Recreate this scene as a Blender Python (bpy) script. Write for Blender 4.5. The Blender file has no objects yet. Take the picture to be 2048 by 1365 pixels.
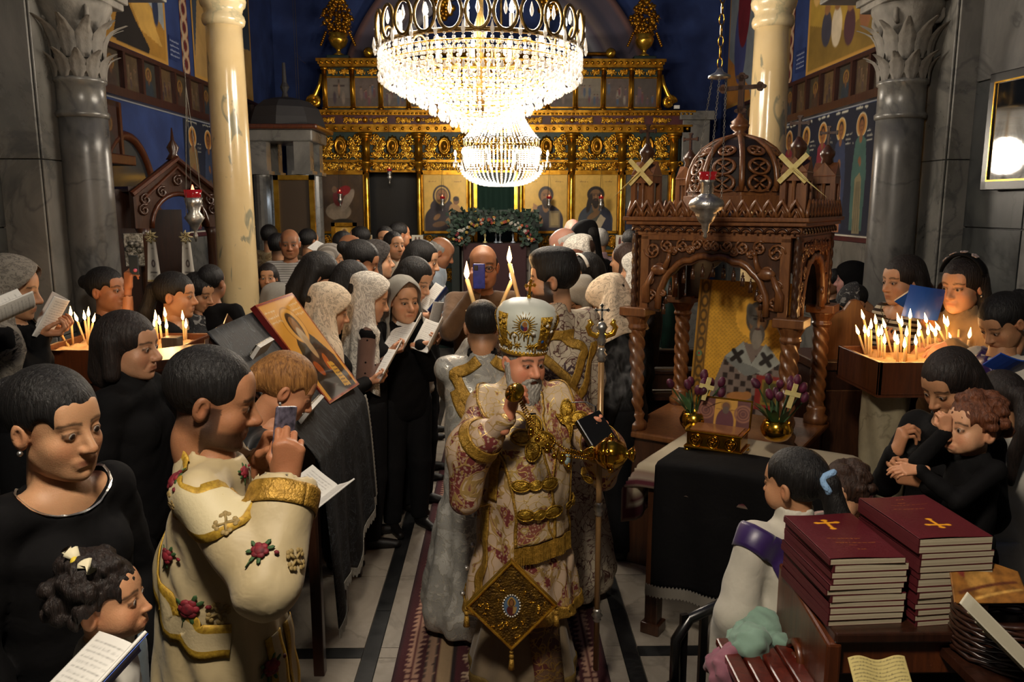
import bpy, math, random
import numpy as np
from mathutils import Vector, Matrix, Euler
from math import sin, cos, pi, radians, atan2, sqrt
random.seed(7); RNG = np.random.RandomState(7)
S = bpy.context.scene
COL = S.collection
# ---------------------------------------------------------------- camera, world, exposure
CAMZ, PITCH, YAW = 2.15, radians(9.67), radians(-0.86)
cam_d = bpy.data.cameras.new('camera'); cam_d.sensor_width = 36.0; cam_d.lens = 36.0 * 1600 / 2048
cam_d.clip_start = 0.05; cam_d.clip_end = 100
cam = bpy.data.objects.new('camera', cam_d); COL.objects.link(cam)
cam.location = (0, 0, CAMZ); cam.rotation_euler = (pi / 2 - PITCH, 0, YAW)
S.camera = cam
CR = Euler(cam.rotation_euler).to_matrix()
def at(px, py, d):
    """the world point seen at photo pixel (px, py) at forward distance d"""
    r = CR @ Vector(((px - 1024) / 1600, -(py - 682.5) / 1600, -1))
    r = r * (d / r.y)
    return Vector((r.x, r.y, CAMZ + r.z))
wd = bpy.data.worlds.new('world'); S.world = wd; wd.use_nodes = True
wd.node_tree.nodes['Background'].inputs[0].default_value = (0.05, 0.045, 0.04, 1)
wd.node_tree.nodes['Background'].inputs[1].default_value = 0.15
S.view_settings.view_transform = 'Standard'; S.view_settings.look = 'None'
S.view_settings.gamma = 1.0; S.view_settings.use_curve_mapping = False
S.view_settings.exposure = 0.0
PWA, PWB, PWC = 370, 240, 470   # watts of the three chandeliers
S.cycles.use_denoising = True; S.cycles.max_bounces = 4; S.cycles.transparent_max_bounces = 8; S.cycles.use_adaptive_sampling = True; S.cycles.adaptive_threshold = .04
S.cycles.volume_step_rate = 4; S.cycles.volume_max_steps = 48; S.cycles.volume_bounces = 0
S.cycles.sample_clamp_indirect = 4.0; S.cycles.caustics_reflective = False; S.cycles.caustics_refractive = False
def lamp(name, loc, watt, color, rad=.1):
    l = bpy.data.lights.new(name, 'POINT'); l.energy = watt; l.color = color; l.shadow_soft_size = rad
    o = bpy.data.objects.new(name, l); o.location = loc; COL.objects.link(o); return o
# ---------------------------------------------------------------- materials
MATS = {}
def hexc(h):
    h = h.lstrip('#'); c = [int(h[i:i + 2], 16) / 255 for i in (0, 2, 4)]
    return tuple(x / 12.92 if x <= .04045 else ((x + .055) / 1.055) ** 2.4 for x in c)
def cc(c): return hexc(c) if isinstance(c, str) else tuple(c)
class NT:
    def __init__(s, name):
        s.m = bpy.data.materials.new(name); s.m.use_nodes = True; s.t = s.m.node_tree
        s.b = s.t.nodes['Principled BSDF']; s.out = s.t.nodes['Material Output']
    def n(s, typ, ins=None, **props):
        nd = s.t.nodes.new('ShaderNode' + typ)
        for k, v in props.items(): setattr(nd, k, v)
        for k, v in (ins or {}).items(): s.set(nd, k, v)
        return nd
    def set(s, nd, k, v):
        i = nd.inputs[k]
        if hasattr(v, 'bl_idname') and not isinstance(v, bpy.types.NodeSocket): v = v.outputs[0]
        if isinstance(v, bpy.types.NodeSocket): s.t.links.new(v, i)
        else:
            if isinstance(v, tuple) and len(v) == 3 and i.type == 'RGBA': v = v + (1,)
            i.default_value = v
    def coord(s, attr=None, scale=(1, 1, 1), rot=(0, 0, 0)):
        if attr: src = s.n('Attribute', attribute_name=attr).outputs['Vector']
        else: src = s.n('TexCoord').outputs['Object']
        return s.n('Mapping', {0: src, 3: scale, 2: rot}).outputs[0]
    def noise(s, v, scale, det=3, rough=.5, dist=0):
        return s.n('TexNoise', {'Vector': v, 'Scale': scale, 'Detail': det, 'Roughness': rough, 'Distortion': dist}).outputs[0]
    def ramp(s, f, stops, interp='LINEAR'):
        r = s.n('ValToRGB', {0: f}); r.color_ramp.interpolation = interp
        el = r.color_ramp.elements
        while len(el) < len(stops): el.new(.5)
        for e, (p, c) in zip(el, stops):
            e.position = p; c = cc(c) if not isinstance(c, (int, float)) else (c, c, c); e.color = c + (1,)
        return r.outputs[0]
    def mix(s, f, a, b, typ='MIX'):
        m = s.n('Mix', data_type='RGBA', blend_type=typ)
        s.set(m, 0, f); s.set(m, 6, a if not isinstance(a, str) else cc(a)); s.set(m, 7, b if not isinstance(b, str) else cc(b))
        return m.outputs[2]
    def math(s, op, a, b=0.0):
        m = s.n('Math', {0: a, 1: b}, operation=op); return m.outputs[0]
    def bump(s, hgt, st=.3, dist=.01):
        b = s.n('Bump', {'Height': hgt, 'Strength': st, 'Distance': dist}); s.set(s.b, 'Normal', b.outputs[0])
    def fin(s, color=None, rough=.5, metal=0., spec=.5, **kw):
        if color is not None: s.set(s.b, 'Base Color', cc(color) if isinstance(color, (str, tuple)) else color)
        s.set(s.b, 'Roughness', rough); s.set(s.b, 'Metallic', metal); s.set(s.b, 'Specular IOR Level', spec)
        for k, v in kw.items(): s.set(s.b, k.replace('_', ' '), v)
        return s.m
def M(name, color, rough=.5, metal=0., c2=None, scale=8., det=3, bump=0., bscale=60., stretch=(1, 1, 1), attr=None, lo=.35, hi=.65, **kw):
    if name in MATS: return MATS[name]
    t = NT(name); v = t.coord(attr, stretch)
    col = cc(color)
    if c2 is not None: col = t.ramp(t.noise(v, scale, det), [(lo, color), (hi, c2)])
    if bump: t.bump(t.noise(v, bscale, 3), bump)
    MATS[name] = t.fin(col, rough, metal, **kw); return MATS[name]
def emis(name, color, st):
    if name in MATS: return MATS[name]
    t = NT(name); t.fin((0, 0, 0), 1.0); t.set(t.b, 'Emission Color', cc(color)); t.set(t.b, 'Emission Strength', st)
    MATS[name] = t.m; return t.m
def wood(name, c1, c2, rough=.35, scale=3., stretch=(12, 12, 1), coat=.3, bump=.08):
    if name in MATS: return MATS[name]
    t = NT(name); v = t.coord(None, stretch)
    n = t.noise(v, scale, 5, .6, 1.2)
    col = t.ramp(n, [(.3, c1), (.7, c2)]); t.bump(n, bump)
    MATS[name] = t.fin(col, rough, 0, Coat_Weight=coat, Coat_Roughness=.25); return MATS[name]
def marble(name, c1, c2, vein, scale=1.2, rough=.25):
    if name in MATS: return MATS[name]
    t = NT(name); v = t.coord()
    a = t.noise(v, scale * 2.2, 7, .7, .7); b = t.noise(v, scale * 1.3, 5, .55, .8)
    col = t.ramp(a, [(.36, c1), (.64, c2)]); col = t.mix(t.ramp(t.noise(t.coord(None, (1, 1, .35)), scale * 3, 4, .6, .5), [(.45, 0.), (.75, .55)]), col, cc(vein))
    vm = t.ramp(t.math('ABSOLUTE', t.math('SUBTRACT', b, .5)), [(0, 1.0), (.018, 0.0)])
    col = t.mix(t.math('MULTIPLY', vm, .55), col, cc(vein))
    MATS[name] = t.fin(col, t.ramp(a, [(.2, rough), (.8, rough + .2)]), 0); return MATS[name]
def vcol(name, rough=.5, metal=0., bump=0., bscale=80., **kw):
    if name in MATS: return MATS[name]
    t = NT(name); a = t.n('Attribute', attribute_name='col')
    if bump: t.bump(t.noise(t.coord(), bscale, 3), bump)
    MATS[name] = t.fin(a.outputs['Color'], rough, metal, **kw); return MATS[name]
def hairmat(name, c1, c2, stretch=(110, 110, 10), rough=.58):
    if name in MATS: return MATS[name]
    t = NT(name); v = t.coord(None, stretch); n = t.noise(v, 1.0, 4, .6, .6)
    t.bump(n, .9, .008); MATS[name] = t.fin(t.ramp(n, [(.3, c1), (.75, c2)]), rough, 0, spec=.35); return MATS[name]
def cloth(name, c1, c2=None, rough=.85, scale=6, weave=0., wscale=220, sheen=.15, spec=.25):
    if name in MATS: return MATS[name]
    t = NT(name); v = t.coord(); col = cc(c1)
    n = t.noise(v, scale, 4)
    col = t.ramp(n, [(.3, c1), (.7, c2 or c1)])
    t.bump(t.noise(v, 14, 3, .5, .4), .25 + weave, .02)
    MATS[name] = t.fin(col, rough, 0, spec=spec, Sheen_Weight=sheen); return MATS[name]
def brocade(name, ground, motif, line, sc=14., rough=.5, lw=.045, metal_line=.7, attr=None, fine=None, cover=.52):
    """woven damask: leafy cells of one colour on the ground, outlined by a metallic thread"""
    if name in MATS: return MATS[name]
    t = NT(name); v = t.coord(attr)
    w = t.n('VectorMath', {0: v, 1: t.n('TexNoise', {'Vector': v, 'Scale': sc * .55, 'Detail': 2}).outputs[1]}, operation='ADD').outputs[0]
    vo = t.n('TexVoronoi', {'Vector': w, 'Scale': sc}, feature='DISTANCE_TO_EDGE').outputs[0]
    n = t.noise(v, sc * .6, 3, .5, 2.2)
    m = t.ramp(n, [(cover - .02, 0.), (cover + .03, 1.)])
    if fine:
        ch = t.n('TexVoronoi', {'Vector': v, 'Scale': sc * 9}, feature='F1').outputs[0]
        m = t.math('MULTIPLY', m, t.ramp(ch, [(.32, .35), (.42, 1.)]))
    col = t.mix(m, cc(ground), cc(motif))
    l1 = t.ramp(vo, [(lw * .5, 1.), (lw, 0.)])
    l2 = t.ramp(t.math('ABSOLUTE', t.math('SUBTRACT', n, cover)), [(.008, 1.), (.02, 0.)])
    l = t.math('MAXIMUM', l1, l2)
    col = t.mix(l, col, cc(line)); t.bump(l, .35, .004)
    MATS[name] = t.fin(col, t.ramp(l, [(0, rough), (1, .35 if metal_line > .3 else rough)]), t.math('MULTIPLY', l, metal_line), spec=.3)
    return MATS[name]
def lace(name, color, sc=26., hole=.5, rough=.8, base=.78):
    if name in MATS: return MATS[name]
    t = NT(name); v = t.coord('uvw')
    w = t.n('VectorMath', {0: v, 1: t.n('TexNoise', {'Vector': v, 'Scale': sc * .4, 'Detail': 2}).outputs[1]}, operation='ADD').outputs[0]
    vo = t.n('TexVoronoi', {'Vector': w, 'Scale': sc}, feature='DISTANCE_TO_EDGE').outputs[0]
    n = t.noise(v, sc * .9, 3, .5, 2.)
    a = t.math('MAXIMUM', t.ramp(vo, [(.03, 1.), (.07, 0.)]), t.ramp(n, [(hole - .02, 0.), (hole + .02, 1.)]))
    fi = t.n('TexVoronoi', {'Vector': v, 'Scale': sc * 7}, feature='DISTANCE_TO_EDGE').outputs[0]
    a = t.math('MAXIMUM', a, t.math('MULTIPLY', t.ramp(fi, [(.1, 1.), (.3, .2)]), base))
    t.bump(a, .3, .003)
    MATS[name] = t.fin(color, rough, 0, spec=.2, Alpha=a); return MATS[name]
# ---------------------------------------------------------------- meshes and objects
def mesh_data(name, V, F, mats, smooth=True, attrs=None, mi=None):
    me = bpy.data.meshes.new(name)
    V = np.asarray(V, dtype=np.float32)
    if isinstance(F, np.ndarray):
        nf, k = F.shape
        me.vertices.add(len(V)); me.vertices.foreach_set('co', V.ravel())
        me.loops.add(nf * k); me.loops.foreach_set('vertex_index', F.astype(np.int32).ravel())
        me.polygons.add(nf); me.polygons.foreach_set('loop_start', np.arange(0, nf * k, k, dtype=np.int32))
        me.update(calc_edges=True)
    else: me.from_pydata(V.tolist(), [], F)
    if smooth: me.polygons.foreach_set('use_smooth', np.ones(len(me.polygons), bool))
    for k, a in (attrs or {}).items():
        a = np.asarray(a, dtype=np.float32)
        if a.shape[1] == 4: me.attributes.new(k, 'FLOAT_COLOR', 'POINT').data.foreach_set('color', a.ravel())
        else: me.attributes.new(k, 'FLOAT_VECTOR', 'POINT').data.foreach_set('vector', a.ravel())
    for m in (mats if isinstance(mats, (list, tuple)) else [mats]): me.materials.append(m)
    if mi is not None: me.polygons.foreach_set('material_index', np.asarray(mi, np.int32))
    return me
def tag(o, label=None, cat=None, group=None, kind=None):
    if label: o['label'] = label
    if cat: o['category'] = cat
    if group: o['group'] = group
    if kind: o['kind'] = kind
    return o
def link(name, me, parent=None, loc=None, rot=None, scale=None):
    o = bpy.data.objects.new(name, me); COL.objects.link(o)
    if parent: o.parent = parent
    if loc is not None: o.location = loc
    if rot is not None: o.rotation_euler = rot
    if scale is not None: o.scale = scale
    return o
def obj(name, shp, mat, parent=None, smooth=False, bev=0, attrs=None, loc=None, rot=None, mi=None, **tg):
    V, F = shp[0], shp[1]
    if len(shp) > 2 and attrs is None: attrs = shp[2]
    o = link(name, mesh_data(name, V, F, mat, smooth, attrs, mi), parent, loc, rot)
    if bev:
        b = o.modifiers.new('bevel', 'BEVEL'); b.width = bev; b.segments = 2; b.limit_method = 'ANGLE'
    if tg: tag(o, **tg)
    return o
def empty(name, loc, rz=0, **tg):
    o = bpy.data.objects.new(name, None); COL.objects.link(o); o.location = loc; o.rotation_euler = (0, 0, rz)
    o.empty_display_size = .05
    return tag(o, **tg)
def struct(name, shp, mat, **k):
    return obj(name, shp, mat, kind='structure', **k)
def copy_tree(o, parent=None, loc=None, rot=None):
    c = o.copy(); COL.objects.link(c)
    if parent: c.parent = parent
    if loc is not None: c.location = loc
    if rot is not None: c.rotation_euler = rot
    for ch in o.children: copy_tree(ch, c)
    return c
def join(*sh):
    Vs, Fs, n = [], [], 0
    for s in sh:
        V = np.asarray(s[0], float).reshape(-1, 3); Vs.append(V)
        Fs += [tuple(int(i) + n for i in f) for f in s[1]]; n += len(V)
    return np.vstack(Vs), Fs
def xf(shp, loc=(0, 0, 0), rot=(0, 0, 0), sc=1.):
    m = np.array(Euler(rot).to_matrix()); V = np.asarray(shp[0], float) * sc
    return (V @ m.T + np.array(loc),) + tuple(shp[1:])
def xfm(shp, m, loc=(0, 0, 0), sc=1.):
    return ((np.asarray(shp[0], float) * sc) @ np.array(m).T + np.array(loc),) + tuple(shp[1:])
def box(c, s):
    x, y, z = [q / 2 for q in s]
    V = [(c[0] + a * x, c[1] + b * y, c[2] + d * z) for a in (-1, 1) for b in (-1, 1) for d in (-1, 1)]
    return np.array(V), [(0, 1, 3, 2), (4, 6, 7, 5), (0, 4, 5, 1), (2, 3, 7, 6), (0, 2, 6, 4), (1, 5, 7, 3)]
def bx(x0, x1, y0, y1, z0, z1):
    return box(((x0 + x1) / 2, (y0 + y1) / 2, (z0 + z1) / 2), (x1 - x0, y1 - y0, z1 - z0))
def lathe(prof, n=24, c=(0, 0, 0), fl=None):
    """revolve [(r, z)] about z; fl(theta, k) scales the radius"""
    V, F = [], []
    for k, (r, z) in enumerate(prof):
        for i in range(n):
            a = 2 * pi * i / n; rr = max(r, 1e-4) * (fl(a, k) if fl else 1)
            V.append((c[0] + rr * cos(a), c[1] + rr * sin(a), c[2] + z))
    for k in range(len(prof) - 1):
        for i in range(n):
            j = (i + 1) % n; F.append((k * n + i, k * n + j, (k + 1) * n + j, (k + 1) * n + i))
    F.append(tuple(range(n - 1, -1, -1))); F.append(tuple(range((len(prof) - 1) * n, len(prof) * n)))
    return np.array(V), F
def tube(P, r, n=8, flat=1., caps=True, closed=False):
    P = [Vector(p) for p in P]; m = len(P); V, F = [], []
    rs = r if isinstance(r, (list, tuple)) else [r] * m
    up = None
    for i in range(m):
        if closed: t = P[(i + 1) % m] - P[i - 1]
        else: t = (P[min(i + 1, m - 1)] - P[max(i - 1, 0)])
        t = t.normalized() if t.length > 1e-9 else Vector((0, 0, 1))
        if up is None: up = Vector((0, 0, 1)) if abs(t.z) < .9 else Vector((1, 0, 0))
        u = (up - t * up.dot(t)).normalized(); up = u; w = t.cross(u)
        for k in range(n):
            a = 2 * pi * k / n; q = P[i] + (u * cos(a) * flat + w * sin(a)) * rs[i]; V.append(tuple(q))
    for i in range(m if closed else m - 1):
        a, b = i * n, ((i + 1) % m) * n
        for k in range(n):
            j = (k + 1) % n; F.append((a + k, a + j, b + j, b + k))
    if caps and not closed: F.append(tuple(range(n - 1, -1, -1))); F.append(tuple(range((m - 1) * n, m * n)))
    return np.array(V), F
def prism(poly, t, plane='xz', y=0.):
    """extrude a 2-D outline by thickness t, centred on y"""
    n = len(poly); V = []
    for s in (-.5, .5):
        for a, b in poly:
            V.append({'xz': (a, y + s * t, b), 'xy': (a, b, y + s * t), 'yz': (y + s * t, a, b)}[plane])
    F = [tuple(range(n)), tuple(range(2 * n - 1, n - 1, -1))] + [(i, i + n, (i + 1) % n + n, (i + 1) % n) for i in range(n)]
    return np.array(V), F
def grid(fn, nu, nv, uv=(1, 1), close_u=False):
    """surface fn(u, v) with u, v in 0..1; carries uvw in metres (uv = its size)"""
    V, U = [], []
    for j in range(nv + 1):
        for i in range(nu + (0 if close_u else 1)):
            u, v = i / nu, j / nv; V.append(tuple(fn(u, v))); U.append((u * uv[0], v * uv[1], 0))
    w = nu if close_u else nu + 1; F = []
    for j in range(nv):
        for i in range(nu):
            k = (i + 1) % w; F.append((j * w + i, j * w + k, (j + 1) * w + k, (j + 1) * w + i))
    return np.array(V), F, {'uvw': np.array(U)}
def sphere(c, r, n=12, m=8):
    r = (r, r, r) if isinstance(r, (int, float)) else r
    P = [(sin(pi * k / m), -cos(pi * k / m)) for k in range(m + 1)]
    V, F = lathe(P, n); return V * np.array(r) + np.array(c), F
def thick(o, t, off=0.):
    m = o.modifiers.new('thickness', 'SOLIDIFY'); m.thickness = t; m.offset = off; return o
def look(d, up=(0, 0, 1)):
    """rotation matrix whose +Y is d and whose +Z leans to up"""
    y = Vector(d).normalized(); x = y.cross(Vector(up))
    x = x.normalized() if x.length > 1e-6 else Vector((1, 0, 0)); z = x.cross(y)
    return Matrix((x, y, z)).transposed()
# ---------------------------------------------------------------- distance-field surfaces (bodies, hair, robes)
def surfnet(F, lo, h):
    Sg = F < 0; n = np.array(F.shape) - 1
    cs = [(i, j, k) for i in (0, 1) for j in (0, 1) for k in (0, 1)]
    cnt = sum(Sg[i:i + n[0], j:j + n[1], k:k + n[2]].astype(np.int8) for i, j, k in cs)
    mx = (cnt > 0) & (cnt < 8); idx = np.argwhere(mx); m = len(idx)
    vid = -np.ones(n, np.int64); vid[mx] = np.arange(m)
    P = np.zeros((m, 3)); W = np.zeros(m)
    for a in cs:
        for ax in range(3):
            if a[ax]: continue
            b = list(a); b[ax] = 1
            va = F[idx[:, 0] + a[0], idx[:, 1] + a[1], idx[:, 2] + a[2]]; vb = F[idx[:, 0] + b[0], idx[:, 1] + b[1], idx[:, 2] + b[2]]
            x = (va < 0) != (vb < 0); t = np.where(x, va / np.where(x, va - vb, 1), 0)
            p = np.tile(np.array(a, float), (m, 1)); p[:, ax] = t
            P += p * x[:, None]; W += x
    V = np.array(lo) + h * (idx + P / np.maximum(W, 1)[:, None])
    Q = []
    for ax in range(3):
        u, v = (ax + 1) % 3, (ax + 2) % 3
        sl0 = [slice(None)] * 3; sl1 = [slice(None)] * 3; sl0[ax] = slice(0, -1); sl1[ax] = slice(1, None)
        A, B = Sg[tuple(sl0)], Sg[tuple(sl1)]
        e = np.argwhere(A != B)
        ok = (e[:, u] > 0) & (e[:, u] < F.shape[u] - 1) & (e[:, v] > 0) & (e[:, v] < F.shape[v] - 1); e = e[ok]
        ins = A[e[:, 0], e[:, 1], e[:, 2]]
        eu = np.zeros(3, int); eu[u] = 1; ev = np.zeros(3, int); ev[v] = 1
        g = lambda q: vid[q[:, 0], q[:, 1], q[:, 2]]
        q = np.stack([g(e - eu - ev), g(e - ev), g(e), g(e - eu)], 1)
        q[~ins] = q[~ins][:, ::-1]; Q.append(q)
    return V, np.vstack(Q)
class SDF:
    def __init__(s, lo, hi, h):
        s.h = h; s.lo = np.array(lo, float) - 2 * h
        n = np.ceil((np.array(hi, float) + 2 * h - s.lo) / h).astype(int) + 1
        s.ax = [s.lo[i] + h * np.arange(n[i]) for i in range(3)]; s.F = np.full(tuple(n), .5, np.float32)
    def win(s, lo, hi):
        sl = []
        for i in range(3):
            a = int(max(0, math.floor((lo[i] - s.lo[i]) / s.h))); b = int(min(s.F.shape[i], math.ceil((hi[i] - s.lo[i]) / s.h) + 1))
            if b <= a: return None, None
            sl.append(slice(a, b))
        X = s.ax[0][sl[0]][:, None, None]; Y = s.ax[1][sl[1]][None, :, None]; Z = s.ax[2][sl[2]][None, None, :]
        return tuple(sl), (X, Y, Z)
    def ap(s, sl, D, k, op):
        A = s.F[sl]; D = D.astype(np.float32)
        if op == 'u':
            if k > 0:
                t = np.clip(.5 + .5 * (A - D) / k, 0, 1); s.F[sl] = A + (D - A) * t - k * t * (1 - t)
            else: s.F[sl] = np.minimum(A, D)
        else:
            if k > 0:
                t = np.clip(.5 - .5 * (A + D) / k, 0, 1); s.F[sl] = A + (-D - A) * t + k * t * (1 - t)
            else: s.F[sl] = np.maximum(A, -D)
    def cap(s, a, b, ra, rb=None, k=.02, op='u', sx=1.):
        a = np.array(a, float); b = np.array(b, float); rb = ra if rb is None else rb
        m = max(ra, rb) * max(1, 1) + max(k, 3 * s.h)
        sl, g = s.win(np.minimum(a, b) - m, np.maximum(a, b) + m)
        if sl is None: return s
        ba = b - a; L = float(ba @ ba) + 1e-12
        p = [g[i] - a[i] for i in range(3)]
        t = np.clip((p[0] * ba[0] + p[1] * ba[1] + p[2] * ba[2]) / L, 0, 1)
        D = np.sqrt((p[0] - ba[0] * t) ** 2 + (p[1] - ba[1] * t) ** 2 + (p[2] - ba[2] * t) ** 2) - (ra + (rb - ra) * t)
        s.ap(sl, D, k, op); return s
    def ell(s, c, r, k=.02, op='u', rot=None):
        c = np.array(c, float); r = np.array(r, float); m = float(r.max()) + max(k, 3 * s.h)
        sl, g = s.win(c - m, c + m)
        if sl is None: return s
        p = [g[i] - c[i] for i in range(3)]
        if rot is not None:
            R = np.array(Euler(rot).to_matrix()); p = [R[0, i] * p[0] + R[1, i] * p[1] + R[2, i] * p[2] for i in range(3)]
        k0 = np.sqrt(sum((p[i] / r[i]) ** 2 for i in range(3))); k1 = np.sqrt(sum((p[i] / r[i] ** 2) ** 2 for i in range(3))) + 1e-9
        s.ap(sl, k0 * (k0 - 1) / k1, k, op); return s
    def plane(s, p, n, k=0.):
        """keep only the side n points away from"""
        n = np.array(n, float); n /= np.linalg.norm(n)
        D = (s.ax[0][:, None, None] - p[0]) * n[0] + (s.ax[1][None, :, None] - p[1]) * n[1] + (s.ax[2][None, None, :] - p[2]) * n[2]
        s.F = np.maximum(s.F, D.astype(np.float32)); return s
    def disp(s, fn):
        s.F = s.F + fn(s.ax[0][:, None, None], s.ax[1][None, :, None], s.ax[2][None, None, :]).astype(np.float32); return s
    def mesh(s): return surfnet(s.F, s.lo, s.h)
    def val(s, P):
        q = (np.asarray(P) - s.lo) / s.h; n = np.array(s.F.shape)
        q = np.clip(q, 0, n - 1.001); i = q.astype(int); f = q - i; out = 0
        for a in (0, 1):
            for b in (0, 1):
                for c in (0, 1):
                    w = (f[:, 0] if a else 1 - f[:, 0]) * (f[:, 1] if b else 1 - f[:, 1]) * (f[:, 2] if c else 1 - f[:, 2])
                    out = out + w * s.F[i[:, 0] + a, i[:, 1] + b, i[:, 2] + c]
        return out
    def grad(s, P):
        e = s.h; G = np.stack([s.val(P + e * np.eye(3)[i]) - s.val(P - e * np.eye(3)[i]) for i in range(3)], 1)
        return G / np.maximum(np.linalg.norm(G, axis=1, keepdims=True), s.h * .5)
    def proj(s, P, off=.003, it=5):
        P = np.asarray(P, float).copy()
        for _ in range(it): P -= s.grad(P) * np.clip(s.val(P) - off, -.03, .03)[:, None] * .9
        return P
    def band(s, path, width, off=.004, n=60, m=6, t=.004, up=None):
        """a strip of cloth laid along a path over this surface"""
        P = np.array(path, float); d = np.r_[0, np.cumsum(np.linalg.norm(np.diff(P, axis=0), axis=1))]
        q = np.linspace(0, d[-1], n + 1); C = np.stack([np.interp(q, d, P[:, i]) for i in range(3)], 1)
        for _ in range(3): C[1:-1] = (C[:-2] + 2 * C[1:-1] + C[2:]) / 4
        C = s.proj(C, off); T = np.gradient(C, axis=0); Nn = s.grad(C); B = np.cross(T, Nn); B /= np.linalg.norm(B, axis=1, keepdims=True) + 1e-9
        w = width if np.ndim(width) else np.full(n + 1, width)
        V = np.concatenate([s.proj(C + B * (w * (j / m - .5))[:, None], off, 4)[:, None] for j in range(m + 1)], 1).reshape(-1, 3)
        U = np.array([(j / m * float(np.mean(w)), q[i], 0) for i in range(n + 1) for j in range(m + 1)])
        F = [(i * (m + 1) + j, i * (m + 1) + j + 1, (i + 1) * (m + 1) + j + 1, (i + 1) * (m + 1) + j) for i in range(n) for j in range(m)]
        return V, F, {'uvw': U}
    def stick(s, shp, c, d=(0, 0, 1), sc=1., off=.004):
        """lay a small relief shape (x, y in its plane, z out) on this surface at c"""
        c = s.proj(np.array([c], float), 0, 14)[0]; nn = s.grad(np.array([c]))[0]
        y = np.array(d, float) - nn * (np.array(d) @ nn); y /= np.linalg.norm(y) + 1e-9; x = np.cross(y, nn)
        V = np.asarray(shp[0], float) * sc; W = c + V[:, :1] * x + V[:, 1:2] * y
        W = s.proj(W, off, 6); W = W + s.grad(W) * V[:, 2:3]
        return (W,) + tuple(shp[1:])
# ---------------------------------------------------------------- flat painting (icons, murals, pages) as vertex colour
class Canvas:
    def __init__(s, w, h, nx, ny, base):
        s.w, s.h, s.nx, s.ny = w, h, nx, ny
        x, y = np.meshgrid(np.linspace(0, 1, nx + 1), np.linspace(0, 1, ny + 1)); s.x = x.ravel(); s.y = y.ravel()
        s.c = np.tile(np.array(cc(base)), (len(s.x), 1)); s.px = 1. / nx; s.py = 1. / ny
    def put(s, m, col, a=1.):
        m = (np.clip(m, 0, 1) * a)[:, None]; s.c = s.c * (1 - m) + np.array(cc(col)) * m; return s
    def ell(s, cx, cy, rx, ry, col, rot=0., a=1.):
        X, Y = (s.x - cx) * s.w, (s.y - cy) * s.h; c, d = cos(rot), sin(rot); X, Y = X * c + Y * d, -X * d + Y * c
        r = np.hypot(X / (rx * s.w), Y / (ry * s.h)); return s.put((1 - r) * min(rx / s.px, ry / s.py) + .5, col, a)
    def ring(s, cx, cy, rx, ry, wd, col):
        r = np.hypot((s.x - cx) / rx, (s.y - cy) / ry); return s.put((wd - abs(1 - r)) * rx / s.px + .5, col)
    def poly(s, pts, col, a=1.):
        ins = np.zeros(len(s.x), bool); n = len(pts)
        for i in range(n):
            (x1, y1), (x2, y2) = pts[i], pts[(i + 1) % n]
            if y1 == y2: continue
            ins ^= ((y1 > s.y) != (y2 > s.y)) & (s.x < (x2 - x1) * (s.y - y1) / (y2 - y1) + x1)
        return s.put(ins.astype(float), col, a)
    def line(s, p, q, wd, col, a=1.):
        ax, ay = s.x - p[0], s.y - p[1]; bx_, by = (q[0] - p[0]) * s.w, (q[1] - p[1]) * s.h
        ax, ay = ax * s.w, ay * s.h; t = np.clip((ax * bx_ + ay * by) / (bx_ ** 2 + by ** 2 + 1e-12), 0, 1)
        d = np.hypot(ax - bx_ * t, ay - by * t); return s.put((wd * s.w / 2 - d) / (s.px * s.w) + .5, col, a)
    def rect(s, x0, y0, x1, y1, col, a=1.):
        m = np.minimum(np.minimum(s.x - x0, x1 - s.x) / s.px, np.minimum(s.y - y0, y1 - s.y) / s.py) + .5; return s.put(m, col, a)
    def scribble(s, x0, x1, y, hgt, col, seed=0, a=.9):
        """a line of small cursive strokes, too small to read"""
        r = random.Random(seed); x = x0
        while x < x1:
            L = r.uniform(.02, .06)
            s.line((x, y), (min(x + L, x1), y + r.uniform(-.2, .2) * hgt), hgt * .35, col, a)
            if r.random() < .7: s.line((x + L * .5, y), (x + L * .6, y + hgt * r.choice((-.6, .8))), hgt * .3, col, a)
            x += L + r.uniform(.008, .025)
        return s
    def mottle(s, amt=.15, sc=6., seed=1):
        r = np.random.RandomState(seed); f = 0
        for o in range(4):
            k = sc * 2 ** o; a, b, c, d = r.rand(4) * 6; f = f + (np.sin(s.x * k * s.w / s.h + a + 2 * np.sin(s.y * k * .7 + b)) * np.sin(s.y * k + c + 2 * np.sin(s.x * k * .8 + d))) / 1.6 ** o
        s.c = np.clip(s.c * (1 + amt * f)[:, None], 0, 1); return s
    def shape(s, at_fn=None, bow=0.):
        """mesh in the x-z plane, facing -y, lower left corner at the origin"""
        V = np.stack([s.x * s.w, np.zeros(len(s.x)) + bow, s.y * s.h], 1) if at_fn is None else np.array([at_fn(a, b) for a, b in zip(s.x, s.y)])
        n = s.nx + 1; i, j = np.meshgrid(np.arange(s.nx), np.arange(s.ny)); k = (j * n + i).ravel()
        F = np.stack([k, k + 1, k + 1 + n, k + n], 1)
        return V, F, {'col': np.c_[s.c, np.ones(len(s.c))]}
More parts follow.
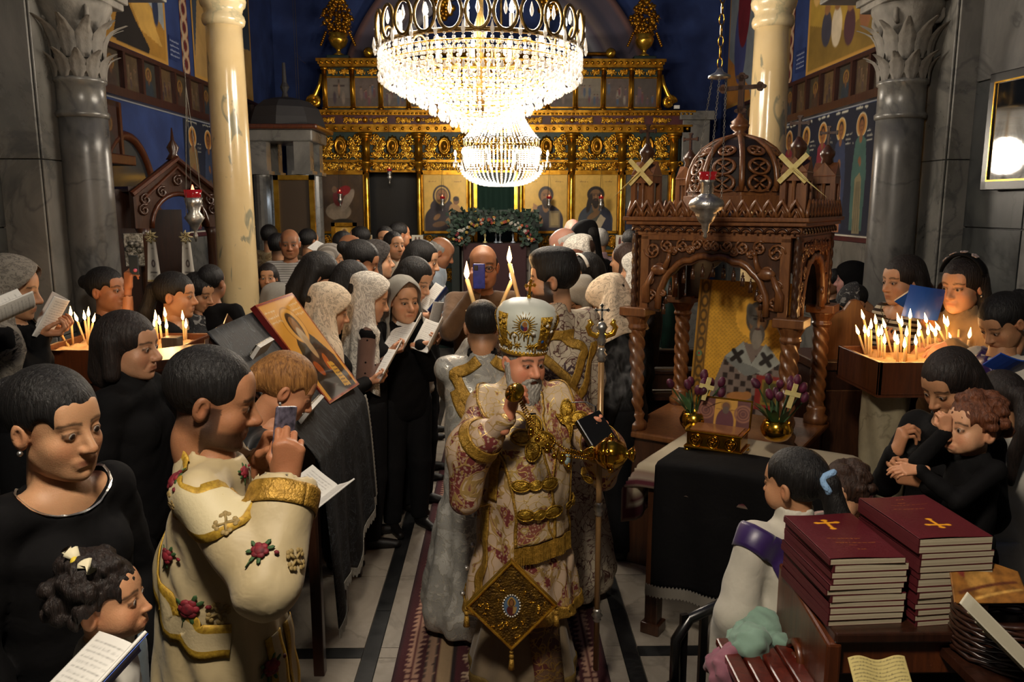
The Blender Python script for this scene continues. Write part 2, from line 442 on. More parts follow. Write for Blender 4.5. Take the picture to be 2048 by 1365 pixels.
# ---------------------------------------------------------------- shared materials
GOLD = M('gilt wood', '#c8922a', .32, .85, c2='#8a5a12', scale=9, bump=.15, bscale=40)
GOLDB = M('bright gilt', '#f0bd48', .25, .9, c2='#c08a22', scale=14)
GREENW = M('green painted wood', '#0d3026', .5, 0, c2='#0a211c', scale=7)
MAROON = M('maroon painted wood', '#4a1418', .5, 0, c2='#380e12', scale=7)
DKWOOD = wood('dark walnut', '#1d0d07', '#341a0e', .35)
MIDWOOD = wood('carved oak', '#3a1a0b', '#5a2c12', .35)
KWOOD = wood('kiosk wood', '#58321a', '#80522c', .36)
KWOODD = wood('kiosk dark carving', '#2c180e', '#4a2b18', .34)
RAIL = wood('frieze rail wood', '#2a1410', '#43231a', .45)
SILVER = M('polished silver', '#c9c6bf', .34, .9, c2='#8d8a85', scale=20, bump=.2, bscale=90)
BRASS = M('polished brass', '#d8a636', .16, 1., c2='#b07d1c', scale=12)
BLACK = M('black lacquer', '#0b0a0a', .3)
PAINT = vcol('painted panel', .55)
PAINTG = vcol('varnished icon', .38, .2, Coat_Weight=.3, Coat_Roughness=.15)
MURAL = vcol('mural paint', .75)
PAPER = vcol('printed paper', .8)
CREAM = marble('cream stone', '#d8c39a', '#c9b083', '#8f9078', .9, .16)
GREY = marble('grey marble', '#4c4b4a', '#696763', '#262627', .8, .22)
GREYD = marble('dark grey marble', '#26282a', '#424341', '#141517', 1.1, .22)
GREYL = marble('pale grey marble', '#595853', '#7a7771', '#37383a', .8, .2)
FLOORM = marble('white floor marble', '#7f766a', '#9a9184', '#655e54', .9, .28)
FLOORK = marble('black floor marble', '#0e0f10', '#191a1b', '#2a2a2a', 1.4, .25)
STONE = M('carved capital stone', '#77726a', .7, 0, c2='#4d4943', scale=5, bump=.5, bscale=25)
BLUE = M('blue painted plaster', '#2b3f74', .85, 0, c2='#20305e', scale=3, bump=.1)
WHITEP = M('white paper plain', '#d9d6cf', .8)
# ---------------------------------------------------------------- floor
floor = struct('floor', bx(-3.6, 3.6, -2.6, 13.2, -.12, -.012), M('floor bedding', '#3b372f', .8))
def slab(x0, x1, y0, y1, m=FLOORM, name='floor_slab'):
    g = .0025; c = ((x0 + x1) / 2, (y0 + y1) / 2, -.006); k = (round(x1 - x0, 3), round(y1 - y0, 3))
    key = ('slab', k, m.name)
    if key not in MATS: MATS[key] = mesh_data(name, *box((0, 0, 0), (k[0] - 2 * g, k[1] - 2 * g, .012)), m, False)
    link(name, MATS[key], floor, c)
ys = [2.0, 2.8, 3.545]
while ys[-1] < 12.4: ys += [ys[-1] + .09, ys[-1] + .86, ys[-1] + 1.6, ys[-1] + 2.34]
for sx in (-1, 1):
    lay = lambda a, b, y0, y1, m=FLOORM: slab(min(sx * a, sx * b), max(sx * a, sx * b), y0, y1, m)
    for i in range(len(ys) - 1):
        strip = ys[i + 1] - ys[i] < .2
        lay(.50, .59, ys[i], ys[i + 1])
        for a, b in ((.67, 1.42), (1.42, 2.17), (2.17, 2.92), (2.92, 3.55)): lay(a, b, ys[i], ys[i + 1], FLOORK if strip else FLOORM)
    for y in np.arange(2.0, 12.0, 2.0): lay(.59, .67, y, y + 2.0, FLOORK)
for i in range(len(ys) - 1): slab(-.5, .5, ys[i], ys[i + 1])
# carpet runner with woven borders
Cp = Canvas(1.0, 9.4, 96, 640, '#3a0d14')
ax = abs(Cp.x - .5) * 1.0; yy = Cp.y * 9.4
zig = lambda per, amp: amp * abs(((yy / per) % 1) * 2 - 1)
Cp.put((ax > .485) * 1., '#2a0a10'); Cp.put(((ax > .235) & (ax < .30)) * 1., '#8d7557'); Cp.put((abs(ax - .225) < .008) * 1., '#1a0b0c')
Cp.put((abs(ax - .335) < .028) * 1., '#3b2e28'); Cp.put((abs(ax - .335) < .012 + zig(.05, .012)) * 1., '#8a6d58')
Cp.put((abs(ax - .415) < .008 + zig(.045, .035)) * 1., '#9a7763'); Cp.put((abs(ax - .415) < .006) * 1., '#4a1a1c')
lf = np.sin(yy * 42) * .02
Cp.put((abs(ax - .14 - lf) < .006 + .022 * abs(np.sin(yy * 84)) ** 3) * 1., '#a08a72'); Cp.put((abs(ax - .14 - .028 * np.sin(yy * 42 + 2)) < .012 * abs(np.cos(yy * 84)) ** 2) * 1., '#7b6350')
Cp.put((ax < .05 + zig(.3, .03)) * 1., '#571823'); Cp.mottle(.12, 30)
V, F, A = Cp.shape(lambda u, v: (u - .5, 2.3 + v * 9.4, .008))
carpet = obj('carpet_runner', (V, F, A), vcol('carpet pile', .95, 0, .4, 300), None, label='long dark red runner with pale woven borders down the aisle', cat='carpet')
thick(carpet, .008, -1)
# ---------------------------------------------------------------- walls
wl = struct('wall_left_near', bx(-3.62, -3.34, -2.6, 5.55, 0, 6.4), GREYD)
wr = struct('wall_right_near', bx(3.19, 3.62, -2.6, 5.55, 0, 6.4), GREYD)
for w, x0, x1 in ((wl, -3.34, -3.32), (wr, 3.17, 3.19)):
    for j, y in enumerate((2.7, 3.42, 4.14, 4.86)):
        for k, (z0, z1) in enumerate(((0, 1.0), (1.0, 2.0), (2.0, 2.95), (2.95, 4.0))):
            obj('marble_panel', bx(x0, x1, y + .006, y + .714 - .02 * (j == 3), z0 + .004, z1 - .004), GREYD if (j + k) % 3 else GREY, w, bev=.003)
for nm, x0, x1 in (('trim_1', -3.34, -3.05), ('trim_2', 3.02, 3.19)):
    p = struct(nm, bx(x0, x1, 5.5, 6.1, 0, 4.6), GREYD)
    for z0, z1 in ((0, 1.25), (1.25, 2.45), (2.45, 3.6), (3.6, 4.6)):
        obj('marble_panel', bx(x0 + .004, x1 - .004, 5.48, 5.5, z0 + .003, z1 - .003), GREYL, p, bev=.004)
        xe = x1 if x0 < 0 else x0
        obj('marble_panel', bx(xe - .012, xe + .012, 5.5, 6.09, z0 + .003, z1 - .003), GREYL, p, bev=.004)
struct('wall_back', bx(-3.62, 3.62, -2.8, -2.6, 0, 6.4), GREYD)
struct('ceiling', bx(-3.7, 3.7, -2.8, 13.4, 6.4, 6.6), BLUE)
wal = struct('wall_left', bx(-3.85, -3.55, 5.55, 13.4, 0, 6.4), BLUE)
war = struct('wall_right', bx(3.55, 3.85, 5.55, 13.4, 0, 6.4), BLUE)
wae = struct('wall_end', bx(-3.7, 3.7, 13.2, 13.4, 0, 6.4), BLUE)
for w, x, s in ((wal, -3.55, 1), (war, 3.55, -1)):
    for j in range(9):
        y = 6.12 + j * .78
        for z0, z1 in ((0, .9), (.9, 1.78)):
            obj('marble_panel', bx(min(x, x + s * .02), max(x, x + s * .02), y + .004, y + .776, z0 + .004, z1), GREYL, w, bev=.003)
    obj('red_stripe', bx(min(x, x + s * .03), max(x, x + s * .03), 6.1, 12, 1.785, 1.83), MAROON, w)
    obj('painted_strip', bx(min(x, x + s * .012), max(x, x + s * .012), 6.1, 12.5, 3.115, 3.14), M('pale strip', '#8d8f96', .8), w)
# ---- painters
SKIN_I = '#8a5f3a'
def bust(C, cx=.5, cy=.1, s=1., robe='#2a2433', robe2=None, face=SKIN_I, hair='#241812', halo=None, beard=None, veil=None, hs=.11):
    """half-length icon figure: cy is the base line, s scales to the canvas height"""
    a = C.h / C.w; e = lambda x, y, rx, ry, col, r=0., al=1.: C.ell(cx + x * s * a, cy + y * s, rx * s * a, ry * s, col, r, al)
    if halo: e(0, .66, .2, .2, halo); C.ring(cx, cy + .66 * s, .2 * s * a, .2 * s, .05, '#7a4a10')
    e(0, .2, .3, .3, robe); C.poly([(cx - .3 * s * a, cy - .4), (cx - .3 * s * a, cy + .2 * s), (cx + .3 * s * a, cy + .2 * s), (cx + .3 * s * a, cy - .4)], robe)
    if robe2: C.poly([(cx - .05 * s * a, cy + .48 * s), (cx - .26 * s * a, cy - .3), (cx - .05 * s * a, cy - .3), (cx + .08 * s * a, cy + .3 * s)], robe2, .9)
    e(0, .47, .06, .12, face)
    if veil: e(0, .64, .155, .2, veil); e(0, .45, .2, .16, veil)
    e(0, .67, hs + .02, .15, hair); e(0, .64, hs * .82, .125, face)
    e(-.03, .66, .018, .01, '#1e1410'); e(.035, .66, .018, .01, '#1e1410'); C.line((cx - .055 * s * a, cy + .685 * s), (cx + .055 * s * a, cy + .685 * s), .012 * s * a, '#2b1c13', .7)
    e(.003, .62, .011, .045, '#a3744a', 0, .8); e(.003, .565, .025, .009, '#5b2c20')
    if beard: e(0, .535, .07, .07, beard); e(0, .5, .05, .08, beard); e(.003, .572, .02, .008, '#5b2c20')
    return C
def stand_fig(C, cx, y0, hg, robe, under, halo='#b98532', face='#7a5030', hw=.1):
    a = C.h / C.w * hg; e = lambda x, y, rx, ry, col, r=0.: C.ell(cx + x * a, y0 + y * hg, rx * a, ry * hg, col, r)
    p = lambda pts, col, al=1.: C.poly([(cx + x * a, y0 + y * hg) for x, y in pts], col, al)
    e(0, .885, .1, .1, '#d8c9a0'); e(0, .885, .092, .092, halo)
    p([(-.12, .02), (-.14, .5), (-.1, .76), (-.04, .8), (.04, .8), (.1, .76), (.14, .5), (.12, .02)], robe)
    p([(-.06, .0), (-.07, .45), (.02, .5), (.06, .45), (.085, .0)], under)
    for q in (-.04, 0, .045): C.line((cx + q * a, y0 + .02 * hg), (cx + q * .6 * a, y0 + .42 * hg), .008, '#17141a', .5)
    p([(-.12, .62), (-.02, .5), (.03, .56), (-.06, .72)], robe); e(0, .6, .028, .03, face); e(.015, .58, .02, .03, face)
    e(0, .885, .052, .07, '#2c1a12'); e(0, .87, .04, .058, face); e(-.013, .88, .007, .005, '#150d0a'); e(.015, .88, .007, .005, '#150d0a'); e(0, .845, .012, .004, '#4d2018'); e(0, .78, .03, .04, face)
    return C
def crowd_scene(C, seed, tone=('#6b5a50', '#57434a', '#7d7466', '#5c3034', '#3d4a5c')):
    r = random.Random(seed)
    for i in range(9):
        x = r.uniform(.12, .88); y = r.uniform(.05, .45); h = r.uniform(.25, .42); c = r.choice(tone)
        C.ell(x, y + h * .45, .055, h * .5, c); C.ell(x, y + h, .03, .04, '#8a6a50'); C.ell(x, y + h + .02, .032, .025, '#2f221c')
    return C.mottle(.12, 9, seed)
def panel_on(x, s):
    """canvas map for a wall at x whose face looks along s (+1 = +x)"""
    return lambda y0, y1, z0, z1: (lambda u, v: (x, (y0 + (y1 - y0) * u) if s > 0 else (y1 - (y1 - y0) * u), z0 + (z1 - z0) * v))
# ---- mural of standing saints, right wall
def saints(w, x, s, y0, y1, cols, name):
    C = Canvas(y1 - y0, 1.25, int((y1 - y0) * 95), 130, '#14182a'); L = y1 - y0
    n = len(cols)
    for i, (r, u, hl) in enumerate(cols):
        cx = (i + .5) / n; stand_fig(C, cx, .03, .93, r, u, hl)
        for k in range(3): C.scribble(cx + .28 / n, cx + .5 / n, .8 - .035 * k, .012, '#b9b6a6', i * 7 + k)
        C.scribble(cx - .3 / n, cx + .3 / n, .985, .02, '#c9c6b6', i + 90)
    C.rect(0, 0, 1, .012, '#c9c2b0'); C.mottle(.1, 12)
    m = panel_on(x + s * .006, s)(y0, y1, 1.83, 3.11)
    return obj('saints_mural', C.shape(m), MURAL, w)
SC = [('#5b2c35', '#6c3b40', '#b07a3a'), ('#3c5a52', '#7a6f52', '#a9763a'), ('#2c3550', '#8c5a3a', '#b98a40'), ('#7a2430', '#5c6f86', '#a8702e'), ('#3f5648', '#9a4a50', '#b88436')]
saints(war, 3.55, -1, 7.3, 9.7, SC[::-1], 'r')
saints(war, 3.55, -1, 9.7, 12.2, [SC[0], SC[2], SC[1], SC[3]], 'r2')
saints(wal, -3.55, 1, 9.3, 10.3, [('#7a6038', '#6a2c2c', '#b5792f'), ('#2f3a52', '#5b4a3a', '#b5792f')], 'l')
saints(wal, -3.55, 1, 10.3, 12.4, [('#8d8a80', '#b3b0a6', '#b5792f'), ('#5a4a3a', '#39445c', '#b5792f'), ('#8a8578', '#5b2c35', '#a87a3a')], 'l2')
# ---- upper wall scenes (over the icon frieze)
def big_scene(w, x, s, y0, y1, z0, z1, seed, ground, sky, shapes):
    C = Canvas(y1 - y0, z1 - z0, int((y1 - y0) * 70), int((z1 - z0) * 70), sky); shapes(C); C.mottle(.14, 8, seed)
    for a, b, c, d in ((0, 0, 1, .02), (0, 0, .02, 1), (.98, 0, 1, 1)): C.rect(a, b, c, d, '#b98a3c')
    return obj('scene_mural', C.shape(panel_on(x + s * .006, s)(y0, y1, z0, z1)), MURAL, w)
def sh_left(C):
    C.rect(0, .5, 1, 1, '#9aa0a0'); C.poly([(0, 0), (0, .3), (.2, .62), (.38, .82), (.55, .5), (.8, .38), (1, .2), (1, 0)], '#a87a2c'); C.poly([(.5, .03), (.55, .2), (.62, .33), (.7, .2), (.82, .06), (.8, .0)], '#1d1712'); C.poly([(.5, .3), (.58, .5), (.68, .36), (.8, .22), (.9, .25), (.8, .4), (.62, .55)], '#c49a4c'); C.ell(.9, .34, .03, .12, '#28324e')
    C.poly([(0, .3), (.2, .62), (.3, .5), (.15, .2)], '#c49a4c'); C.poly([(.55, .5), (.8, .38), (.95, .1), (.75, .15)], '#c89c4a')
    for i, (x, c) in enumerate(((.1, '#3d4c66'), (.62, '#c9b8a8'), (.75, '#28324e'), (.86, '#a03c38'), (.94, '#c7c0b2'))): C.ell(x, .68, .05, .22, c); C.ell(x, .92, .035, .05, '#9a7048')
    for k in range(5): C.rect(.1 + .18 * k, .85, .13 + .18 * k, 1, '#5c6470')
def sh_left2(C):
    C.rect(0, 0, 1, 1, '#38424e'); C.poly([(0, 0), (.1, .5), (.5, .3), (1, .35), (1, 0)], '#a8854c'); C.ell(.45, .75, .1, .25, '#c9b9a2'); C.ell(.5, .3, .2, .26, '#1d1a1c'); C.ell(.48, .3, .08, .2, '#7d3a28'); C.ell(.75, .5, .1, .3, '#4a5a50')
def sh_right(C):
    C.rect(0, 0, 1, 1, '#a0802f'); C.poly([(0, 0), (0, .35), (.4, .18), (1, .4), (1, 0)], '#7a5f22'); C.rect(0, .75, 1, 1, '#4c5568')
    for x, y, c, h in ((.9, .5, '#7b2430', .3), (.82, .45, '#3d4a66', .28), (.62, .62, '#d8cfb8', .26), (.7, .38, '#a8772f', .14), (.5, .6, '#3a3038', .3), (.36, .66, '#b99a72', .26), (.2, .7, '#7d3a38', .26), (.08, .6, '#c9a05a', .3), (.3, .24, '#c9b89a', .26), (.42, .2, '#4a2c30', .24), (.55, .26, '#8a5a38', .26), (.68, .16, '#6a3a24', .12), (.2, .26, '#3a3844', .24)): C.ell(x, y, .05, h * .5, c, .1); C.ell(x, y + h * .55, .03, .04, '#8a6038')
def sh_right2(C):
    C.rect(0, 0, 1, 1, '#8b9296'); C.poly([(0, 0), (0, .4), (.45, .1), (.5, 0)], '#c07f34'); C.ell(.25, .45, .12, .3, '#4a4e80'); C.ell(.3, .7, .12, .3, '#7a2028'); C.ell(.75, .8, .14, .2, '#9a3a2c'); C.ell(.7, .4, .16, .3, '#a8aaa6')
big_scene(wal, -3.55, 1, 6.5, 9.0, 3.62, 5.2, 1, 0, '#9aa0a0', sh_left)
big_scene(wal, -3.55, 1, 9.75, 12.0, 3.62, 5.6, 2, 0, '#38424e', sh_left2)
big_scene(war, 3.55, -1, 6.9, 9.6, 3.62, 5.2, 3, 0, '#a0802f', sh_right)
big_scene(war, 3.55, -1, 10.4, 12.9, 3.62, 5.6, 4, 0, '#8b9296', sh_right2)
for w, x, s, y in ((wal, -3.55, 1, 9.4), (war, 3.55, -1, 10.05)):
    C = Canvas(.2, 1.9, 16, 90, '#5a1c1c')
    for k in range(10): C.ring(.5, .05 + k * .1, .38, .045, .3, '#b99a78')
    obj('ornament_strip', C.shape(panel_on(x + s * .006, s)(y, y + .22, 3.62, 5.6)), MURAL, w)
    C = Canvas(.3, .2, 40, 30, '#182a5c')
    for k in range(4): C.scribble(.1, .9, .8 - .2 * k, .06, '#9aa2b8', k)
    obj('wall_lettering', C.shape(panel_on(x + s * .006, s)(9.05 if s > 0 else 9.65, 9.35 if s > 0 else 9.95, 3.7, 3.95)), MURAL, w)
# ---- frieze of small icons on both side walls
ICO = []
for k, (bg, rb) in enumerate((('#4a3a26', '#2b2420'), ('#3d3426', '#3a2a22'), ('#57432a', '#4a2420'), ('#33322c', '#24303a'))):
    C = Canvas(.3, .33, 26, 30, bg); bust(C, .5, .0, 1.0, rb, halo='#8a6a34', face='#6b482c') if k % 2 else crowd_scene(C, k, ('#4a3a34', '#3a2c30', '#5c4a36', '#4a2826')); C.mottle(.2, 8, k)
    ICO.append(mesh_data('icon_panel', *C.shape(lambda u, v: (u * .3 - .15, 0, v * .33))[:2], PAINT, False, {'col': np.c_[C.c, np.ones(len(C.c))]}))
POST = mesh_data('post', *box((0, 0, .19), (.05, .06, .38)), RAIL, False)
for x, s, nm in ((-3.55, 1, 'icon frieze on the left wall'), (3.55, -1, 'icon frieze on the right wall')):
    fz = empty('icon_frieze', (x, 6.2, 3.19), 0, label='long row of small dark icons in a wooden frame, ' + ('left wall' if s > 0 else 'right wall'), cat='icon row')
    fz.rotation_euler = (0, 0, pi / 2 if s > 0 else -pi / 2); n = 15; sg = 1 if s > 0 else -1
    for z0, z1, t in ((-.06, .02, .09), (.36, .40, .07)):
        obj('rail', box((sg * 2.95, -t / 2, (z0 + z1) / 2), (5.9, t, z1 - z0)), RAIL, fz)
    obj('backing', box((sg * 2.95, -.012, .19), (5.9, .02, .36)), DKWOOD, fz)
    for i in range(n):
        link('post', POST, fz, (sg * (.02 + i * .4), -.035, 0)); link('icon', ICO[(i * 3) % 4], fz, (sg * (.22 + i * .4), -.026, .025))
# ---- wooden second row and carved door arch on the left wall
pr = empty('icon_cabinet', (-3.55, 6.15, 2.55), pi / 2, label='wooden ledge with three dark painted panels under the left frieze', cat='icon shelf')
obj('backing', box((.75, -.03, .28), (1.5, .06, .5)), DKWOOD, pr); obj('ledge', box((.75, -.09, .0), (1.5, .18, .09)), MIDWOOD, pr, bev=.01)
for i in range(3):
    C = Canvas(.34, .42, 34, 42, ('#2c2a24', '#5a4426', '#3a1f16')[i]); bust(C, .5, 0, .95, '#2e2620', '#5a3a22', '#6a4a2c', halo='#7a5c2c').mottle(.2, 10, i)
    obj('icon', C.shape(lambda u, v: (.1 + i * .48 + u * .36, -.066, .06 + v * .42)), PAINT, pr)
    
    for fx in (.07, .5): obj('frame', box((fx + i * .48, -.07, .28), (.045, .03, .48)), MIDWOOD, pr)
d1 = struct('door_1', bx(-3.56, -3.52, 7.2, 8.35, 0, 2.1), DKWOOD)
arc = lambda r, n=20: [(7.78 + r * cos(pi * k / n), 2.08 + 1.25 * r * sin(pi * k / n)) for k in range(n + 1)]
obj('door_arch', tube([(-3.52, a, b) for a, b in [(8.35, 0)] + arc(.57) + [(7.21, 0)]], .045, 8), MIDWOOD, d1, smooth=True)
obj('arch_glass', prism(arc(.55), .02, 'yz', -3.53), M('dark glass', '#23282c', .15), d1)
for j in range(2):
    for k in range(3): obj('door_panel', bx(-3.52, -3.505, 7.26 + j * .54, 7.74 + j * .54, .15 + k * .66, .72 + k * .66), M('door glass', '#15191c', .12), d1, bev=.01)
    for k in range(4): obj('door_rail', bx(-3.52, -3.49, 7.22 + j * .55, 7.78 + j * .55, .06 + k * .66, .13 + k * .66), MIDWOOD, d1, bev=.006)
    obj('door_stile', bx(-3.52, -3.49, 7.74 + j * .04 - .5 * (1 - j), 7.8 + j * .5 - .5 * (1 - j), 0.02, 2.08), MIDWOOD, d1, bev=.006)
obj('threshold_beam', bx(-3.53, -3.47, 7.18, 8.38, 2.06, 2.12), MIDWOOD, d1, bev=.008)
# ---------------------------------------------------------------- columns
def cream_col(x, label):
    o = empty('cream_column', (x, 6.8, 0), label=label, cat='column'); o.scale = (.91, .91, 1)
    obj('base', lathe([(.27, 0), (.27, .1), (.24, .13), (.25, .2), (.2, .24), (.195, .27)], 32), CREAM, o, smooth=True)
    obj('shaft', lathe([(.185, .25), (.182, .8), (.178, 1.6), (.17, 2.4), (.16, 3.2), (.155, 3.6)], 40), STAINED, o, smooth=True)
    obj('neck_ring', lathe([(.156, 3.56), (.178, 3.58), (.186, 3.61), (.178, 3.64), (.16, 3.66), (.17, 3.70), (.19, 3.72), (.2, 3.76), (.19, 3.79), (.16, 3.8)], 40), CREAM, o, smooth=True)
    obj('capital', lathe([(.16, 3.8), (.18, 3.95), (.26, 4.15), (.28, 4.2), (.28, 4.3)], 32), CREAM, o, smooth=True)
    obj('abacus', box((0, 0, 4.36), (.62, .62, .12)), CREAM, o, bev=.02)
t = NT('stained cream stone'); v = t.coord(None, (1.6, 1.6, .55)); n = t.noise(v, 5.2, 3, .5, 1.2)
base = t.ramp(t.noise(t.coord(), 1.5, 5, .6), [(.3, '#d6bf92'), (.7, '#c8ad7c')])
colr = t.mix(t.ramp(n, [(.6, 0.), (.66, .75)]), base, cc('#6f7668')); t.bump(t.noise(t.coord(), 8, 4), .12, .02)
STAINED = t.fin(colr, .2, 0, Coat_Weight=.4, Coat_Roughness=.15)
cream_col(-2.215, 'glossy cream column with grey stains standing left of the aisle'); cream_col(2.22, 'glossy cream column with grey stains behind the carved kiosk')
def leaf(h=.16, w=.1, curl=.07, n=7):
    """acanthus leaf standing in x-z, bending to -y at the tip"""
    def f(u, v):
        x = (u - .5) * 2; wd = w * (.55 + .6 * sin(pi * min(v * 1.05, 1)) ** .8) * (1 - .55 * v ** 3) * (1 - .18 * abs(sin(v * pi * 3.5)))
        return (x * wd * .5, -curl * v ** 3 * 1.3 - .012 * (1 - x * x) - .01 * abs(sin(x * 6)), h * (v - .32 * max(0, v - .72)))
    V, F, A = grid(f, 6, n); return V, F
LEAFM = mesh_data('acanthus_leaf', *leaf(.19, .13, .1), STONE); LEAFS = mesh_data('acanthus_leaf', *leaf(.27, .14, .15), STONE)
def grey_col(x, label):
    o = empty('grey_column', (x, 5.8, 0), label=label, cat='column'); o.scale = (.79, .79, 1)
    obj('base', lathe([(.28, 0), (.28, .12), (.24, .15), (.26, .22), (.215, .28)], 28), GREY, o, smooth=True)
    obj('shaft', lathe([(.205, .28), (.205, 1.5), (.2, 2.5), (.198, 2.76)], 36), GREY, o, smooth=True)
    obj('neck_ring', lathe([(.2, 2.74), (.215, 2.75), (.218, 2.775), (.2, 2.79), (.198, 2.97), (.215, 2.98), (.215, 3.0), (.2, 3.01)], 36), GREYL, o, smooth=True)
    obj('capital_bell', lathe([(.19, 3.0), (.2, 3.2), (.23, 3.36), (.3, 3.47), (.3, 3.5)], 28), STONE, o, smooth=True)
    for tier, (n, r, z, me) in enumerate(((11, .197, 3.0, LEAFM), (11, .205, 3.13, LEAFS))):
        for i in range(n):
            a = 2 * pi * (i + .5 * tier) / n; link('leaf', me, o, (r * cos(a), r * sin(a), z), (0, 0, a + pi / 2))
    for i in range(4):
        a = pi / 4 + i * pi / 2; sp = [(.24 * cos(a) + (.02 + .05 * q / 14) * cos(q * .75) * cos(a), .24 * sin(a) + (.02 + .05 * q / 14) * cos(q * .75) * sin(a), 3.42 + (.02 + .05 * q / 14) * sin(q * .75)) for q in range(15)]
        obj('volute', tube(sp, .022, 6), STONE, o, smooth=True)
    obj('abacus', join(box((0, 0, 3.525), (.6, .6, .05)), box((0, 0, 3.57), (.66, .66, .05))), STONE, o, bev=.012)
grey_col(-2.9, 'grey marble column with a leafy capital beside the left wall'); grey_col(2.83, 'grey marble column with a leafy capital beside the right wall')
for k, (x0, x1) in enumerate(((-3.34, -2.42), (2.36, 3.19))):
    b = struct('trim_%d' % (k + 3), bx(x0, x1, 5.35, 6.2, 3.6, 3.68), GREYL, bev=.01)
    for z0, z1, e in ((3.68, 3.74, .03), (3.74, 3.84, .06), (3.84, 4.6, .02)): obj('moulding', bx(x0 - e * (k == 1), x1 + e * (k == 0), 5.35 - e, 6.2 + e, z0, z1), GREYL, b, bev=.015)
# ---------------------------------------------------------------- end wall: painted arch behind the screen
C = Canvas(1, 1, 12, 80, '#4c4450'); C.rect(.0, 0, .12, 1, '#6a4a44'); C.rect(.85, 0, 1, 1, '#8a8a90'); C.rect(.4, 0, .5, 1, '#2a2c40'); C.rect(.6, 0, .68, 1, '#7a6a62'); C.mottle(.3, 5)
arcf = lambda u, v: (-.05 + (1.75 + .75 * (1 - u)) * cos(pi * v), 13.0, 3.3 + (2.1 + .75 * (1 - u)) * sin(pi * v))
ar = obj('painted_arch', C.shape(arcf), MURAL, wae); thick(ar, .15, 0)
# ---------------------------------------------------------------- iconostasis
YI = 12.0
_lk = link
def link(name, *a, **k):
    o = _lk(name, *a, **k)
    if name == 'carving': o['kind'] = 'stuff'
    return o
isc = empty('iconostasis', (-.07, YI, 0), label='tall green and gilt carved icon screen across the far end', cat='icon screen')
zi = lambda py: at(990, py, YI).z
xi = lambda px: at(px, 300, YI).x + .07
def spiral(cx, cz, r, turns=1.4, dirn=1, a0=0., n=12):
    return [(cx + r * (1 - .8 * k / n) * cos(a0 + dirn * 2 * pi * turns * k / n), 0, cz + r * (1 - .8 * k / n) * sin(a0 + dirn * 2 * pi * turns * k / n)) for k in range(n + 1)]
def carving(w, h, seed, dens=1., r0=.055, hole=None):
    """gilt leaf scroll filling w x h, centred, in the x-z plane"""
    r = random.Random(seed); sh = []
    n = int(dens * w * h / (r0 * r0 * 2.4)); half = []
    for i in range(n):
        x = r.uniform(.02, w / 2 - r0 * .6); z = r.uniform(-h / 2 + r0 * .7, h / 2 - r0 * .7)
        if hole and (x / hole[0]) ** 2 + (z / hole[1]) ** 2 < 1: continue
        half.append(tube(spiral(x, z, r0 * r.uniform(.7, 1.15), r.uniform(.8, 1.5), r.choice((-1, 1)), r.uniform(0, 6), 9), [r0 * .2] * 5 + [r0 * .3] * 4 + [r0 * .42], 4))
        for q in range(2): half.append(sphere((x + r.uniform(-1, 1) * r0, -.004, z + r.uniform(-1, 1) * r0), (r0 * .35, r0 * .25, r0 * .2), 5, 3))
    j = join(*half) if half else box((0, 0, 0), (.01, .01, .01)); m = (j[0] * np.array((-1, 1, 1)), [f[::-1] for f in j[1]])
    return join(j, m)
cols = [630, 733, 838, 940, 1042, 1143, 1243, 1346]; xc = [xi(p) for p in cols]
obj('frame_body', join(bx(xc[0] - .1, xc[1], .0, .2, 0, zi(262)), bx(xc[2], xc[3] + .05, 0, .2, 0, zi(262)), bx(xc[4] - .05, xc[7] + .1, 0, .2, 0, zi(262)), bx(xc[1], xc[2], 0, .2, zi(342), zi(262)), bx(xc[3], xc[4], 0, .2, zi(360), zi(262))), GREENW, isc)
obj('door_recess', bx(xc[1] - .05, xc[2] + .05, .5, .6, 0, zi(340)), BLACK, isc)
obj('upper_body', bx(xi(648), xi(1318), .02, .18, zi(222), zi(133)), GREENW, isc)
CARV = mesh_data('carving', *carving(.66, .36, 3, 1.1, .05, (.13, .16)), GOLDB)
CARB = mesh_data('carving', *carving(.66, .14, 5, 1.2, .035), GOLDB)
CARL = mesh_data('carving', *carving(.66, .22, 8, 1.1, .045), GOLD)
CARU = mesh_data('carving', *carving(.3, .09, 9, 1.1, .026), GOLDB)
CARF = mesh_data('carving', *carving(.66, .09, 12, .9, .03), GOLDB)
ROS = mesh_data('oval_boss', *xf(join(lathe([(.0, .05), (.045, .045), (.05, .03), (.075, .03), (.085, .045), (.1, .03), (.12, .0)], 24, fl=lambda a, k: (1 + .06 * cos(12 * a)) if k > 3 else 1)), rot=(pi / 2, 0, 0)), GOLD)
ROS.transform(Matrix.Diagonal((.85, 1, 1.25, 1)))
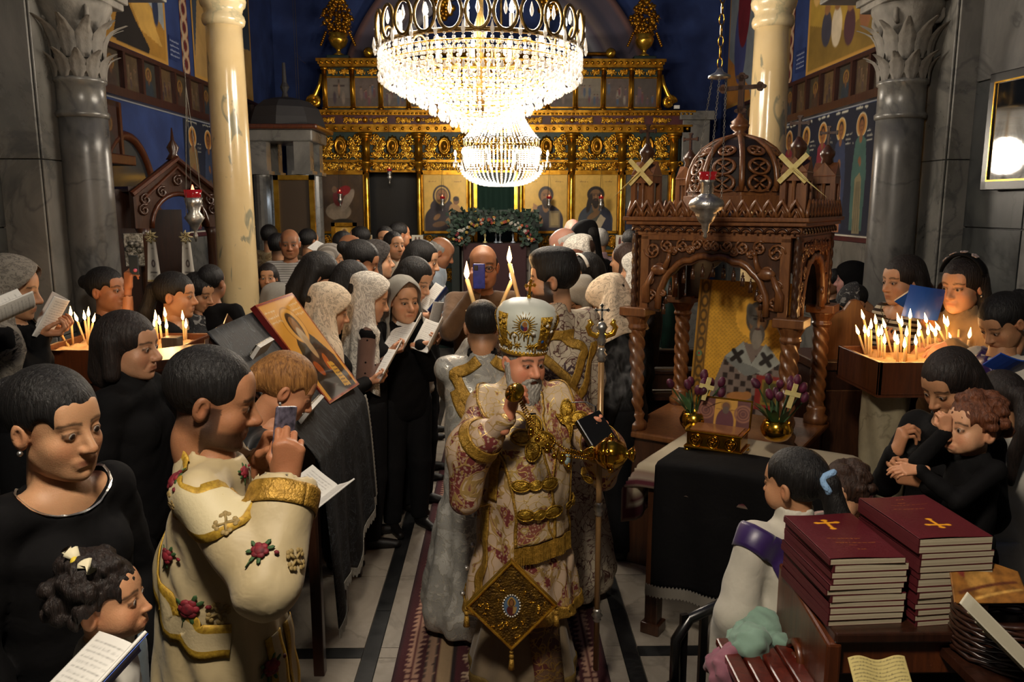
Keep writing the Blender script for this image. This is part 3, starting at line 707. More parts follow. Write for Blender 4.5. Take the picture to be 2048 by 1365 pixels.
for i in range(7):
    c = (xc[i] + xc[i + 1]) / 2; w = xc[i + 1] - xc[i]
    link('carving', CARV, isc, (c, -.015, (zi(265) + zi(320)) / 2)); link('oval_boss', ROS, isc, (c, -.01, (zi(265) + zi(320)) / 2))
    link('carving', CARB, isc, (c, -.015, zi(333)))
    obj('panel_mould', bx(xc[i], xc[i + 1], -.03, 0, zi(325), zi(320)), GOLD, isc)
    obj('panel_mould', bx(xc[i], xc[i + 1], -.03, 0, zi(345), zi(341)), GOLD, isc)
    link('carving', CARF, isc, (c, -.05, zi(241)))
    obj('frieze_boss', xf(lathe([(0, .03), (.02, .028), (.035, .01), (.045, 0)], 8), (xc[i] + .0, -.05, zi(241)), (pi / 2, 0, 0)), GOLDB, isc)
    if i not in (1, 3):
        link('carving', CARL, isc, (c, -.015, zi(485)))
        obj('base_panel', join(bx(c - .28, c + .28, -.012, 0, zi(600), zi(520)), ), GREENW, isc)
        link('carving', CARL, isc, (c, -.02, zi(550)))
        fr = []
        for a, b, d, e in ((c - .33, c + .33, zi(512), zi(508)), (c - .33, c + .33, zi(605), zi(601)), (c - .33, c - .3, zi(605), zi(508)), (c + .3, c + .33, zi(605), zi(508))): fr.append(bx(a, b, -.03, 0, d, e))
        obj('base_frame', join(*fr), GOLD, isc)
    obj('base_mould', bx(xc[i], xc[i + 1], -.06, 0, zi(505), zi(500)), GOLD, isc)
# columns
cap = lathe([(.05, 0), (.055, .02), (.05, .05), (.075, .09), (.1, .13), (.1, .15), (.07, .16)], 12)
SHAFT = mesh_data('column', *lathe([(.045, zi(510)), (.042, zi(480)), (.036, zi(360)), (.034, zi(345))], 14), GOLDB)
CAPM = mesh_data('capital', *join(cap, tube([(-.09 + .03 * cos(t * .7), -.07, .12 + .03 * sin(t * .7)) for t in range(9)], .014, 5), tube([(.09 - .03 * cos(t * .7), -.07, .12 + .03 * sin(t * .7)) for t in range(9)], .014, 5)), GOLD)
PEDM = mesh_data('pedestal', *join(bx(-.09, .09, -.1, 0, 0, zi(505)), bx(-.1, .1, -.12, 0, zi(508), zi(503))), GREENW)
PIL = mesh_data('pilaster', *join(bx(-.055, .055, -.06, 0, zi(322), zi(272)), bx(-.1, .1, -.09, 0, zi(272), zi(266)), bx(-.08, .08, -.08, 0, zi(277), zi(272)), bx(-.03, .03, -.075, -.06, zi(315), zi(282))), GOLD)
for i, x in enumerate(xc):
    link('column', SHAFT, isc, (x, -.07, 0)); link('capital', CAPM, isc, (x, -.05, zi(345))); link('pedestal', PEDM, isc, (x, -.0, 0)); link('pilaster', PIL, isc, (x, -.01, 0))
# entablature
x0, x1 = xi(610), xi(1385)
obj('frieze', bx(x0 + .06, x1 - .06, -.04, .2, zi(250), zi(232)), MAROON, isc)
obj('cornice', join(bx(x0, x1, -.12, .2, zi(226), zi(222)), bx(x0 + .03, x1 - .03, -.09, .2, zi(232), zi(226)), bx(x0 + .03, x1 - .03, -.07, .2, zi(254), zi(250)), bx(x0 + .05, x1 - .05, -.05, .2, zi(265), zi(254))), GOLD, isc)
BALL = mesh_data('bead', *sphere((0, 0, 0), .026, 8, 6), GOLDB); DENT = mesh_data('dentil', *box((0, 0, 0), (.035, .03, .025)), GOLDB)
for k in range(46): link('bead', BALL, isc, (x0 + .1 + k * (x1 - x0 - .2) / 45, -.07, zi(258)))
for k in range(92): link('dentil', DENT, isc, (x0 + .06 + k * (x1 - x0 - .12) / 91, -.1, zi(229)))
# upper tier
xu = [xi(655 + 54.9 * k) for k in range(13)]
UP = mesh_data('pilaster', *join(bx(-.03, .03, -.05, 0, zi(218), zi(138)), bx(-.045, .045, -.065, 0, zi(141), zi(136)), bx(-.04, .04, -.06, 0, zi(222), zi(216)), carving(.05, .5, 4, .8, .02)[0:2] and bx(-.015, .015, -.06, -.05, zi(205), zi(150))), GOLD)
for k in range(13): link('pilaster', UP, isc, (xu[k], 0, 0))
tones = ('#7c7064', '#6b5a50', '#746a60', '#5c5450', '#696058', '#5f5650', '#6a5f58', '#5c5450', '#70675e', '#8a7f6c', '#66564e', '#554a44')
for k in range(12):
    c = (xu[k] + xu[k + 1]) / 2; w, h = .33, zi(157) - zi(214)
    C = Canvas(w, h, 30, 38, tones[k]); C.rect(0, 0, 1, .3, '#5a4a3c', .6); C.c *= .62
    if k == 0: C.rect(.47, .3, .53, .95, '#2c1c16'); C.rect(.25, .7, .75, .76, '#2c1c16'); C.ell(.5, .6, .05, .2, '#8a6a50'); C.ell(.3, .3, .07, .22, '#3a2c34'); C.ell(.68, .3, .07, .22, '#7a6a5c'); C.mottle(.1)
    else:
        crowd_scene(C, 20 + k); C.ell(.5, .72, .06, .16, '#a8947c', 0, .8) if k in (2, 8) else None
    ip = obj('icon', C.shape(lambda u, v: (c - w / 2 + u * w, -.012, zi(214) + v * h)), PAINT, isc)
    fr = []
    for a, b, d, e in ((-.2, .2, zi(157), zi(154)), (-.2, .2, zi(217), zi(214)), (-.2, -.165, zi(217), zi(154)), (.165, .2, zi(217), zi(154))): fr.append(bx(c + a, c + b, -.035, 0, d, e))
    obj('frame', join(*fr), GOLD, ip)
    link('carving', CARU, isc, (c, -.01, zi(145)))
obj('top_cornice', join(bx(xi(648), xi(1318), -.1, .2, zi(136), zi(130)), bx(xi(642), xi(1324), -.13, .2, zi(126), zi(120)), bx(xi(645), xi(1321), -.11, .2, zi(131), zi(126))), GOLD, isc)
for k in range(60): link('bead', BALL, isc, (xi(652) + k * (xi(1314) - xi(652)) / 59, -.13, zi(128)))
for s, px in ((-1, 636), (1, 1332)):
    x = xi(px); pts = [(x + s * .02 + s * .1 * cos(q * .55) * (1 - q / 16), -.02, zi(205) + .1 * sin(q * .55) * (1 - q / 16)) for q in range(13)]
    obj('scroll_bracket', join(tube(pts, .035, 6), tube([(x + s * .1, -.02, zi(204)), (x + s * .0, -.02, zi(190)), (x - s * .06, -.02, zi(172)), (x - s * .1, -.02, zi(150))], [.05, .04, .03, .03], 6), sphere((x + s * .02, -.04, zi(205)), .05, 10, 6)), GOLDB, isc, smooth=True)
# large icons
def frame_rect(c, z0, z1, w, d=.05, b=.035):
    return join(bx(c - w / 2, c - w / 2 + b, -d, 0, z0, z1), bx(c + w / 2 - b, c + w / 2, -d, 0, z0, z1), bx(c - w / 2, c + w / 2, -d, 0, z0, z0 + b), bx(c - w / 2, c + w / 2, -d, 0, z1 - b, z1))
GB = '#d8ae50'
def mk(i):
    C = Canvas(.62, .86, 74, 100, GB)
    if i == 0:
        C = Canvas(.62, .86, 74, 100, '#4a3620'); C.ell(.4, .35, .3, .16, '#8a7a66'); C.ell(.62, .55, .1, .22, '#9a8a78', -.5); C.ell(.4, .6, .12, .16, '#6b1f1c'); C.ell(.55, .72, .16, .08, '#8a1c1e', .5); C.ell(.32, .74, .06, .06, '#7a5a3c'); C.ell(.5, .12, .3, .1, '#2a2318'); C.mottle(.2, 6)
    elif i == 2:
        bust(C, .42, -.02, 1.0, '#2a2026', None, '#8d6238', '#2a2026', veil='#2b2027'); C.ell(.5, .5, .1, .02, GB, 0, 0)
        C.ring(.42, .63, .155, .145, .09, '#c9a55a'); C.ell(.76, .3, .16, .2, '#a87d48', .3); C.ell(.7, .14, .2, .1, '#8f6a3a', -.4); C.ell(.76, .54, .075, .07, '#7a5230'); C.ell(.76, .575, .07, .045, '#2c1c14'); C.ell(.35, .12, .16, .05, '#6a4a2c', .2); C.ell(.3, .25, .1, .04, '#8a6238', .8)
    elif i == 4:
        bust(C, .5, -.02, 1.0, '#262433', '#1f1d2a', '#84602f' if 0 else '#8a6238', '#231712', beard='#2c1c14'); C.poly([(.12, .0), (.2, .5), (.3, .45), (.25, 0)], '#a87a4c'); C.rect(.58, .06, .84, .36, '#7a6a4a'); C.rect(.62, .1, .8, .32, '#a08a5c'); C.ell(.36, .2, .06, .1, '#8a6238', .3)
    elif i == 5:
        bust(C, .5, -.02, 1.0, '#39414c', '#4a4a40', '#7a5a38', '#211914', beard='#231a14', hs=.13); C.ell(.35, .5, .06, .18, '#211914', -.2); C.ell(.64, .5, .06, .18, '#211914', .2); C.poly([(.55, .0), (.9, 0), (.85, .35), (.65, .4)], '#262c40'); C.poly([(.45, .08), (.62, .03), (.75, .22), (.62, .3)], '#b9a88a'); C.ell(.45, .28, .18, .05, '#7a5a38', .6)
    elif i == 6:
        C = Canvas(.62, .86, 74, 100, '#5c5a50'); C.rect(0, 0, 1, .4, '#2c3448'); C.rect(.2, .4, .55, .8, '#7d7a74'); C.poly([(.18, .8), (.37, .95), (.57, .8)], '#5f4a40'); C.rect(.28, .55, .36, .72, '#3a3a44'); C.rect(.42, .55, .5, .72, '#3a3a44'); C.ell(.7, .3, .2, .2, '#3c465c'); C.mottle(.2, 8)
    for (cx_, cy_), sd in (((.2, .88), 1), ((.8, .88), 2)):
        if i in (2, 4, 5): C.scribble(cx_ - .08, cx_ + .08, cy_, .02, '#6a3418', i + sd)
    return C.mottle(.07, 14, i)
for i in (0, 2, 4, 5, 6):
    c = (xc[i] + xc[i + 1]) / 2 - (0 if i != 0 else .0); C = mk(i)
    ip = obj('icon', C.shape(lambda u, v: (c - .31 + u * .62, -.012, zi(462) + v * (zi(350) - zi(462)))), PAINTG, isc)
    obj('frame', frame_rect(c, zi(467), zi(345), .7), GOLD, ip)
# royal doors and curtain
c = (xc[3] + xc[4]) / 2
obj('royal_door', join(bx(c - .37, c - .01, .02, .07, 0, zi(420)), bx(c + .01, c + .37, .02, .07, 0, zi(420))), GREENW, isc)
for s in (-1, 1): link('carving', CARL, isc, (c + s * .0, .0, zi(560) + s * .14))
CURT = grid(lambda u, v: (c - .42 + u * .84, .16 + .02 * sin(u * 34), zi(470) + v * (zi(345) - zi(470))), 60, 4)
obj('sanctuary_curtain', CURT, M('dark green curtain', '#1c3a30', .9), isc, smooth=True)
obj('door_jamb', join(bx(xc[3] + .05, xc[3] + .1, -.04, 0, zi(500), zi(345)), bx(xc[4] - .1, xc[4] - .05, -.04, 0, zi(500), zi(345))), GOLDB, isc)
obj('crest_rod', join(tube([(xi(745), .1, zi(105)), (xi(1225), .1, zi(105))], .03, 8), ), GOLD, isc, smooth=True)
for px in (741, 1219): obj('crest_boss', xf(lathe([(.07, -.02), (.075, 0), (.055, .02), (.03, .03), (.01, .045)], 14), (xi(px), .06, zi(104)), (pi / 2, 0, 0)), GOLDB, isc, smooth=True)
obj('crest', join(bx(xi(900), xi(1090), .02, .12, zi(120), zi(95)), *[sphere((xi(1095) + .13 * cos(a * 2.4) * (1 - a / 30), .05, zi(15) + .14 * sin(a * 2.4) * (1 - a / 30)), .05, 7, 5) for a in range(22)], *[sphere((xi(890) + .13 * cos(a * 2.4) * (1 - a / 30), .05, zi(15) + .14 * sin(a * 2.4) * (1 - a / 30)), .05, 7, 5) for a in range(22)]), GOLD, isc, smooth=True)
for px in (620, 1350):
    obj('spot_lamp', box((xi(px), -.02, zi(214)), (.08, .05, .05)), WHITEP, isc, bev=.006)
for i, x in enumerate((xc[0] - .28, xc[7] + .25)): struct('trim_%d' % (5 + i), join(bx(x - .2, x + .2, 11.95, 12.25, 0, zi(240)), bx(x - .25, x + .25, 11.9, 12.3, zi(240), zi(222))), GREYL, bev=.01)
# vases of gilt flowers on the screen
def flower_vase(px, label):
    o = empty('gilt_flower_vase', (at(px, 300, YI).x, YI + .08, zi(120)), label=label, cat='vase')
    obj('foot', join(box((0, 0, .03), (.32, .22, .06)), ), GREENW, o, bev=.01)
    obj('urn', lathe([(.07, .06), (.08, .08), (.03, .11), (.035, .15), (.1, .2), (.13, .26), (.14, .3), (.12, .32), (.15, .36)], 20, fl=lambda a, k: 1 + .05 * abs(sin(8 * a)) if 3 < k < 7 else 1), GOLDB, o, smooth=True)
    r = random.Random(px); sh = []
    for k in range(170):
        h = r.random(); a = r.uniform(0, 2 * pi); rr = .21 * sin(pi * (h * .8 + .14)) * r.uniform(.5, 1)
        p = (rr * cos(a), rr * .6 * sin(a), .34 + .52 * h)
        sh.append(xf(lathe([(.008, -.02), (.038, 0), (.02, .016), (.012, .028)], 6), p, (r.uniform(-1, 1), r.uniform(-1, 1), 0)))
        sh.append(tube([p, (p[0] * 1.25 + r.uniform(-.02, .02), p[1] * 1.2 - .02, p[2] - .05)], [.018, .003], 4, .3))
    for s in (-1, 1):
        for k in range(7): sh.append(sphere((s * (.17 + .012 * k), -.03, .38 - k * .028), .022, 6, 4))
    obj('bouquet', join(*sh), GOLD, o, smooth=True, kind='stuff')
flower_vase(682, 'gilt vase of carved flowers on the left end of the icon screen'); flower_vase(1285, 'gilt vase of carved flowers on the right end of the icon screen')
# hanging silver oil lamps before the icons
SLAMP = None; CHAIN = M('tarnished chain', '#4a463e', .5, .8)
def oil_lamp(p, top, sc, label, group='small silver oil lamps hung before the icons', br=False):
    global SLAMP
    if SLAMP is None:
        o = empty('oil_lamp', (0, 0, 0), label='', cat='oil lamp', group=group)
        obj('bowl', lathe([(.004, -.16), (.012, -.13), (.006, -.11), (.03, -.07), (.05, -.04), (.028, -.01), (.04, .03), (.045, .06)], 14), SILVER, o, smooth=True)
        obj('glass_cup', lathe([(.035, .05), (.045, .1), (.04, .1), (.03, .05)], 12), RUBY, o, smooth=True)
        obj('flame', lathe([(.002, .09), (.009, .1), (.002, .125)], 8), emis('lamp flame', '#ff6a4a', 8), o, smooth=True)
        for k in range(3):
            a = 2 * pi * k / 3; obj('chain', tube([(.05 * cos(a), .05 * sin(a), -.03), (0, 0, .6)], .0018, 4), CHAIN, o)
        SLAMP = o; c = o
    else: c = copy_tree(SLAMP)
    c['label'] = label; c.location = p; c.scale = (sc,) * 3
    if top - p[2] > .6 * sc + .05:
        ch = [x for x in c.children if x.name.startswith('chain')]
        zt = (top - p[2]) / sc; obj('hanger', tube([(0, 0, .6), (0, 0, zt)] + ([(0, .26, zt)] if br else []), .002, 4), CHAIN, c)
    return c
t = NT('ruby glass'); RUBY = t.fin('#8a0612', .1, 0, Transmission_Weight=.6, Emission_Color=(1, .05, .05, 1), Emission_Strength=.08)
for px, py, nm in ((680, 395, 'the icon of the rider'), (779, 350, 'the dark side door'), (885, 405, 'the icon of mother and child'), (1098, 405, 'the icon of the bearded teacher'), (1202, 405, 'the icon of the long-haired prophet'), (1300, 405, 'the icon of the church')):
    p = at(px, py, YI - .35); oil_lamp(p, zi(258), .85, 'small silver oil lamp hanging before ' + nm, br=True)
for px, py, d in ((608, 425, 10.8), (600, 345, 10.8)):
    o = oil_lamp(at(px, py, d), 5.9, 1.7 if py > 400 else 1.3, 'brass-toned hanging lamp left of the icon screen, ' + ('lower one' if py > 400 else 'upper one'))
# small icons and sashes fixed low on the screen
for px, w, seed, lab in ((835, 20, 3, 'small white icon card of two saints on the screen post'), (733, 20, 4, 'small icon card with a gilt ground on the screen post'), (1243, 20, 5, 'small bright icon card near the kiosk')):
    C = Canvas(.17, .2, 28, 34, '#d8cfb8'); C.rect(.06, .05, .94, .95, '#e4dcc8' if seed != 4 else '#b08a4a')
    for q in (.35, .65): C.ell(q, .45, .12, .38, '#6a2c2c'); C.ell(q, .8, .07, .07, '#7a5a3c')
    p = at(px, 484, YI - .13)
    o = obj('icon_card', C.shape(lambda u, v: (p.x - .085 + u * .17, p.y, p.z - .1 + v * .2)), PAINT, label=lab, cat='icon'); thick(o, .012, -1)
for px, lab in ((935, 'white embroidered sash hanging left of the royal doors'), (1051, 'white embroidered sash hanging right of the royal doors')):
    C = Canvas(.16, .85, 24, 90, '#b9b2a8')
    for k in range(4): C.rect(.45, .12 + k * .22, .55, .24 + k * .22, '#4a3034'); C.rect(.25, .17 + k * .22, .75, .2 + k * .22, '#4a3034')
    p = at(px, 495, 11.0)
    obj('sash', C.shape(lambda u, v: (p.x - .08 + u * .16, p.y + .015 * sin(u * 9), p.z - .85 + v * .85)), PAINT, label=lab, cat='sash')
# flowered canopy (epitaphios) before the royal doors
ep = empty('flower_canopy', (at(990, 480, 10.9).x, 10.9, 0), label='low canopy covered in dark foliage and small flowers before the royal doors', cat='canopy')
ze = lambda py: at(990, py, 10.6).z
w2 = .52
obj('table', join(bx(-.42, .42, -.3, .3, .0, ze(488)), ), M('dark red drape', '#2a1114', .9), ep, bev=.02)
for sx in (-1, 1):
    for sy in (-1, 1): obj('post', bx(sx * w2 - .05, sx * w2 + .05, sy * .28 - .05, sy * .28 + .05, 0, ze(430)), M('dark foliage post', '#0f1713', .9), ep)
obj('roof', bx(-w2 - .06, w2 + .06, -.34, .34, ze(455), ze(425)), M('dark foliage post', '#0f1713', .9), ep)
obj('arch_valance', prism([(-w2, ze(428)), (w2, ze(428)), (w2, ze(486))] + [(w2 * cos(a * pi / 12) * .78, ze(486) + (ze(458) - ze(486)) * sin(a * pi / 12)) for a in range(13)] + [(-w2, ze(486))], .06, 'xz', -.3), M('dark foliage post', '#0f1713', .9), ep)
r = random.Random(3); lv = []
for k in range(500):
    x = r.uniform(-.6, .6); z = r.uniform(ze(490), ze(422))
    if abs(x) < .36 and z < ze(466): continue
    lv.append(xf(grid(lambda u, v: ((u - .5) * .05 * sin(pi * v), 0, v * .07), 2, 2), (x, -.36 + r.uniform(-.02, .02), z), (r.uniform(-.8, .8), r.uniform(-2, 2), r.uniform(-.8, .8)))[:2])
fo = obj('foliage', join(*lv), M('leaf green dark', '#12261b', .7, c2='#24382a', scale=9), ep, kind='stuff')
FC = [mesh_data('flower', *join(*[xf(sphere((.018, 0, 0), (.02, .008, .014), 6, 4), rot=(pi / 2 * 0, q * 1.26, 0)) for q in range(5)], sphere((0, -.01, 0), .013, 6, 4)), M('flower ' + n, c, .8)) for n, c in (('rose', '#6a2428'), ('orange', '#8a4420'), ('white', '#98948a'), ('yellow', '#8a7028'))]
for k in range(64):
    a = r.uniform(.1, pi - .1); x = .47 * cos(a) * r.uniform(.9, 1.2); z = ze(486) + (ze(444) - ze(486)) * sin(a) * r.uniform(.9, 1.25)
    link('flower', FC[r.randrange(4)], ep, (x, -.4, z), (r.uniform(-.5, .5), r.uniform(0, 6), r.uniform(-.5, .5)), (.62,) * 3)
for k, (px, c) in enumerate(((970, '#d8c88a'), (992, '#9aa8b8'), (1000, '#a8b4c0'), (1026, '#c8d4e8'))):
    p = at(px, 486, 10.75); obj('altar_candlestick', lathe([(.035, 0), (.03, .01), (.01, .03), (.012, .08), (.02, .1), (.012, .12), (.012, .2)], 12), M('candlestick ' + str(k), c, .3, .6), loc=p, label=('short brass', 'slim pewter', 'second slim pewter', 'tall bright')[k] + ' candlestick on the flower canopy table', cat='candlestick', smooth=True)
# blue-white sanctuary light and lamp
dl = empty('desk_lamp', at(582, 395, 10.4), label='small dark clip lamp with a cold white glow left of the screen', cat='lamp')
obj('shade', lathe([(.02, .07), (.035, .06), (.09, 0), (.085, 0), (.03, .055)], 18), BLACK, dl, smooth=True); obj('bulb', sphere((0, 0, .015), (.06, .06, .03), 10, 6), emis('cold bulb', '#bcd8ff', 12), dl)
obj('arm', tube([(0, 0, .06), (-.1, .1, .1), (-.3, .3, .06)], .01, 6), BLACK, dl)
q = lamp('desk_lamp_light', at(582, 402, 10.38), 4, (.75, .87, 1), .04)
# ---------------------------------------------------------------- people: heads, hands, bodies, hair, clothes
SKIN = vcol('skin', .5, 0, .12, 260, spec=.35, Subsurface_Weight=.12, Subsurface_Scale=.006)
HEADS = {}
def head_mesh(kind, res):
    """kind: m, f, o (old woman), b (bishop), c (child); face along +y, eyes at z = 0"""
    key = (kind, res)
    if key in HEADS: return HEADS[key]
    m = kind in 'mb'; ch = kind == 'c'; s = SDF((-.1, -.13, -.215), (.1, .135, .14), res)
    jw = {'m': 1.08, 'b': 1.18, 'f': 1.0, 'o': 1.04, 'c': .98}[kind]; chz = .02 if ch else 0
    s.ell((0, -.014, .036), (.0755, .097, .084), .02)
    s.ell((0, .03, -.03 + chz * .4), (.0605 * jw, .064, .08 - chz * .5), .03)
    s.ell((0, .03, -.076 + chz), (.047 * jw, .05, .036), .03); s.ell((0, .071, -.1 + chz), (.02 * jw, .018, .017), .02)
    for x in (-1, 1):
        s.ell((x * .041, .055, -.03), (.025 * jw, .024, .024), .018); s.ell((x * .04, .034, -.055 + chz), (.02, .03, .03), .03); s.cap((x * (.05 if m else .044), .0, -.058 + chz), (x * .026, .06, -.093 + chz), .017 if m else .013, .013 if m else .011, .025)
        if ch or kind == 'b': s.ell((x * .042, .048, -.05), (.024, .024, .024), .02)
    s.cap((-.038, .074, .024), (.038, .074, .024), .0125 if m else .0095, None, .018)
    s.ell((0, .06, .05), (.05, .026, .032), .03)
    for x in (-1, 1): s.ell((x * .032, .1, .0), (.021, .017, .0125), .012, 'sub')
    n = {'m': 1.08, 'b': 1.22, 'f': .95, 'o': 1.1, 'c': .72}[kind]
    s.cap((0, .082, .016), (0, .088 + .024 * n, -.03), .0068 * n, .0105 * n, .014); s.ell((0, .098 + .008 * n, -.036), (.0125 * n, .012, .0095 * n), .008)
    for x in (-1, 1): s.ell((x * .0125 * n, .097, -.0365), (.0085 * n, .011, .0085 * n), .006)
    s.cap((-.02, .083, -.063), (.02, .083, -.063), .0095, None, .008); s.cap((-.006, .0885, -.0605), (.006, .0885, -.0605), .0075, None, .007)
    s.cap((-.015, .084, -.0745), (.015, .084, -.0745), .0095, None, .007)
    s.cap((-.026, .096, -.0655), (0, .1, -.068), .0035, None, .004, 'sub'); s.cap((.026, .096, -.0655), (0, .1, -.068), .0035, None, .004, 'sub'); s.ell((0, .098, -.086), (.022, .009, .005), .008, 'sub')
    if kind in 'ob':
        for x in (-1, 1): s.cap((x * .02, .098, -.035), (x * .034, .083, -.068), .0032, None, .008, 'sub'); s.cap((x * .022, .098, -.012), (x * .042, .086, -.014), .003, None, .006, 'sub')
    for x in (-1, 1):
        s.ell((x * .031, .0775, .002), (.0165, .0145, .0135), .004); s.ell((x * .0315, .0945, .001), (.0145, .0085, .004 if not ch else .005), .002, 'sub')
        s.ell((x * .078, -.01, -.008), (.011, .019, .032), .006, 'u', (0, x * .12, x * .25)); s.ell((x * .0865, -.004, -.006), (.006, .0095, .018), .004, 'sub')
    s.cap((0, -.02, -.07), (0, -.03, -.2), {'m': .051, 'b': .06, 'f': .044, 'o': .048, 'c': .04}[kind], {'m': .058, 'b': .068, 'f': .052, 'o': .056, 'c': .048}[kind], .03)
    V, F = s.mesh()
    e = SDF((-.016,) * 3, (.016,) * 3, .0024); e.ell((0, 0, 0), (.0128,) * 3, 0); EV, EF = e.mesh()
    HEADS[key] = (V, F, EV, EF); return HEADS[key]
def head_colors(V, EV, skin, kind, brow='#1c120d', lips=None, beard=None, bcol='#171110', look_x=0., scalp=0.):
    m = kind in 'mb'; x, y, z = np.abs(V[:, 0]), V[:, 1], V[:, 2]
    sk = np.array(cc(skin)); C = np.tile(sk, (len(V), 1))
    def mix(mask, col, a=1.):
        nonlocal C
        k = (np.clip(mask, 0, 1) * a)[:, None]; C = C * (1 - k) + np.array(cc(col)) * k
    g = lambda a, b, c, r: np.exp(-(((x - a) ** 2 + (y - b) ** 2 + (z - c) ** 2) / r ** 2))
    red = tuple(np.clip(sk * np.array((1.08, .72, .66)), 0, 1)); dk = tuple(sk * np.array((.55, .45, .42)))
    mix(g(.042, .08, -.035, .024), red, .45); mix(g(0, .115, -.034, .014), red, .4); mix(g(.08, 0, -.01, .03), red, .4)
    mix(g(.03, .09, -.012, .012), dk, .35); mix(np.exp(-((y - .093) ** 2 / .01 ** 2 + (z - .002) ** 2 / .009 ** 2 + (x - .031) ** 2 / .019 ** 2)), dk, .5)
    lp = lips or tuple(np.clip(sk * np.array((.82, .42, .4)), 0, 1)); mix(np.exp(-(((z + .0675) / (.0075 if not m else .006)) ** 4 + (x / .023) ** 4)) * (y > .075), lp, .7)
    mix(np.exp(-(((z + .0675) / .0024) ** 2 + (x / .024) ** 4)) * (y > .07), dk, .8)
    by = .024 + .004 * np.sin(np.clip((x - .012) / .04, 0, 1) * pi); mix(np.exp(-(((z - by) / (.0055 if m else .0038)) ** 4)) * (x > .011) * (x < .054) * (y > .04), brow, .85)
    lid = ((x - .0315) / .0165) ** 2 + ((z - .0015) / .0072) ** 2; mix(np.exp(-((lid - 1) / .55) ** 2) * (y > .075) * (z > -.002), '#17100d', .8); mix(np.exp(-((lid - 1) / .4) ** 2) * (y > .075) * (z <= -.002), dk, .5)
    mix(g(.0085, .104, -.044, .0045), '#2a120c', .8)
    if scalp: mix(np.clip((.035 - y) / .02, 0, 1) * np.clip((z + .085) / .03, 0, 1) * (1 - np.exp(-(((x - .08) / .02) ** 2 + ((y + .01) / .03) ** 2 + ((z + .01) / .04) ** 2))), bcol, scalp)
    if beard:
        bm = np.clip((-.048 - z) / .012, 0, 1) * (y > -.005) + np.clip((y + .005) / .01, 0, 1) * (x > .05) * (z < .0) * (y < .035)
        lipz = np.exp(-(((z + .07) / .011) ** 4 + (x / .021) ** 4)) * (y > .08)
        ms = np.exp(-(((z + .052) / .0075) ** 4 + (x / .03) ** 4)) * (y > .07)
        mix(np.clip(np.clip(bm, 0, 1) + ms - lipz, 0, 1) * (z > -.16), bcol, beard)
    ex, ey, ez = EV[:, 0] - look_x, EV[:, 1], EV[:, 2]; r = np.hypot(ex, ez + .001)
    E = np.tile(np.array((.36, .32, .28)), (len(EV), 1)); E[(r < .0068) & (ey > 0)] = cc('#26140b'); E[(r < .0028) & (ey > 0)] = (.005, .004, .004)
    return C, E
HANDS = {}
POSES = {'relax': ((20, 30, 18), (26, 34, 20), (30, 38, 22), (34, 40, 22), 0), 'hold': ((45, 55, 30), (50, 58, 32), (54, 60, 34), (56, 60, 34), 1), 'fist': ((72, 88, 55), (76, 92, 55), (78, 92, 55), (80, 92, 55), 2),
         'pinch': ((50, 48, 22), (58, 52, 25), (66, 58, 28), (72, 60, 30), 1), 'flat': ((8, 10, 5), (8, 10, 5), (9, 10, 6), (10, 12, 6), 0), 'censer': ((40, 55, 35), (62, 75, 45), (70, 82, 50), (50, 60, 35), 1)}
def hand_mesh(pose, side, res):
    key = (pose, side, res)
    if key in HANDS: return HANDS[key]
    s = SDF((-.075, -.06, -.11), (.075, .2, .035), res); P = POSES[pose]
    base = ((.027, .09), (.008, .096), (-.011, .091), (-.029, .08)); ln = ((.042, .026, .02), (.046, .03, .021), (.043, .028, .02), (.034, .021, .018)); rr = (.0092, .0095, .009, .0078)
    s.cap((0, -.05, 0), (0, .012, 0), .024, .023, .01)
    for (bx_, by), l, r, cu in zip(base, ln, rr, P):
        s.cap((bx_ * .6, .01, -.002), (bx_, by, 0), .0155, .0125, .016)
        p = np.array((bx_ * side, by, 0.)); p[0] = bx_; a = 0
        for q in range(3):
            a += radians(cu[q]); dv = np.array((bx_ * .25, cos(a), -sin(a))); n = p + dv * l[q]
            s.cap(p, n, r * (1.02 - .07 * q), r * (.96 - .09 * q), .0035); p = n
    s.ell((.022, .03, -.012), (.018, .032, .015), .012)
    t = P[4]; th = (((.022, .018, -.008), (.047, .05, -.014), (.058, .076, -.018), (.06, .1, -.022)), ((.022, .018, -.01), (.04, .048, -.034), (.034, .076, -.05), (.024, .1, -.058)), ((.022, .018, -.01), (.042, .046, -.03), (.03, .07, -.046), (.008, .078, -.052)))[t]
    for q in range(3): s.cap(th[q], th[q + 1], .0135 - .002 * q, .0115 - .0018 * q, .006)
    V, F = s.mesh(); V = V - 0
    if side < 0: V = V * np.array((-1, 1, 1)); F = F[:, ::-1]
    HANDS[key] = (V, F); return HANDS[key]
def ik(a, b, l1, l2, hint):
    a, b = Vector(a), Vector(b); v = b - a; d = v.length
    if d > (l1 + l2) * .995: b = a + v.normalized() * (l1 + l2) * .995; v = b - a; d = v.length
    d = max(d, abs(l1 - l2) + .02); t = (d * d + l1 * l1 - l2 * l2) / (2 * d); hh = sqrt(max(l1 * l1 - t * t, 0)); n = v.normalized()
    u = Vector(hint) - n * n.dot(Vector(hint)); u = u.normalized() if u.length > 1e-4 else Vector((0, 0, -1))
    return a + n * t + u * hh, b
RES = {'hi': (.0095, .0034, .0042, .005), 'mid': (.014, .0052, .0055, .008), 'lo': (.021, .0075, .008, .012)}
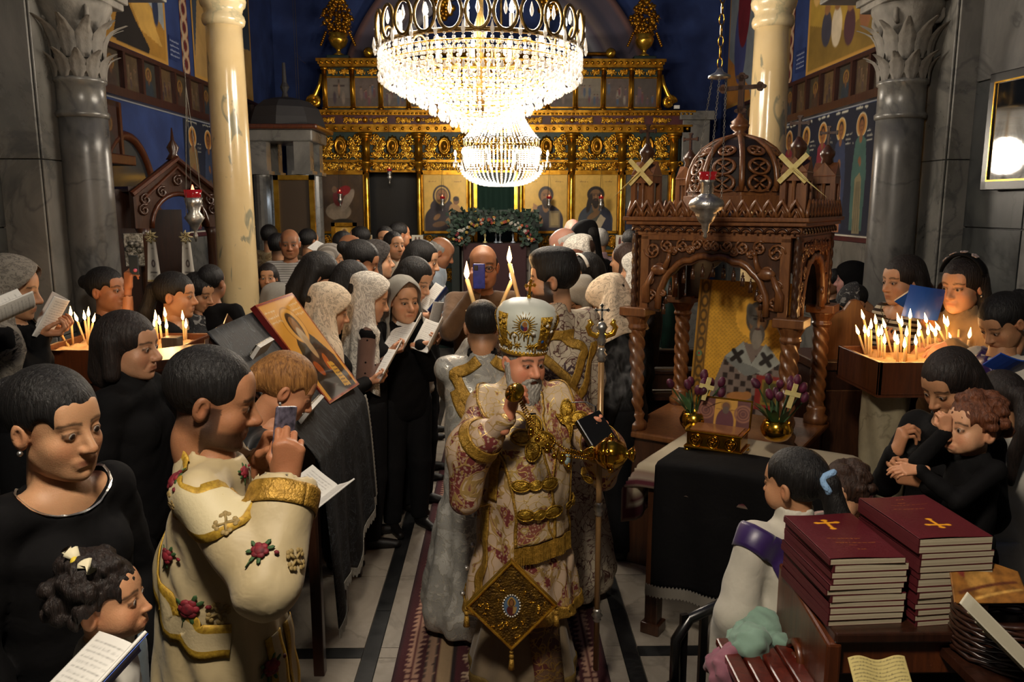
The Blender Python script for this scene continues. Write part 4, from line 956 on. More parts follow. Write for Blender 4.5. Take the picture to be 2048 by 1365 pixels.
def hair_sdf(style, res, fem):
    s = SDF((-.16, -.26, -.62), (.16, .13, .2), res) if style in ('long', 'longwave', 'pony', 'longhalf') else SDF((-.16, -.2, -.2), (.16, .14, .2), res)
    t = .007 if style in ('short', 'fade', 'ring', 'sleek') else .011
    if style == 'ring':
        s.ell((0, -.016, .03), (.0815, .102, .07), .02); s.ell((0, .03, .1), (.085, .13, .075), .01, 'sub'); s.ell((0, .09, .0), (.076, .085, .2), .008, 'sub'); s.plane((0, 0, -.05), (0, .35, -1)); s.plane((0, .02, 0), (0, 1, 0)); return s
    s.ell((0, -.016, .04), (.0755 + t, .097 + t, .084 + t), .02)
    if style == 'quiff': s.ell((0, .035, .1), (.065, .065, .04), .03); s.ell((0, -.02, .11), (.07, .08, .03), .03)
    if style == 'curly' or style == 'curls':
        r = random.Random(5)
        for k in range(60):
            a, b = r.uniform(0, 2 * pi), r.uniform(-.5, 1.3); 
            if sin(a) > .35 and b < .75: continue
            p = (.088 * cos(a) * cos(b), -.02 + .108 * sin(a) * cos(b), .035 + .095 * sin(b)); s.ell(p, (.026, .026, .024), .008)
    fz = .052 if style not in ('quiff', 'bangs') else .06
    if style == 'bangs': fz = .03
    s.ell((0, .105, -.045), (.063 if style in ('short', 'fade', 'quiff') else .06, .068, fz + .048), .003, 'sub')
    s.ell((0, .07, -.14), (.075, .09, .1), .01, 'sub')
    if style in ('short', 'fade', 'quiff', 'sleek', 'bun', 'pony', 'curls', 'updo'):
        for x in (-1, 1):
            s.ell((x * .085, .0, -.03), (.03, .034, .048), .006, 'sub')
            if fem or style in ('bun', 'sleek'): s.ell((x * .074, .05, -.02), (.024, .036, .062), .006, 'sub')
        s.plane((0, -.05, -.075), (0, .25, -1))
    if style == 'fade': s.ell((0, -.05, -.1), (.1, .08, .05), .02, 'sub')
    if style == 'bun': s.ell((0, -.125, .05), (.042, .038, .04), .012)
    if style == 'topbun': s.ell((0, -.06, .13), (.035, .04, .035), .012)
    if style == 'updo': s.ell((0, -.1, .0), (.05, .045, .06), .02)
    if style in ('pony',): s.ell((0, -.12, .03), (.035, .035, .035), .01); s.cap((0, -.125, .02), (0, -.16, -.1), .034, .042, .02); s.cap((0, -.16, -.1), (0, -.15, -.33), .042, .014, .02)
    if style in ('long', 'longwave', 'longhalf'):
        s.cap((0, -.07, -.02), (0, -.105, -.2), .072, .075, .03); s.cap((0, -.11, -.2), (0, -.125, -.42), .07, .045, .03)
        for x in (-1, 1):
            s.cap((x * .062, -.035, .02), (x * .082, -.045, -.14), .034, .036, .02); s.cap((x * .082, -.045, -.14), (x * .09, -.03 if style != 'longhalf' else .03, -.38), .036, .022, .02)
        if style == 'longhalf': s.cap((.075, .0, -.1), (.1, .07, -.42), .03, .02, .02)
    if style == 'bob':
        for x in (-1, 1): s.cap((x * .062, -.03, .02), (x * .078, -.02, -.09), .036, .03, .02)
        s.cap((0, -.07, 0), (0, -.09, -.1), .07, .06, .03)
    if style == 'bangs': s.ell((0, .075, .05), (.06, .022, .03), .01)
    am = {'curly': .004, 'curls': .004, 'longwave': .004}.get(style, .0006)
    s.disp(lambda X, Y, Z: am * np.sin(X * 210 + 3 * np.sin(Z * 40)) * np.sin(Y * 190 + 2 * np.sin(Z * 55)) * np.cos(Z * 30 + X * 50)); return s
HAIRM = {k: hairmat('hair ' + k, a, b) for k, a, b in (('black', '#050404', '#130f0d'), ('brown', '#1d110b', '#3d2517'), ('dark', '#0e0908', '#241812'), ('auburn', '#3a1c0e', '#6a3a1e'), ('blonde', '#5a3618', '#b07c42'), ('grey', '#6a6762', '#a5a29b'), ('white', '#a8a49c', '#d6d3cc'), ('dye', '#4a2e1a', '#8a6238'))}
BLACKC = cloth('black cloth', '#060506', '#0b0a0b', sheen=.0, spec=.15); DARKC = cloth('dark charcoal cloth', '#0b0b0d', '#111113', sheen=0., spec=.15); DENIM = cloth('faded denim', '#4c5a66', '#64727c', wscale=300)
WHITEC = cloth('white cloth', '#c9c5bb', '#b9b4a8'); TAN = cloth('tan shirt cloth', '#8a6f50', '#79603f'); BROWNC = cloth('brown knit', '#5c432c', '#4d3722', weave=.2); BEIGE = cloth('beige shirt', '#a89c8a', '#978a78'); PINK = cloth('pale pink shirt', '#a88a8e', '#98797e'); LTBLUE = cloth('pale blue shirt', '#98a2ac', '#8a949e')
def stripes(name, c1, c2, per, axis=2, duty=.5):
    if name in MATS: return MATS[name]
    t = NT(name); v = t.n('SeparateXYZ', {0: t.n('TexCoord').outputs['Object']}).outputs[axis]
    w = t.math('FRACT', t.math('MULTIPLY', v, 1 / per)); col = t.mix(t.ramp(w, [(duty - .03, 0.), (duty + .03, 1.)]), cc(c1), cc(c2))
    t.bump(t.noise(t.coord(), 14, 3), .25, .02); MATS[name] = t.fin(col, .85, 0, spec=.2); return MATS[name]
NPEOPLE = 0
def hit(J, px, py, d0, d1):
    """where a sight line first meets this person's clothes, in the person's own space"""
    P = np.array([tuple(J['loc'](at(px, py, d))) for d in np.arange(d0, d1, .008)]); v = J['g'].val(P); k = np.argmax(v < .006); return tuple(P[k] if v[k] < .006 else P[np.argmin(v)])
def person(label, px, py, d, face=0, sex='f', kind=None, hd=(0, 0, 0), lean=0, skin='#a06c4a', hair=('long', 'black'), res='mid', top=None, sleeve='long', bottom=None, bstyle='pants', zf=0., hs=1., L=None, R=None, beard=0, bcol='#171110', brow=None, lips=None, group=None, bulk=1., neck='crew', look_x=0., robe=False, hem=None, sw=None, cat='person', hgt=None, legs=True, shrug=0., extra=None, garment=None):
    """hd = head turn (right+), nod (down+), tilt; L/R = wrist target (local or world Vector) with pose, finger dir, palm dir"""
    global NPEOPLE; NPEOPLE += 1
    rb, rh, rhd, rhair = RES[res]; kind = kind or sex; ln = radians(lean)
    tgt = at(px, py, d); up = Vector((0, sin(ln), cos(ln)))
    kz = .55 + (up * .285).z + (Vector((0, sin(ln * .6), cos(ln * .6))) * .09).z
    h = hgt or (tgt.z - zf) / kz
    Pv = Vector((0, 0, .55 * h)); N = Pv + up * .285 * h; Hc = N + Vector((0, sin(ln * .6), cos(ln * .6))) * .09 * h + Vector((0, .012, 0))
    th = radians(face); root_xy = Vector((sin(th), cos(th)))
    RZ = Matrix.Rotation(-th, 3, 'Z'); w = RZ @ Hc; base = Vector((tgt.x - w.x, tgt.y - w.y, tgt.z - Hc.z if hgt else zf))
    loc = lambda q: (RZ.transposed() @ (Vector(q) - base))
    hsc = hs * h * .138 / .23 if kind != 'c' else hs
    male = sex == 'm'; swd = (sw or (.098 if male else .086)) * h
    HR = Euler((-radians(hd[1]) - ln * .4, radians(hd[2]), -radians(hd[0])), 'YXZ').to_matrix() if 0 else (Matrix.Rotation(-radians(hd[0]), 3, 'Z') @ Matrix.Rotation(-radians(hd[1]) - ln * .4, 3, 'X') @ Matrix.Rotation(radians(hd[2]), 3, 'Y'))
    HV, HF, EV, EF = head_mesh(kind, rhd)
    bcolr = brow or {'blonde': '#4a2e18', 'grey': '#5a5650', 'white': '#8a867e'}.get(hair[1] if hair else 'black', '#1a110d')
    HCc, ECc = head_colors(HV, EV, skin, kind, bcolr, lips, beard, bcol, look_x, {'fade': .8, 'short': .7, 'quiff': .7}.get(hair[0], 0) if hair and hair[1] == 'black' else 0)
    parts, cols = [], []
    NR = np.array(Matrix.Rotation(-radians(hd[0]) * .35, 3, 'Z') @ Matrix.Rotation(-ln * .8, 3, 'X')); HM = np.array(HR)
    def tr(V):
        w = np.clip((V[:, 2:3] + .2) / .11, 0, 1); w = w * w * (3 - 2 * w); return ((V @ HM.T) * w + (V @ NR.T) * (1 - w)) * hsc + np.array(Hc)
    parts.append((tr(HV), HF)); cols.append(HCc)
    for x in (-1, 1): parts.append((tr(EV + np.array((x * .031, .0785, .001))), EF)); cols.append(ECc)
    # skeleton
    J = {'N': N, 'P': Pv, 'Hc': Hc, 'h': h}
    Sh = {s: N - up * (.028 - shrug) * h + Vector((s * swd, 0, 0)) for s in (-1, 1)}
    body = SDF((-.42 * h, -.32 * h, -.02), (.42 * h, .45 * h, .9 * h), max(rb, .016))
    arms = {}
    for s, A in ((-1, L), (1, R)):
        dflt = Vector((s * (swd + .035 * h), .04 * h, .5 * h)) if not A else None
        wr_ = dflt if A is None else (Vector(A[0]) if (len(A) > 4 and A[4] == 'local') else loc(A[0]))
        hint = Vector((s * .6, -.55, -.75))
        if A is not None and len(A) > 5: hint = Vector(A[5])
        E, Wp = ik(Sh[s], wr_, .172 * h, .155 * h, hint); fd = (Wp - E).normalized()
        pose = 'relax' if A is None else (A[1] or 'hold')
        f = fd if (A is None or A[2] is None) else (Vector(A[2]) if (len(A) > 4 and A[4] == 'local') else RZ.transposed() @ Vector(A[2]))
        pd = Vector((-s, 0, -.1)) if (A is None or A[3] is None) else (Vector(A[3]) if (len(A) > 4 and A[4] == 'local') else RZ.transposed() @ Vector(A[3]))
        Mh = look(f, -pd); HVh, HFh = hand_mesh(pose, -s, rh)
        hsz = (.92 if not male else 1.04) * h / 1.7 if kind != 'c' else .62 * hs
        parts.append((np.asarray(HVh) * hsz @ np.array(Mh).T + np.array(Wp), HFh)); cols.append(np.tile(np.array(cc(skin)) * np.array((1.02, .92, .9)), (len(HVh), 1)))
        arms[s] = (Sh[s], E, Wp, f, Mh)
        body.cap(Sh[s], E, .0265 * h, .0235 * h, .02); body.cap(E, Wp, .0235 * h, .0155 * h, .012); body.cap(N - up * .03 * h, Sh[s], .032 * h, .026 * h, .03)
    J['arms'] = arms; J['Sh'] = Sh
    for x in (-1, 1):
        body.cap(Pv + Vector((x * .03 * h, 0, -.02 * h)), Pv + up * .2 * h + Vector((x * .035 * h, .0, 0)), .05 * h, .05 * h, .03)
        if legs:
            body.cap((x * .055 * h, 0, .5 * h), (x * .058 * h, .008 * h, .28 * h), .05 * h, .034 * h, .02); body.cap((x * .058 * h, .008 * h, .28 * h), (x * .06 * h, -.01 * h, .045 * h), .034 * h, .021 * h, .015); body.cap((x * .06 * h, -.015 * h, .025 * h), (x * .07 * h, .085 * h, .016 * h), .024 * h, .016 * h, .01)
    body.cap(Pv, N - up * .03 * h, .05 * h, .042 * h, .03); body.cap(N - up * .03 * h, N + up * .02 * h, .036 * h, .033 * h, .02)
    BV, BF = body.mesh(); parts.append((BV, BF)); bc_ = np.tile(np.array(cc(skin)), (len(BV), 1)); bc_[BV[:, 2] < .055 * h] = cc('#0d0b0a'); cols.append(bc_)
    Vs, Fs, n = [], [], 0
    for V, F in parts: Vs.append(V); Fs.append(F + n); n += len(V)
    me = mesh_data('person', np.vstack(Vs), np.vstack(Fs), SKIN, True, {'col': np.c_[np.vstack(cols), np.ones(n)]})
    o = link('person', me, None, base, (0, 0, -th)); tag(o, label, cat, group); J['o'] = o; J['base'] = base; J['RZ'] = RZ; J['HR'] = HR; J['hsc'] = hsc; J['loc'] = loc
    # hair
    if hair:
        hk = ('hair', hair[0], rhair, male)
        if hk not in HEADS: HEADS[hk] = hair_sdf(hair[0], rhair, not male).mesh()
        hv, hf = HEADS[hk]; J['hair'] = obj('hair', (tr(hv), hf), HAIRM[hair[1]], o, smooth=True)
    # clothes
    top = top or BLACKC; bu = .007 * h * bulk
    g = SDF((-.46 * h, -.36 * h, (.02 if robe else .38) * h), (.46 * h, .5 * h, .95 * h), rb)
    tz = .16 * h if robe else 0
    for x in (-1, 1):
        g.cap(Pv + Vector((x * .035 * h, 0, -.05 * h)), Pv + up * .18 * h + Vector((x * (.044 if male else .034) * h, .0, 0)), .054 * h + bu, .058 * h + bu, .035)
        if not male and kind != 'c': g.ell(Pv + up * .175 * h + Vector((x * .038 * h, .048 * h, 0)), (.034 * h, .034 * h, .04 * h), .03)
        sh, E, Wp, f, Mh = arms[x]
        g.cap(N - up * .03 * h, sh - up * .004 * h, .038 * h + bu * .6, .0285 * h + bu, .03)
        if sleeve == 'long': g.cap(sh, E, .0285 * h + bu, .0255 * h + bu, .016); g.cap(E, E.lerp(Wp, .93), .0255 * h + bu, .018 * h + bu, .012)
        elif sleeve == 'short': g.cap(sh, sh.lerp(E, .62), .0285 * h + bu, .0285 * h + bu, .016)
        elif sleeve == 'three': g.cap(sh, E, .0285 * h + bu, .0255 * h + bu, .016); g.cap(E, E.lerp(Wp, .35), .0255 * h + bu, .024 * h + bu, .012)
        elif sleeve == 'wide':
            g.cap(sh, E, .032 * h + bu, .042 * h + bu, .025); g.cap(E, E.lerp(Wp, .84), .042 * h + bu, .046 * h + bu, .016)
            g.cap(E.lerp(Wp, .9), Wp + (Wp - E) * .35, .038 * h, .055 * h, .004, 'sub')
    g.cap(Pv, N - up * .035 * h, .056 * h + bu, .044 * h + bu, .03)
    if robe:
        g.cap(Pv + Vector((0, 0, .1 * h)), (0, .0, .1 * h), .085 * h + bu, .15 * h, .06); g.cap((-.06 * h, 0, .35 * h), (-.07 * h, 0, .1 * h), .08 * h, .12 * h, .05); g.cap((.06 * h, 0, .35 * h), (.07 * h, 0, .1 * h), .08 * h, .12 * h, .05)
        g.disp(lambda X, Y, Z: .013 * np.clip((.75 * h - Z) / (.6 * h), 0, 1) * np.sin(11 * np.arctan2(X, Y) + 2.2 * np.sin(Z * 4)) + .0045 * np.sin(46 * (.7 * Z + .5 * X + .3 * Y) + 7 * np.sin(8 * Y + 6 * X)) * np.sin(13 * X - 17 * Y + 9 * Z))
    else: g.disp(lambda X, Y, Z: .0028 * np.sin(Z * 60 + 9 * np.sin(X * 9 + Y * 6)) * np.sin(X * 25 + Y * 17 + Z * 12))
    if extra: extra(g, J)
    nk = N + up * .0 * h
    if neck == 'crew': g.ell(nk + up * .028 * h + Vector((0, .012 * h, 0)), (.046 * h, .046 * h, .04 * h), .006, 'sub')
    elif neck == 'v': g.ell(nk + up * .02 * h + Vector((0, .025 * h, 0)), (.052 * h, .055 * h, .06 * h), .006, 'sub'); g.cap(nk + Vector((0, .06 * h, 0)), nk + Vector((0, .09 * h, -.09 * h)), .03 * h, .008 * h, .01, 'sub')
    elif neck == 'scoop': g.ell(nk + up * .015 * h + Vector((0, .03 * h, 0)), (.075 * h, .065 * h, .055 * h), .006, 'sub')
    elif neck == 'high': g.cap(N - up * .03 * h, N + up * .03 * h, .05 * h, .043 * h, .012); g.ell(N + up * .07 * h, (.045 * h, .045 * h, .045 * h), .003, 'sub')
    elif neck == 'collar':
        g.cap(N - up * .03 * h, N + up * .012 * h, .055 * h, .047 * h, .01); g.ell(N + up * .045 * h + Vector((0, .014 * h, 0)), (.043 * h, .046 * h, .036 * h), .003, 'sub'); g.cap(N + Vector((0, .05 * h, .02 * h)), N + Vector((0, .08 * h, -.05 * h)), .022 * h, .005 * h, .004, 'sub')
    hz = hem if hem is not None else (.03 * h if robe else .46 * h)
    g.plane((0, 0, hz), (0, 0, -1))
    J['g'] = g; J['top'] = obj(garment or ('robe' if robe else ('shirt' if male else 'blouse')), g.mesh(), top, o, smooth=True)
    if not robe and legs:
        b = SDF((-.2 * h, -.2 * h, 0), (.2 * h, .2 * h, .62 * h), max(rb, .013))
        if bstyle == 'pants':
            for x in (-1, 1): b.cap((x * .05 * h, 0, .53 * h), (x * .058 * h, .008 * h, .28 * h), .062 * h, .046 * h, .03); b.cap((x * .058 * h, .008 * h, .28 * h), (x * .06 * h, -.01 * h, .05 * h), .046 * h, .036 * h, .02)
            b.plane((0, 0, .035 * h), (0, 0, -1))
        else:
            b.cap((0, 0, .55 * h), (0, 0, .2 * h), .085 * h, .13 * h, .03); b.disp(lambda X, Y, Z: .01 * np.sin(9 * np.arctan2(X, Y)) * np.clip((.5 * h - Z) / .3, 0, 1)); b.plane((0, 0, .16 * h), (0, 0, -1))
        b.plane((0, 0, .56 * h), (0, 0, 1)); J['bot'] = obj('trousers' if bstyle == 'pants' else 'skirt', b.mesh(), bottom or DARKC, o, smooth=True)
    return J
def veil(J, mat, length=.42, spread=.12, tilt=48, phi=120, folds=9, amp=.014, front=1., name='veil', big=1.1):
    """a headscarf laid over the head and hanging to the shoulders"""
    HR, Hc, hsc = J['HR'], J['Hc'], J['hsc']; g = J['g']; T = Matrix.Rotation(-radians(tilt), 3, 'X'); nu, nv = 44, 30; V = []; U = []
    for j in range(nv + 1):
        v = j / nv
        for i in range(nu + 1):
            u = i / nu * 2 - 1; ph = radians(phi) * u; vv = min(v / .45, 1); tt = radians(100 - 12 * abs(u)) * vv
            q = T @ Vector((sin(ph) * sin(tt), -cos(ph) * sin(tt), cos(tt))); k = 1 + .02 * sin(folds * ph) * vv
            p = Vector((q.x * .089 * big * k, q.y * .118 * big * k - .008, q.z * .104 * big * k + .032)) * hsc; p = HR @ p + Hc
            if v > .45:
                t = (v - .45) / .55; out = Vector((p.x - Hc.x, p.y - Hc.y, 0)); out = out.normalized() if out.length > 1e-5 else Vector((0, -1, 0))
                p = p + Vector((0, 0, -1)) * t * length * (1 - .25 * abs(u) * (1 - front)) + out * (spread * t ** .8 + amp * t * sin(folds * ph + 1.3))
            V.append(p); U.append((u * .35, v * (.3 + length), 0))
    V = np.array(V); d = g.val(V); gr = g.grad(V); push = np.clip(.014 - d, 0, .12); V = V + gr * push[:, None]
    F = [(j * (nu + 1) + i, j * (nu + 1) + i + 1, (j + 1) * (nu + 1) + i + 1, (j + 1) * (nu + 1) + i) for j in range(nv) for i in range(nu)]
    o = obj(name, (V, F, {'uvw': np.array(U)}), mat, J['o'], smooth=True); thick(o, .002, 1); return o
PAGES = None
def booklet(label, p, yaw=0, tilt=-60, w=.19, h=.27, rolled=0., cover=None, group='white service booklets in people’s hands', name='booklet', lines=True, roll=0):
    """an open or folded-back paper booklet; its page faces local +z before tilting"""
    C = Canvas(w * 2, h, 60, 60, '#d4d1ca')
    if lines:
        for s in (0, 1):
            for k in range(14): C.scribble(.06 + .5 * s, .44 + .5 * s, .9 - .06 * k, .014, '#55524e', k + 20 * s, .7)
    f = lambda u, v: ((u - .5) * 2 * w * (1 - .25 * rolled), (v - .5) * h, (.05 * (abs(u - .5) * 2) ** .6 * (1 - rolled) + rolled * .09 * (u - .5) ** 2 * 4 + .004))
    V, F, A = C.shape(f)
    ro = Euler((radians(90 + tilt), radians(roll), radians(-yaw)), 'XYZ')
    if not cover:
        o = obj(name, (V, F, A), PAPER, None, loc=p, rot=ro, label=label, cat='booklet', group=group); return thick(o, .006, -1)
    o = empty(name, p, 0, label=label, cat='booklet', group=group); o.rotation_euler = ro
    a = obj('pages', (V, F, A), PAPER, o); thick(a, .006, -1)
    if cover:
        b = obj('cover', (V - np.array((0, 0, .008)), F), cover, o); thick(b, .002, -1)
    return o
# ---------------------------------------------------------------- carved kiosk (shrine) with its icon
kio = empty('carved_shrine', (1.36, 4.65, 0), radians(-34), label='carved wooden shrine kiosk with a pierced dome and twisted columns', cat='shrine')
KW, KD = .435, .36
def twist(r, h, turns=3., lobes=3, n=24, m=60, amp=.13):
    V, F = [], []
    for j in range(m + 1):
        z = h * j / m
        for i in range(n):
            a = 2 * pi * i / n; rr = r * (1 + amp * cos(lobes * a + turns * 2 * pi * j / m)); V.append((rr * cos(a), rr * sin(a), z))
    for j in range(m):
        for i in range(n): k = (i + 1) % n; F.append((j * n + i, j * n + k, (j + 1) * n + k, (j + 1) * n + i))
    F += [tuple(range(n - 1, -1, -1)), tuple(range(m * n, (m + 1) * n))]
    return np.array(V), F
obj('base_cabinet', bx(-KW - .03, KW + .03, -KD - .03, KD + .03, 0.0, .8), KWOODD, kio, bev=.01)
obj('base_ledge', bx(-KW - .07, KW + .07, -KD - .07, KD + .07, .8, .84), KWOOD, kio, bev=.012)
TW = mesh_data('twisted_column', *twist(.044, .5, 7, 4, 32, 90, .13), KWOOD)
for sx in (-1, 1):
    for sy in (-1, 1):
        x, y = sx * KW, sy * KD
        link('twisted_column', TW, kio, (x, y, .94))
        obj('column_base', join(lathe([(.07, .84), (.07, .88), (.05, .9), (.058, .93), (.045, .95)], 16, (x, y, 0))), KWOOD, kio, smooth=True)
        obj('column_capital', join(lathe([(.045, 1.43), (.06, 1.45), (.05, 1.47), (.075, 1.52)], 16, (x, y, 0)), box((x, y, 1.545), (.16, .16, .05))), KWOOD, kio, bev=.006)
        obj('corner_rope', xf(twist(.016, .42, 7, 3, 12, 60, .25), (x * 1.04, y * 1.05, 1.57)), KWOODD, kio, smooth=True)
arch = lambda w, z0, z1, n=24: [(w * cos(pi * k / n) * (1 if 5 < k < 19 else .97), z0 + (z1 - z0) * sin(pi * k / n) ** .8 - (.012 if k % 3 == 0 else 0)) for k in range(n + 1)]
def arch_panel(w, t, y):
    po = [(-w, 1.56), (-w, 1.98), (w, 1.98), (w, 1.56)] + [(a, b) for a, b in arch(w * .74, 1.56, 1.85)]
    return prism(po, t, 'xz', y)
for k, (w, y, rz) in enumerate(((KW - .02, -KD, 0), (KW - .02, -KD, pi), (KD - .02, -KW, pi / 2), (KD - .02, -KW, -pi / 2))):
    p = obj('arch_panel', arch_panel(w, .025, y), KWOODD, kio, rot=(0, 0, rz))
    obj('panel_border', join(bx(-w, w, y - .025, y + .01, 1.955, 1.985), bx(-w, -w + .05, y - .025, y + .01, 1.56, 1.98), bx(w - .05, w, y - .025, y + .01, 1.56, 1.98)), KWOOD, p, bev=.004)
    obj('arch_mould', tube([(a, y - .015, b + .018) for a, b in arch(w * .76, 1.56, 1.86)], .02, 6), KWOOD, p, smooth=True)
    if k in (0, 2):
        sh = []; r = random.Random(k)
        for s in (-1, 1):
            for q, (x, z, rr) in enumerate(((.83, 1.9, .05), (.62, 1.925, .04), (.4, 1.925, .04), (.2, 1.935, .035), (.84, 1.64, .04), (.72, 1.8, .035), (.86, 1.73, .03), (.66, 1.66, .02), (.05, 1.93, .03), (.52, 1.895, .025), (.3, 1.905, .025))):
                sh.append(tube([(s * a, y - .022, b) for a, _, b in [(c_[0], 0, c_[2]) for c_ in spiral(x * w, z, rr, 1.5, s, q, 14)]], .0075, 5))
                for u in range(4): sh.append(sphere((s * x * w + rr * .45 * cos(u * 1.57), y - .022, z + rr * .45 * sin(u * 1.57)), (.012, .008, .012), 6, 4))
        obj('scroll_carving', join(*sh), KWOOD, p, smooth=True)
    if k == 0:
        for s in (-1, 1):   # peacocks
            X = s * w * .72
            b = [sphere((X, y - .03, 1.79), (.05, .022, .032), 12, 8), tube([(X - s * .035, y - .03, 1.8), (X - s * .055, y - .032, 1.85), (X - s * .06, y - .034, 1.885)], [.02, .013, .011], 8), sphere((X - s * .064, y - .034, 1.895), .016, 8, 6), tube([(X - s * .075, y - .035, 1.893), (X - s * .1, y - .035, 1.885)], [.006, .001], 5)]
            b += [tube([(X + s * .03, y - .03, 1.785), (X + s * (.07 + .006 * q), y - .03, 1.7 - .01 * q), (X + s * (.06 + .014 * q), y - .028, 1.6)], [.014, .02, .012], 6) for q in range(3)]
            obj('carved_peacock', join(*b), KWOOD, p, smooth=True)
tas = lathe([(.003, .045), (.004, .03), (.009, .026), (.009, .02), (.005, .017), (.011, .012), (.013, -.03), (.002, -.031)], 8)
TAS = mesh_data('tassel', *tas, KWOODD)
for k in range(15):
    a = pi * (k + .5) / 15; w = KW - .02
    link('tassel', TAS, kio, (w * .68 * cos(a), -KD + .01, 1.54 + .27 * sin(a) ** .8 - .02))
co = []
for z0, z1, e in ((1.98, 2.005, .02), (2.005, 2.04, .035), (2.04, 2.062, .06), (2.062, 2.085, .075)): obj('cornice', bx(-KW - e, KW + e, -KD - e, KD + e, z0, z1), KWOOD, kio, bev=.005)
DR = mesh_data('cornice_drop', *join(tube([(.028 * cos(pi * q / 6), 0, -.02 + .024 * sin(pi * q / 6)) for q in range(7)], .006, 4), sphere((0, -.004, -.02), .007, 6, 4)), KWOODD)
for k in range(15): link('cornice_drop', DR, kio, (-KW + k * KW * 2 / 14, -KD - .04, 2.025))
for k in range(12): link('cornice_drop', DR, kio, (KW + .04, -KD + k * KD * 2 / 11, 2.025), (0, 0, pi / 2))
CRE = mesh_data('cresting', *join(tube([(-.045, 0, 0), (-.03, 0, .035), (0, 0, .085), (.006, 0, .095)], [.012, .011, .008, .002], 5), tube([(.045, 0, 0), (.03, 0, .035), (0, 0, .085)], [.012, .011, .007], 5), tube([(-.02, 0, 0), (.0, 0, .04), (.02, 0, 0)], .008, 5)), KWOOD)
for k in range(14): link('cresting', CRE, kio, (-KW + .0 + k * KW * 2 / 13, -KD - .055, 2.085)); link('cresting', CRE, kio, (-KW + k * KW * 2 / 13, KD + .055, 2.085))
for k in range(11): link('cresting', CRE, kio, (KW + .055, -KD + k * KD * 2 / 10, 2.085), (0, 0, pi / 2)); link('cresting', CRE, kio, (-KW - .055, -KD + k * KD * 2 / 10, 2.085), (0, 0, pi / 2))
def cross_shape(s=1., bud=True, t=.02):
    sh = [bx(-.012 * s, .012 * s, -t / 2, t / 2, -.1 * s, .085 * s), bx(-.075 * s, .075 * s, -t / 2, t / 2, .018 * s, .042 * s)]
    for a, b in ((0, .09), (0, -.1), (-.08, .03), (.08, .03)):
        if bud:
            for u, v in ((0, 0), (.018, 0), (-.018, 0), (0, .018), (0, -.018)): sh.append(xf(lathe([(.012 * s, -t / 2), (.012 * s, t / 2)], 10), ((a + u * .8) * s, 0, (b + v * .8) * s), (pi / 2, 0, 0)))
        else: sh.append(prism([(a * s - .022 * s * (1 if not a else .4), b * s - .022 * s * (.4 if not a else 1)), (a * s + .022 * s * (1 if not a else .4), b * s - .022 * s * (.4 if not a else 1)), (a * s + .022 * s * (1 if not a else .4), b * s + .022 * s * (.4 if not a else 1)), (a * s - .022 * s * (1 if not a else .4), b * s + .022 * s * (.4 if not a else 1))], t))
    return join(*sh)
for sx in (-1, 1):
    for sy in (-1, 1):
        x, y = sx * KW * .95, sy * KD * .92; w = .065
        obj('turret', join(bx(x - w, x + w, y - w, y + w, 2.08, 2.13), bx(x - w, x + w, y - w, y + w, 2.27, 2.31), *[bx(x + a * w * .8 - .014, x + a * w * .8 + .014, y + b * w * .8 - .014, y + b * w * .8 + .014, 2.13, 2.27) for a in (-1, 1) for b in (-1, 1)], *[lathe([(.012, 2.13), (.008, 2.16), (.008, 2.24), (.012, 2.27)], 8, (x, y + b * w * .8, 0)) for b in (-1, 1)], bx(x - .03, x + .03, y - .03, y + .03, 2.13, 2.27)), KWOOD, kio)
        obj('turret_roof', join(prism([(x - w - .005, 2.31), (x + w + .005, 2.31), (x, 2.39)], 2 * w, 'xz', y), prism([(y - w - .005, 2.31), (y + w + .005, 2.31), (y, 2.39)], 2 * w, 'yz', x)), KWOOD, kio)
        obj('turret_onion', lathe([(.02, 2.37), (.035, 2.39), (.03, 2.41), (.042, 2.43), (.042, 2.45), (.02, 2.475), (.012, 2.49)], 12, (x, y, 0)), KWOODD, kio, smooth=True)
        obj('turret_cross', xf(cross_shape(.55, False), (x, y, 2.54)), KWOODD, kio)
oct_ = lambda r, z, o=pi / 8: [(r * cos(o + pi / 4 * k), r * sin(o + pi / 4 * k), z) for k in range(8)]
dp = [(.3, 2.09), (.3, 2.2), (.275, 2.2), (.275, 2.23)]
def octloft(pr):
    V, F = [], []
    for r, z in pr: V += oct_(r, z)
    for j in range(len(pr) - 1):
        for i in range(8): k = (i + 1) % 8; F.append((j * 8 + i, j * 8 + k, (j + 1) * 8 + k, (j + 1) * 8 + i))
    F += [tuple(range(7, -1, -1)), tuple(range((len(pr) - 1) * 8, len(pr) * 8))]
    return np.array(V), F
obj('dome_drum', octloft(dp), KWOOD, kio, bev=.004)
DP = [(.27, 2.23), (.272, 2.32), (.262, 2.4), (.238, 2.48), (.195, 2.555), (.13, 2.615), (.06, 2.645), (.03, 2.65)]
obj('dome', octloft([(r * .96, z) for r, z in DP]), M('dome shadow wood', '#1c0c06', .5), kio)
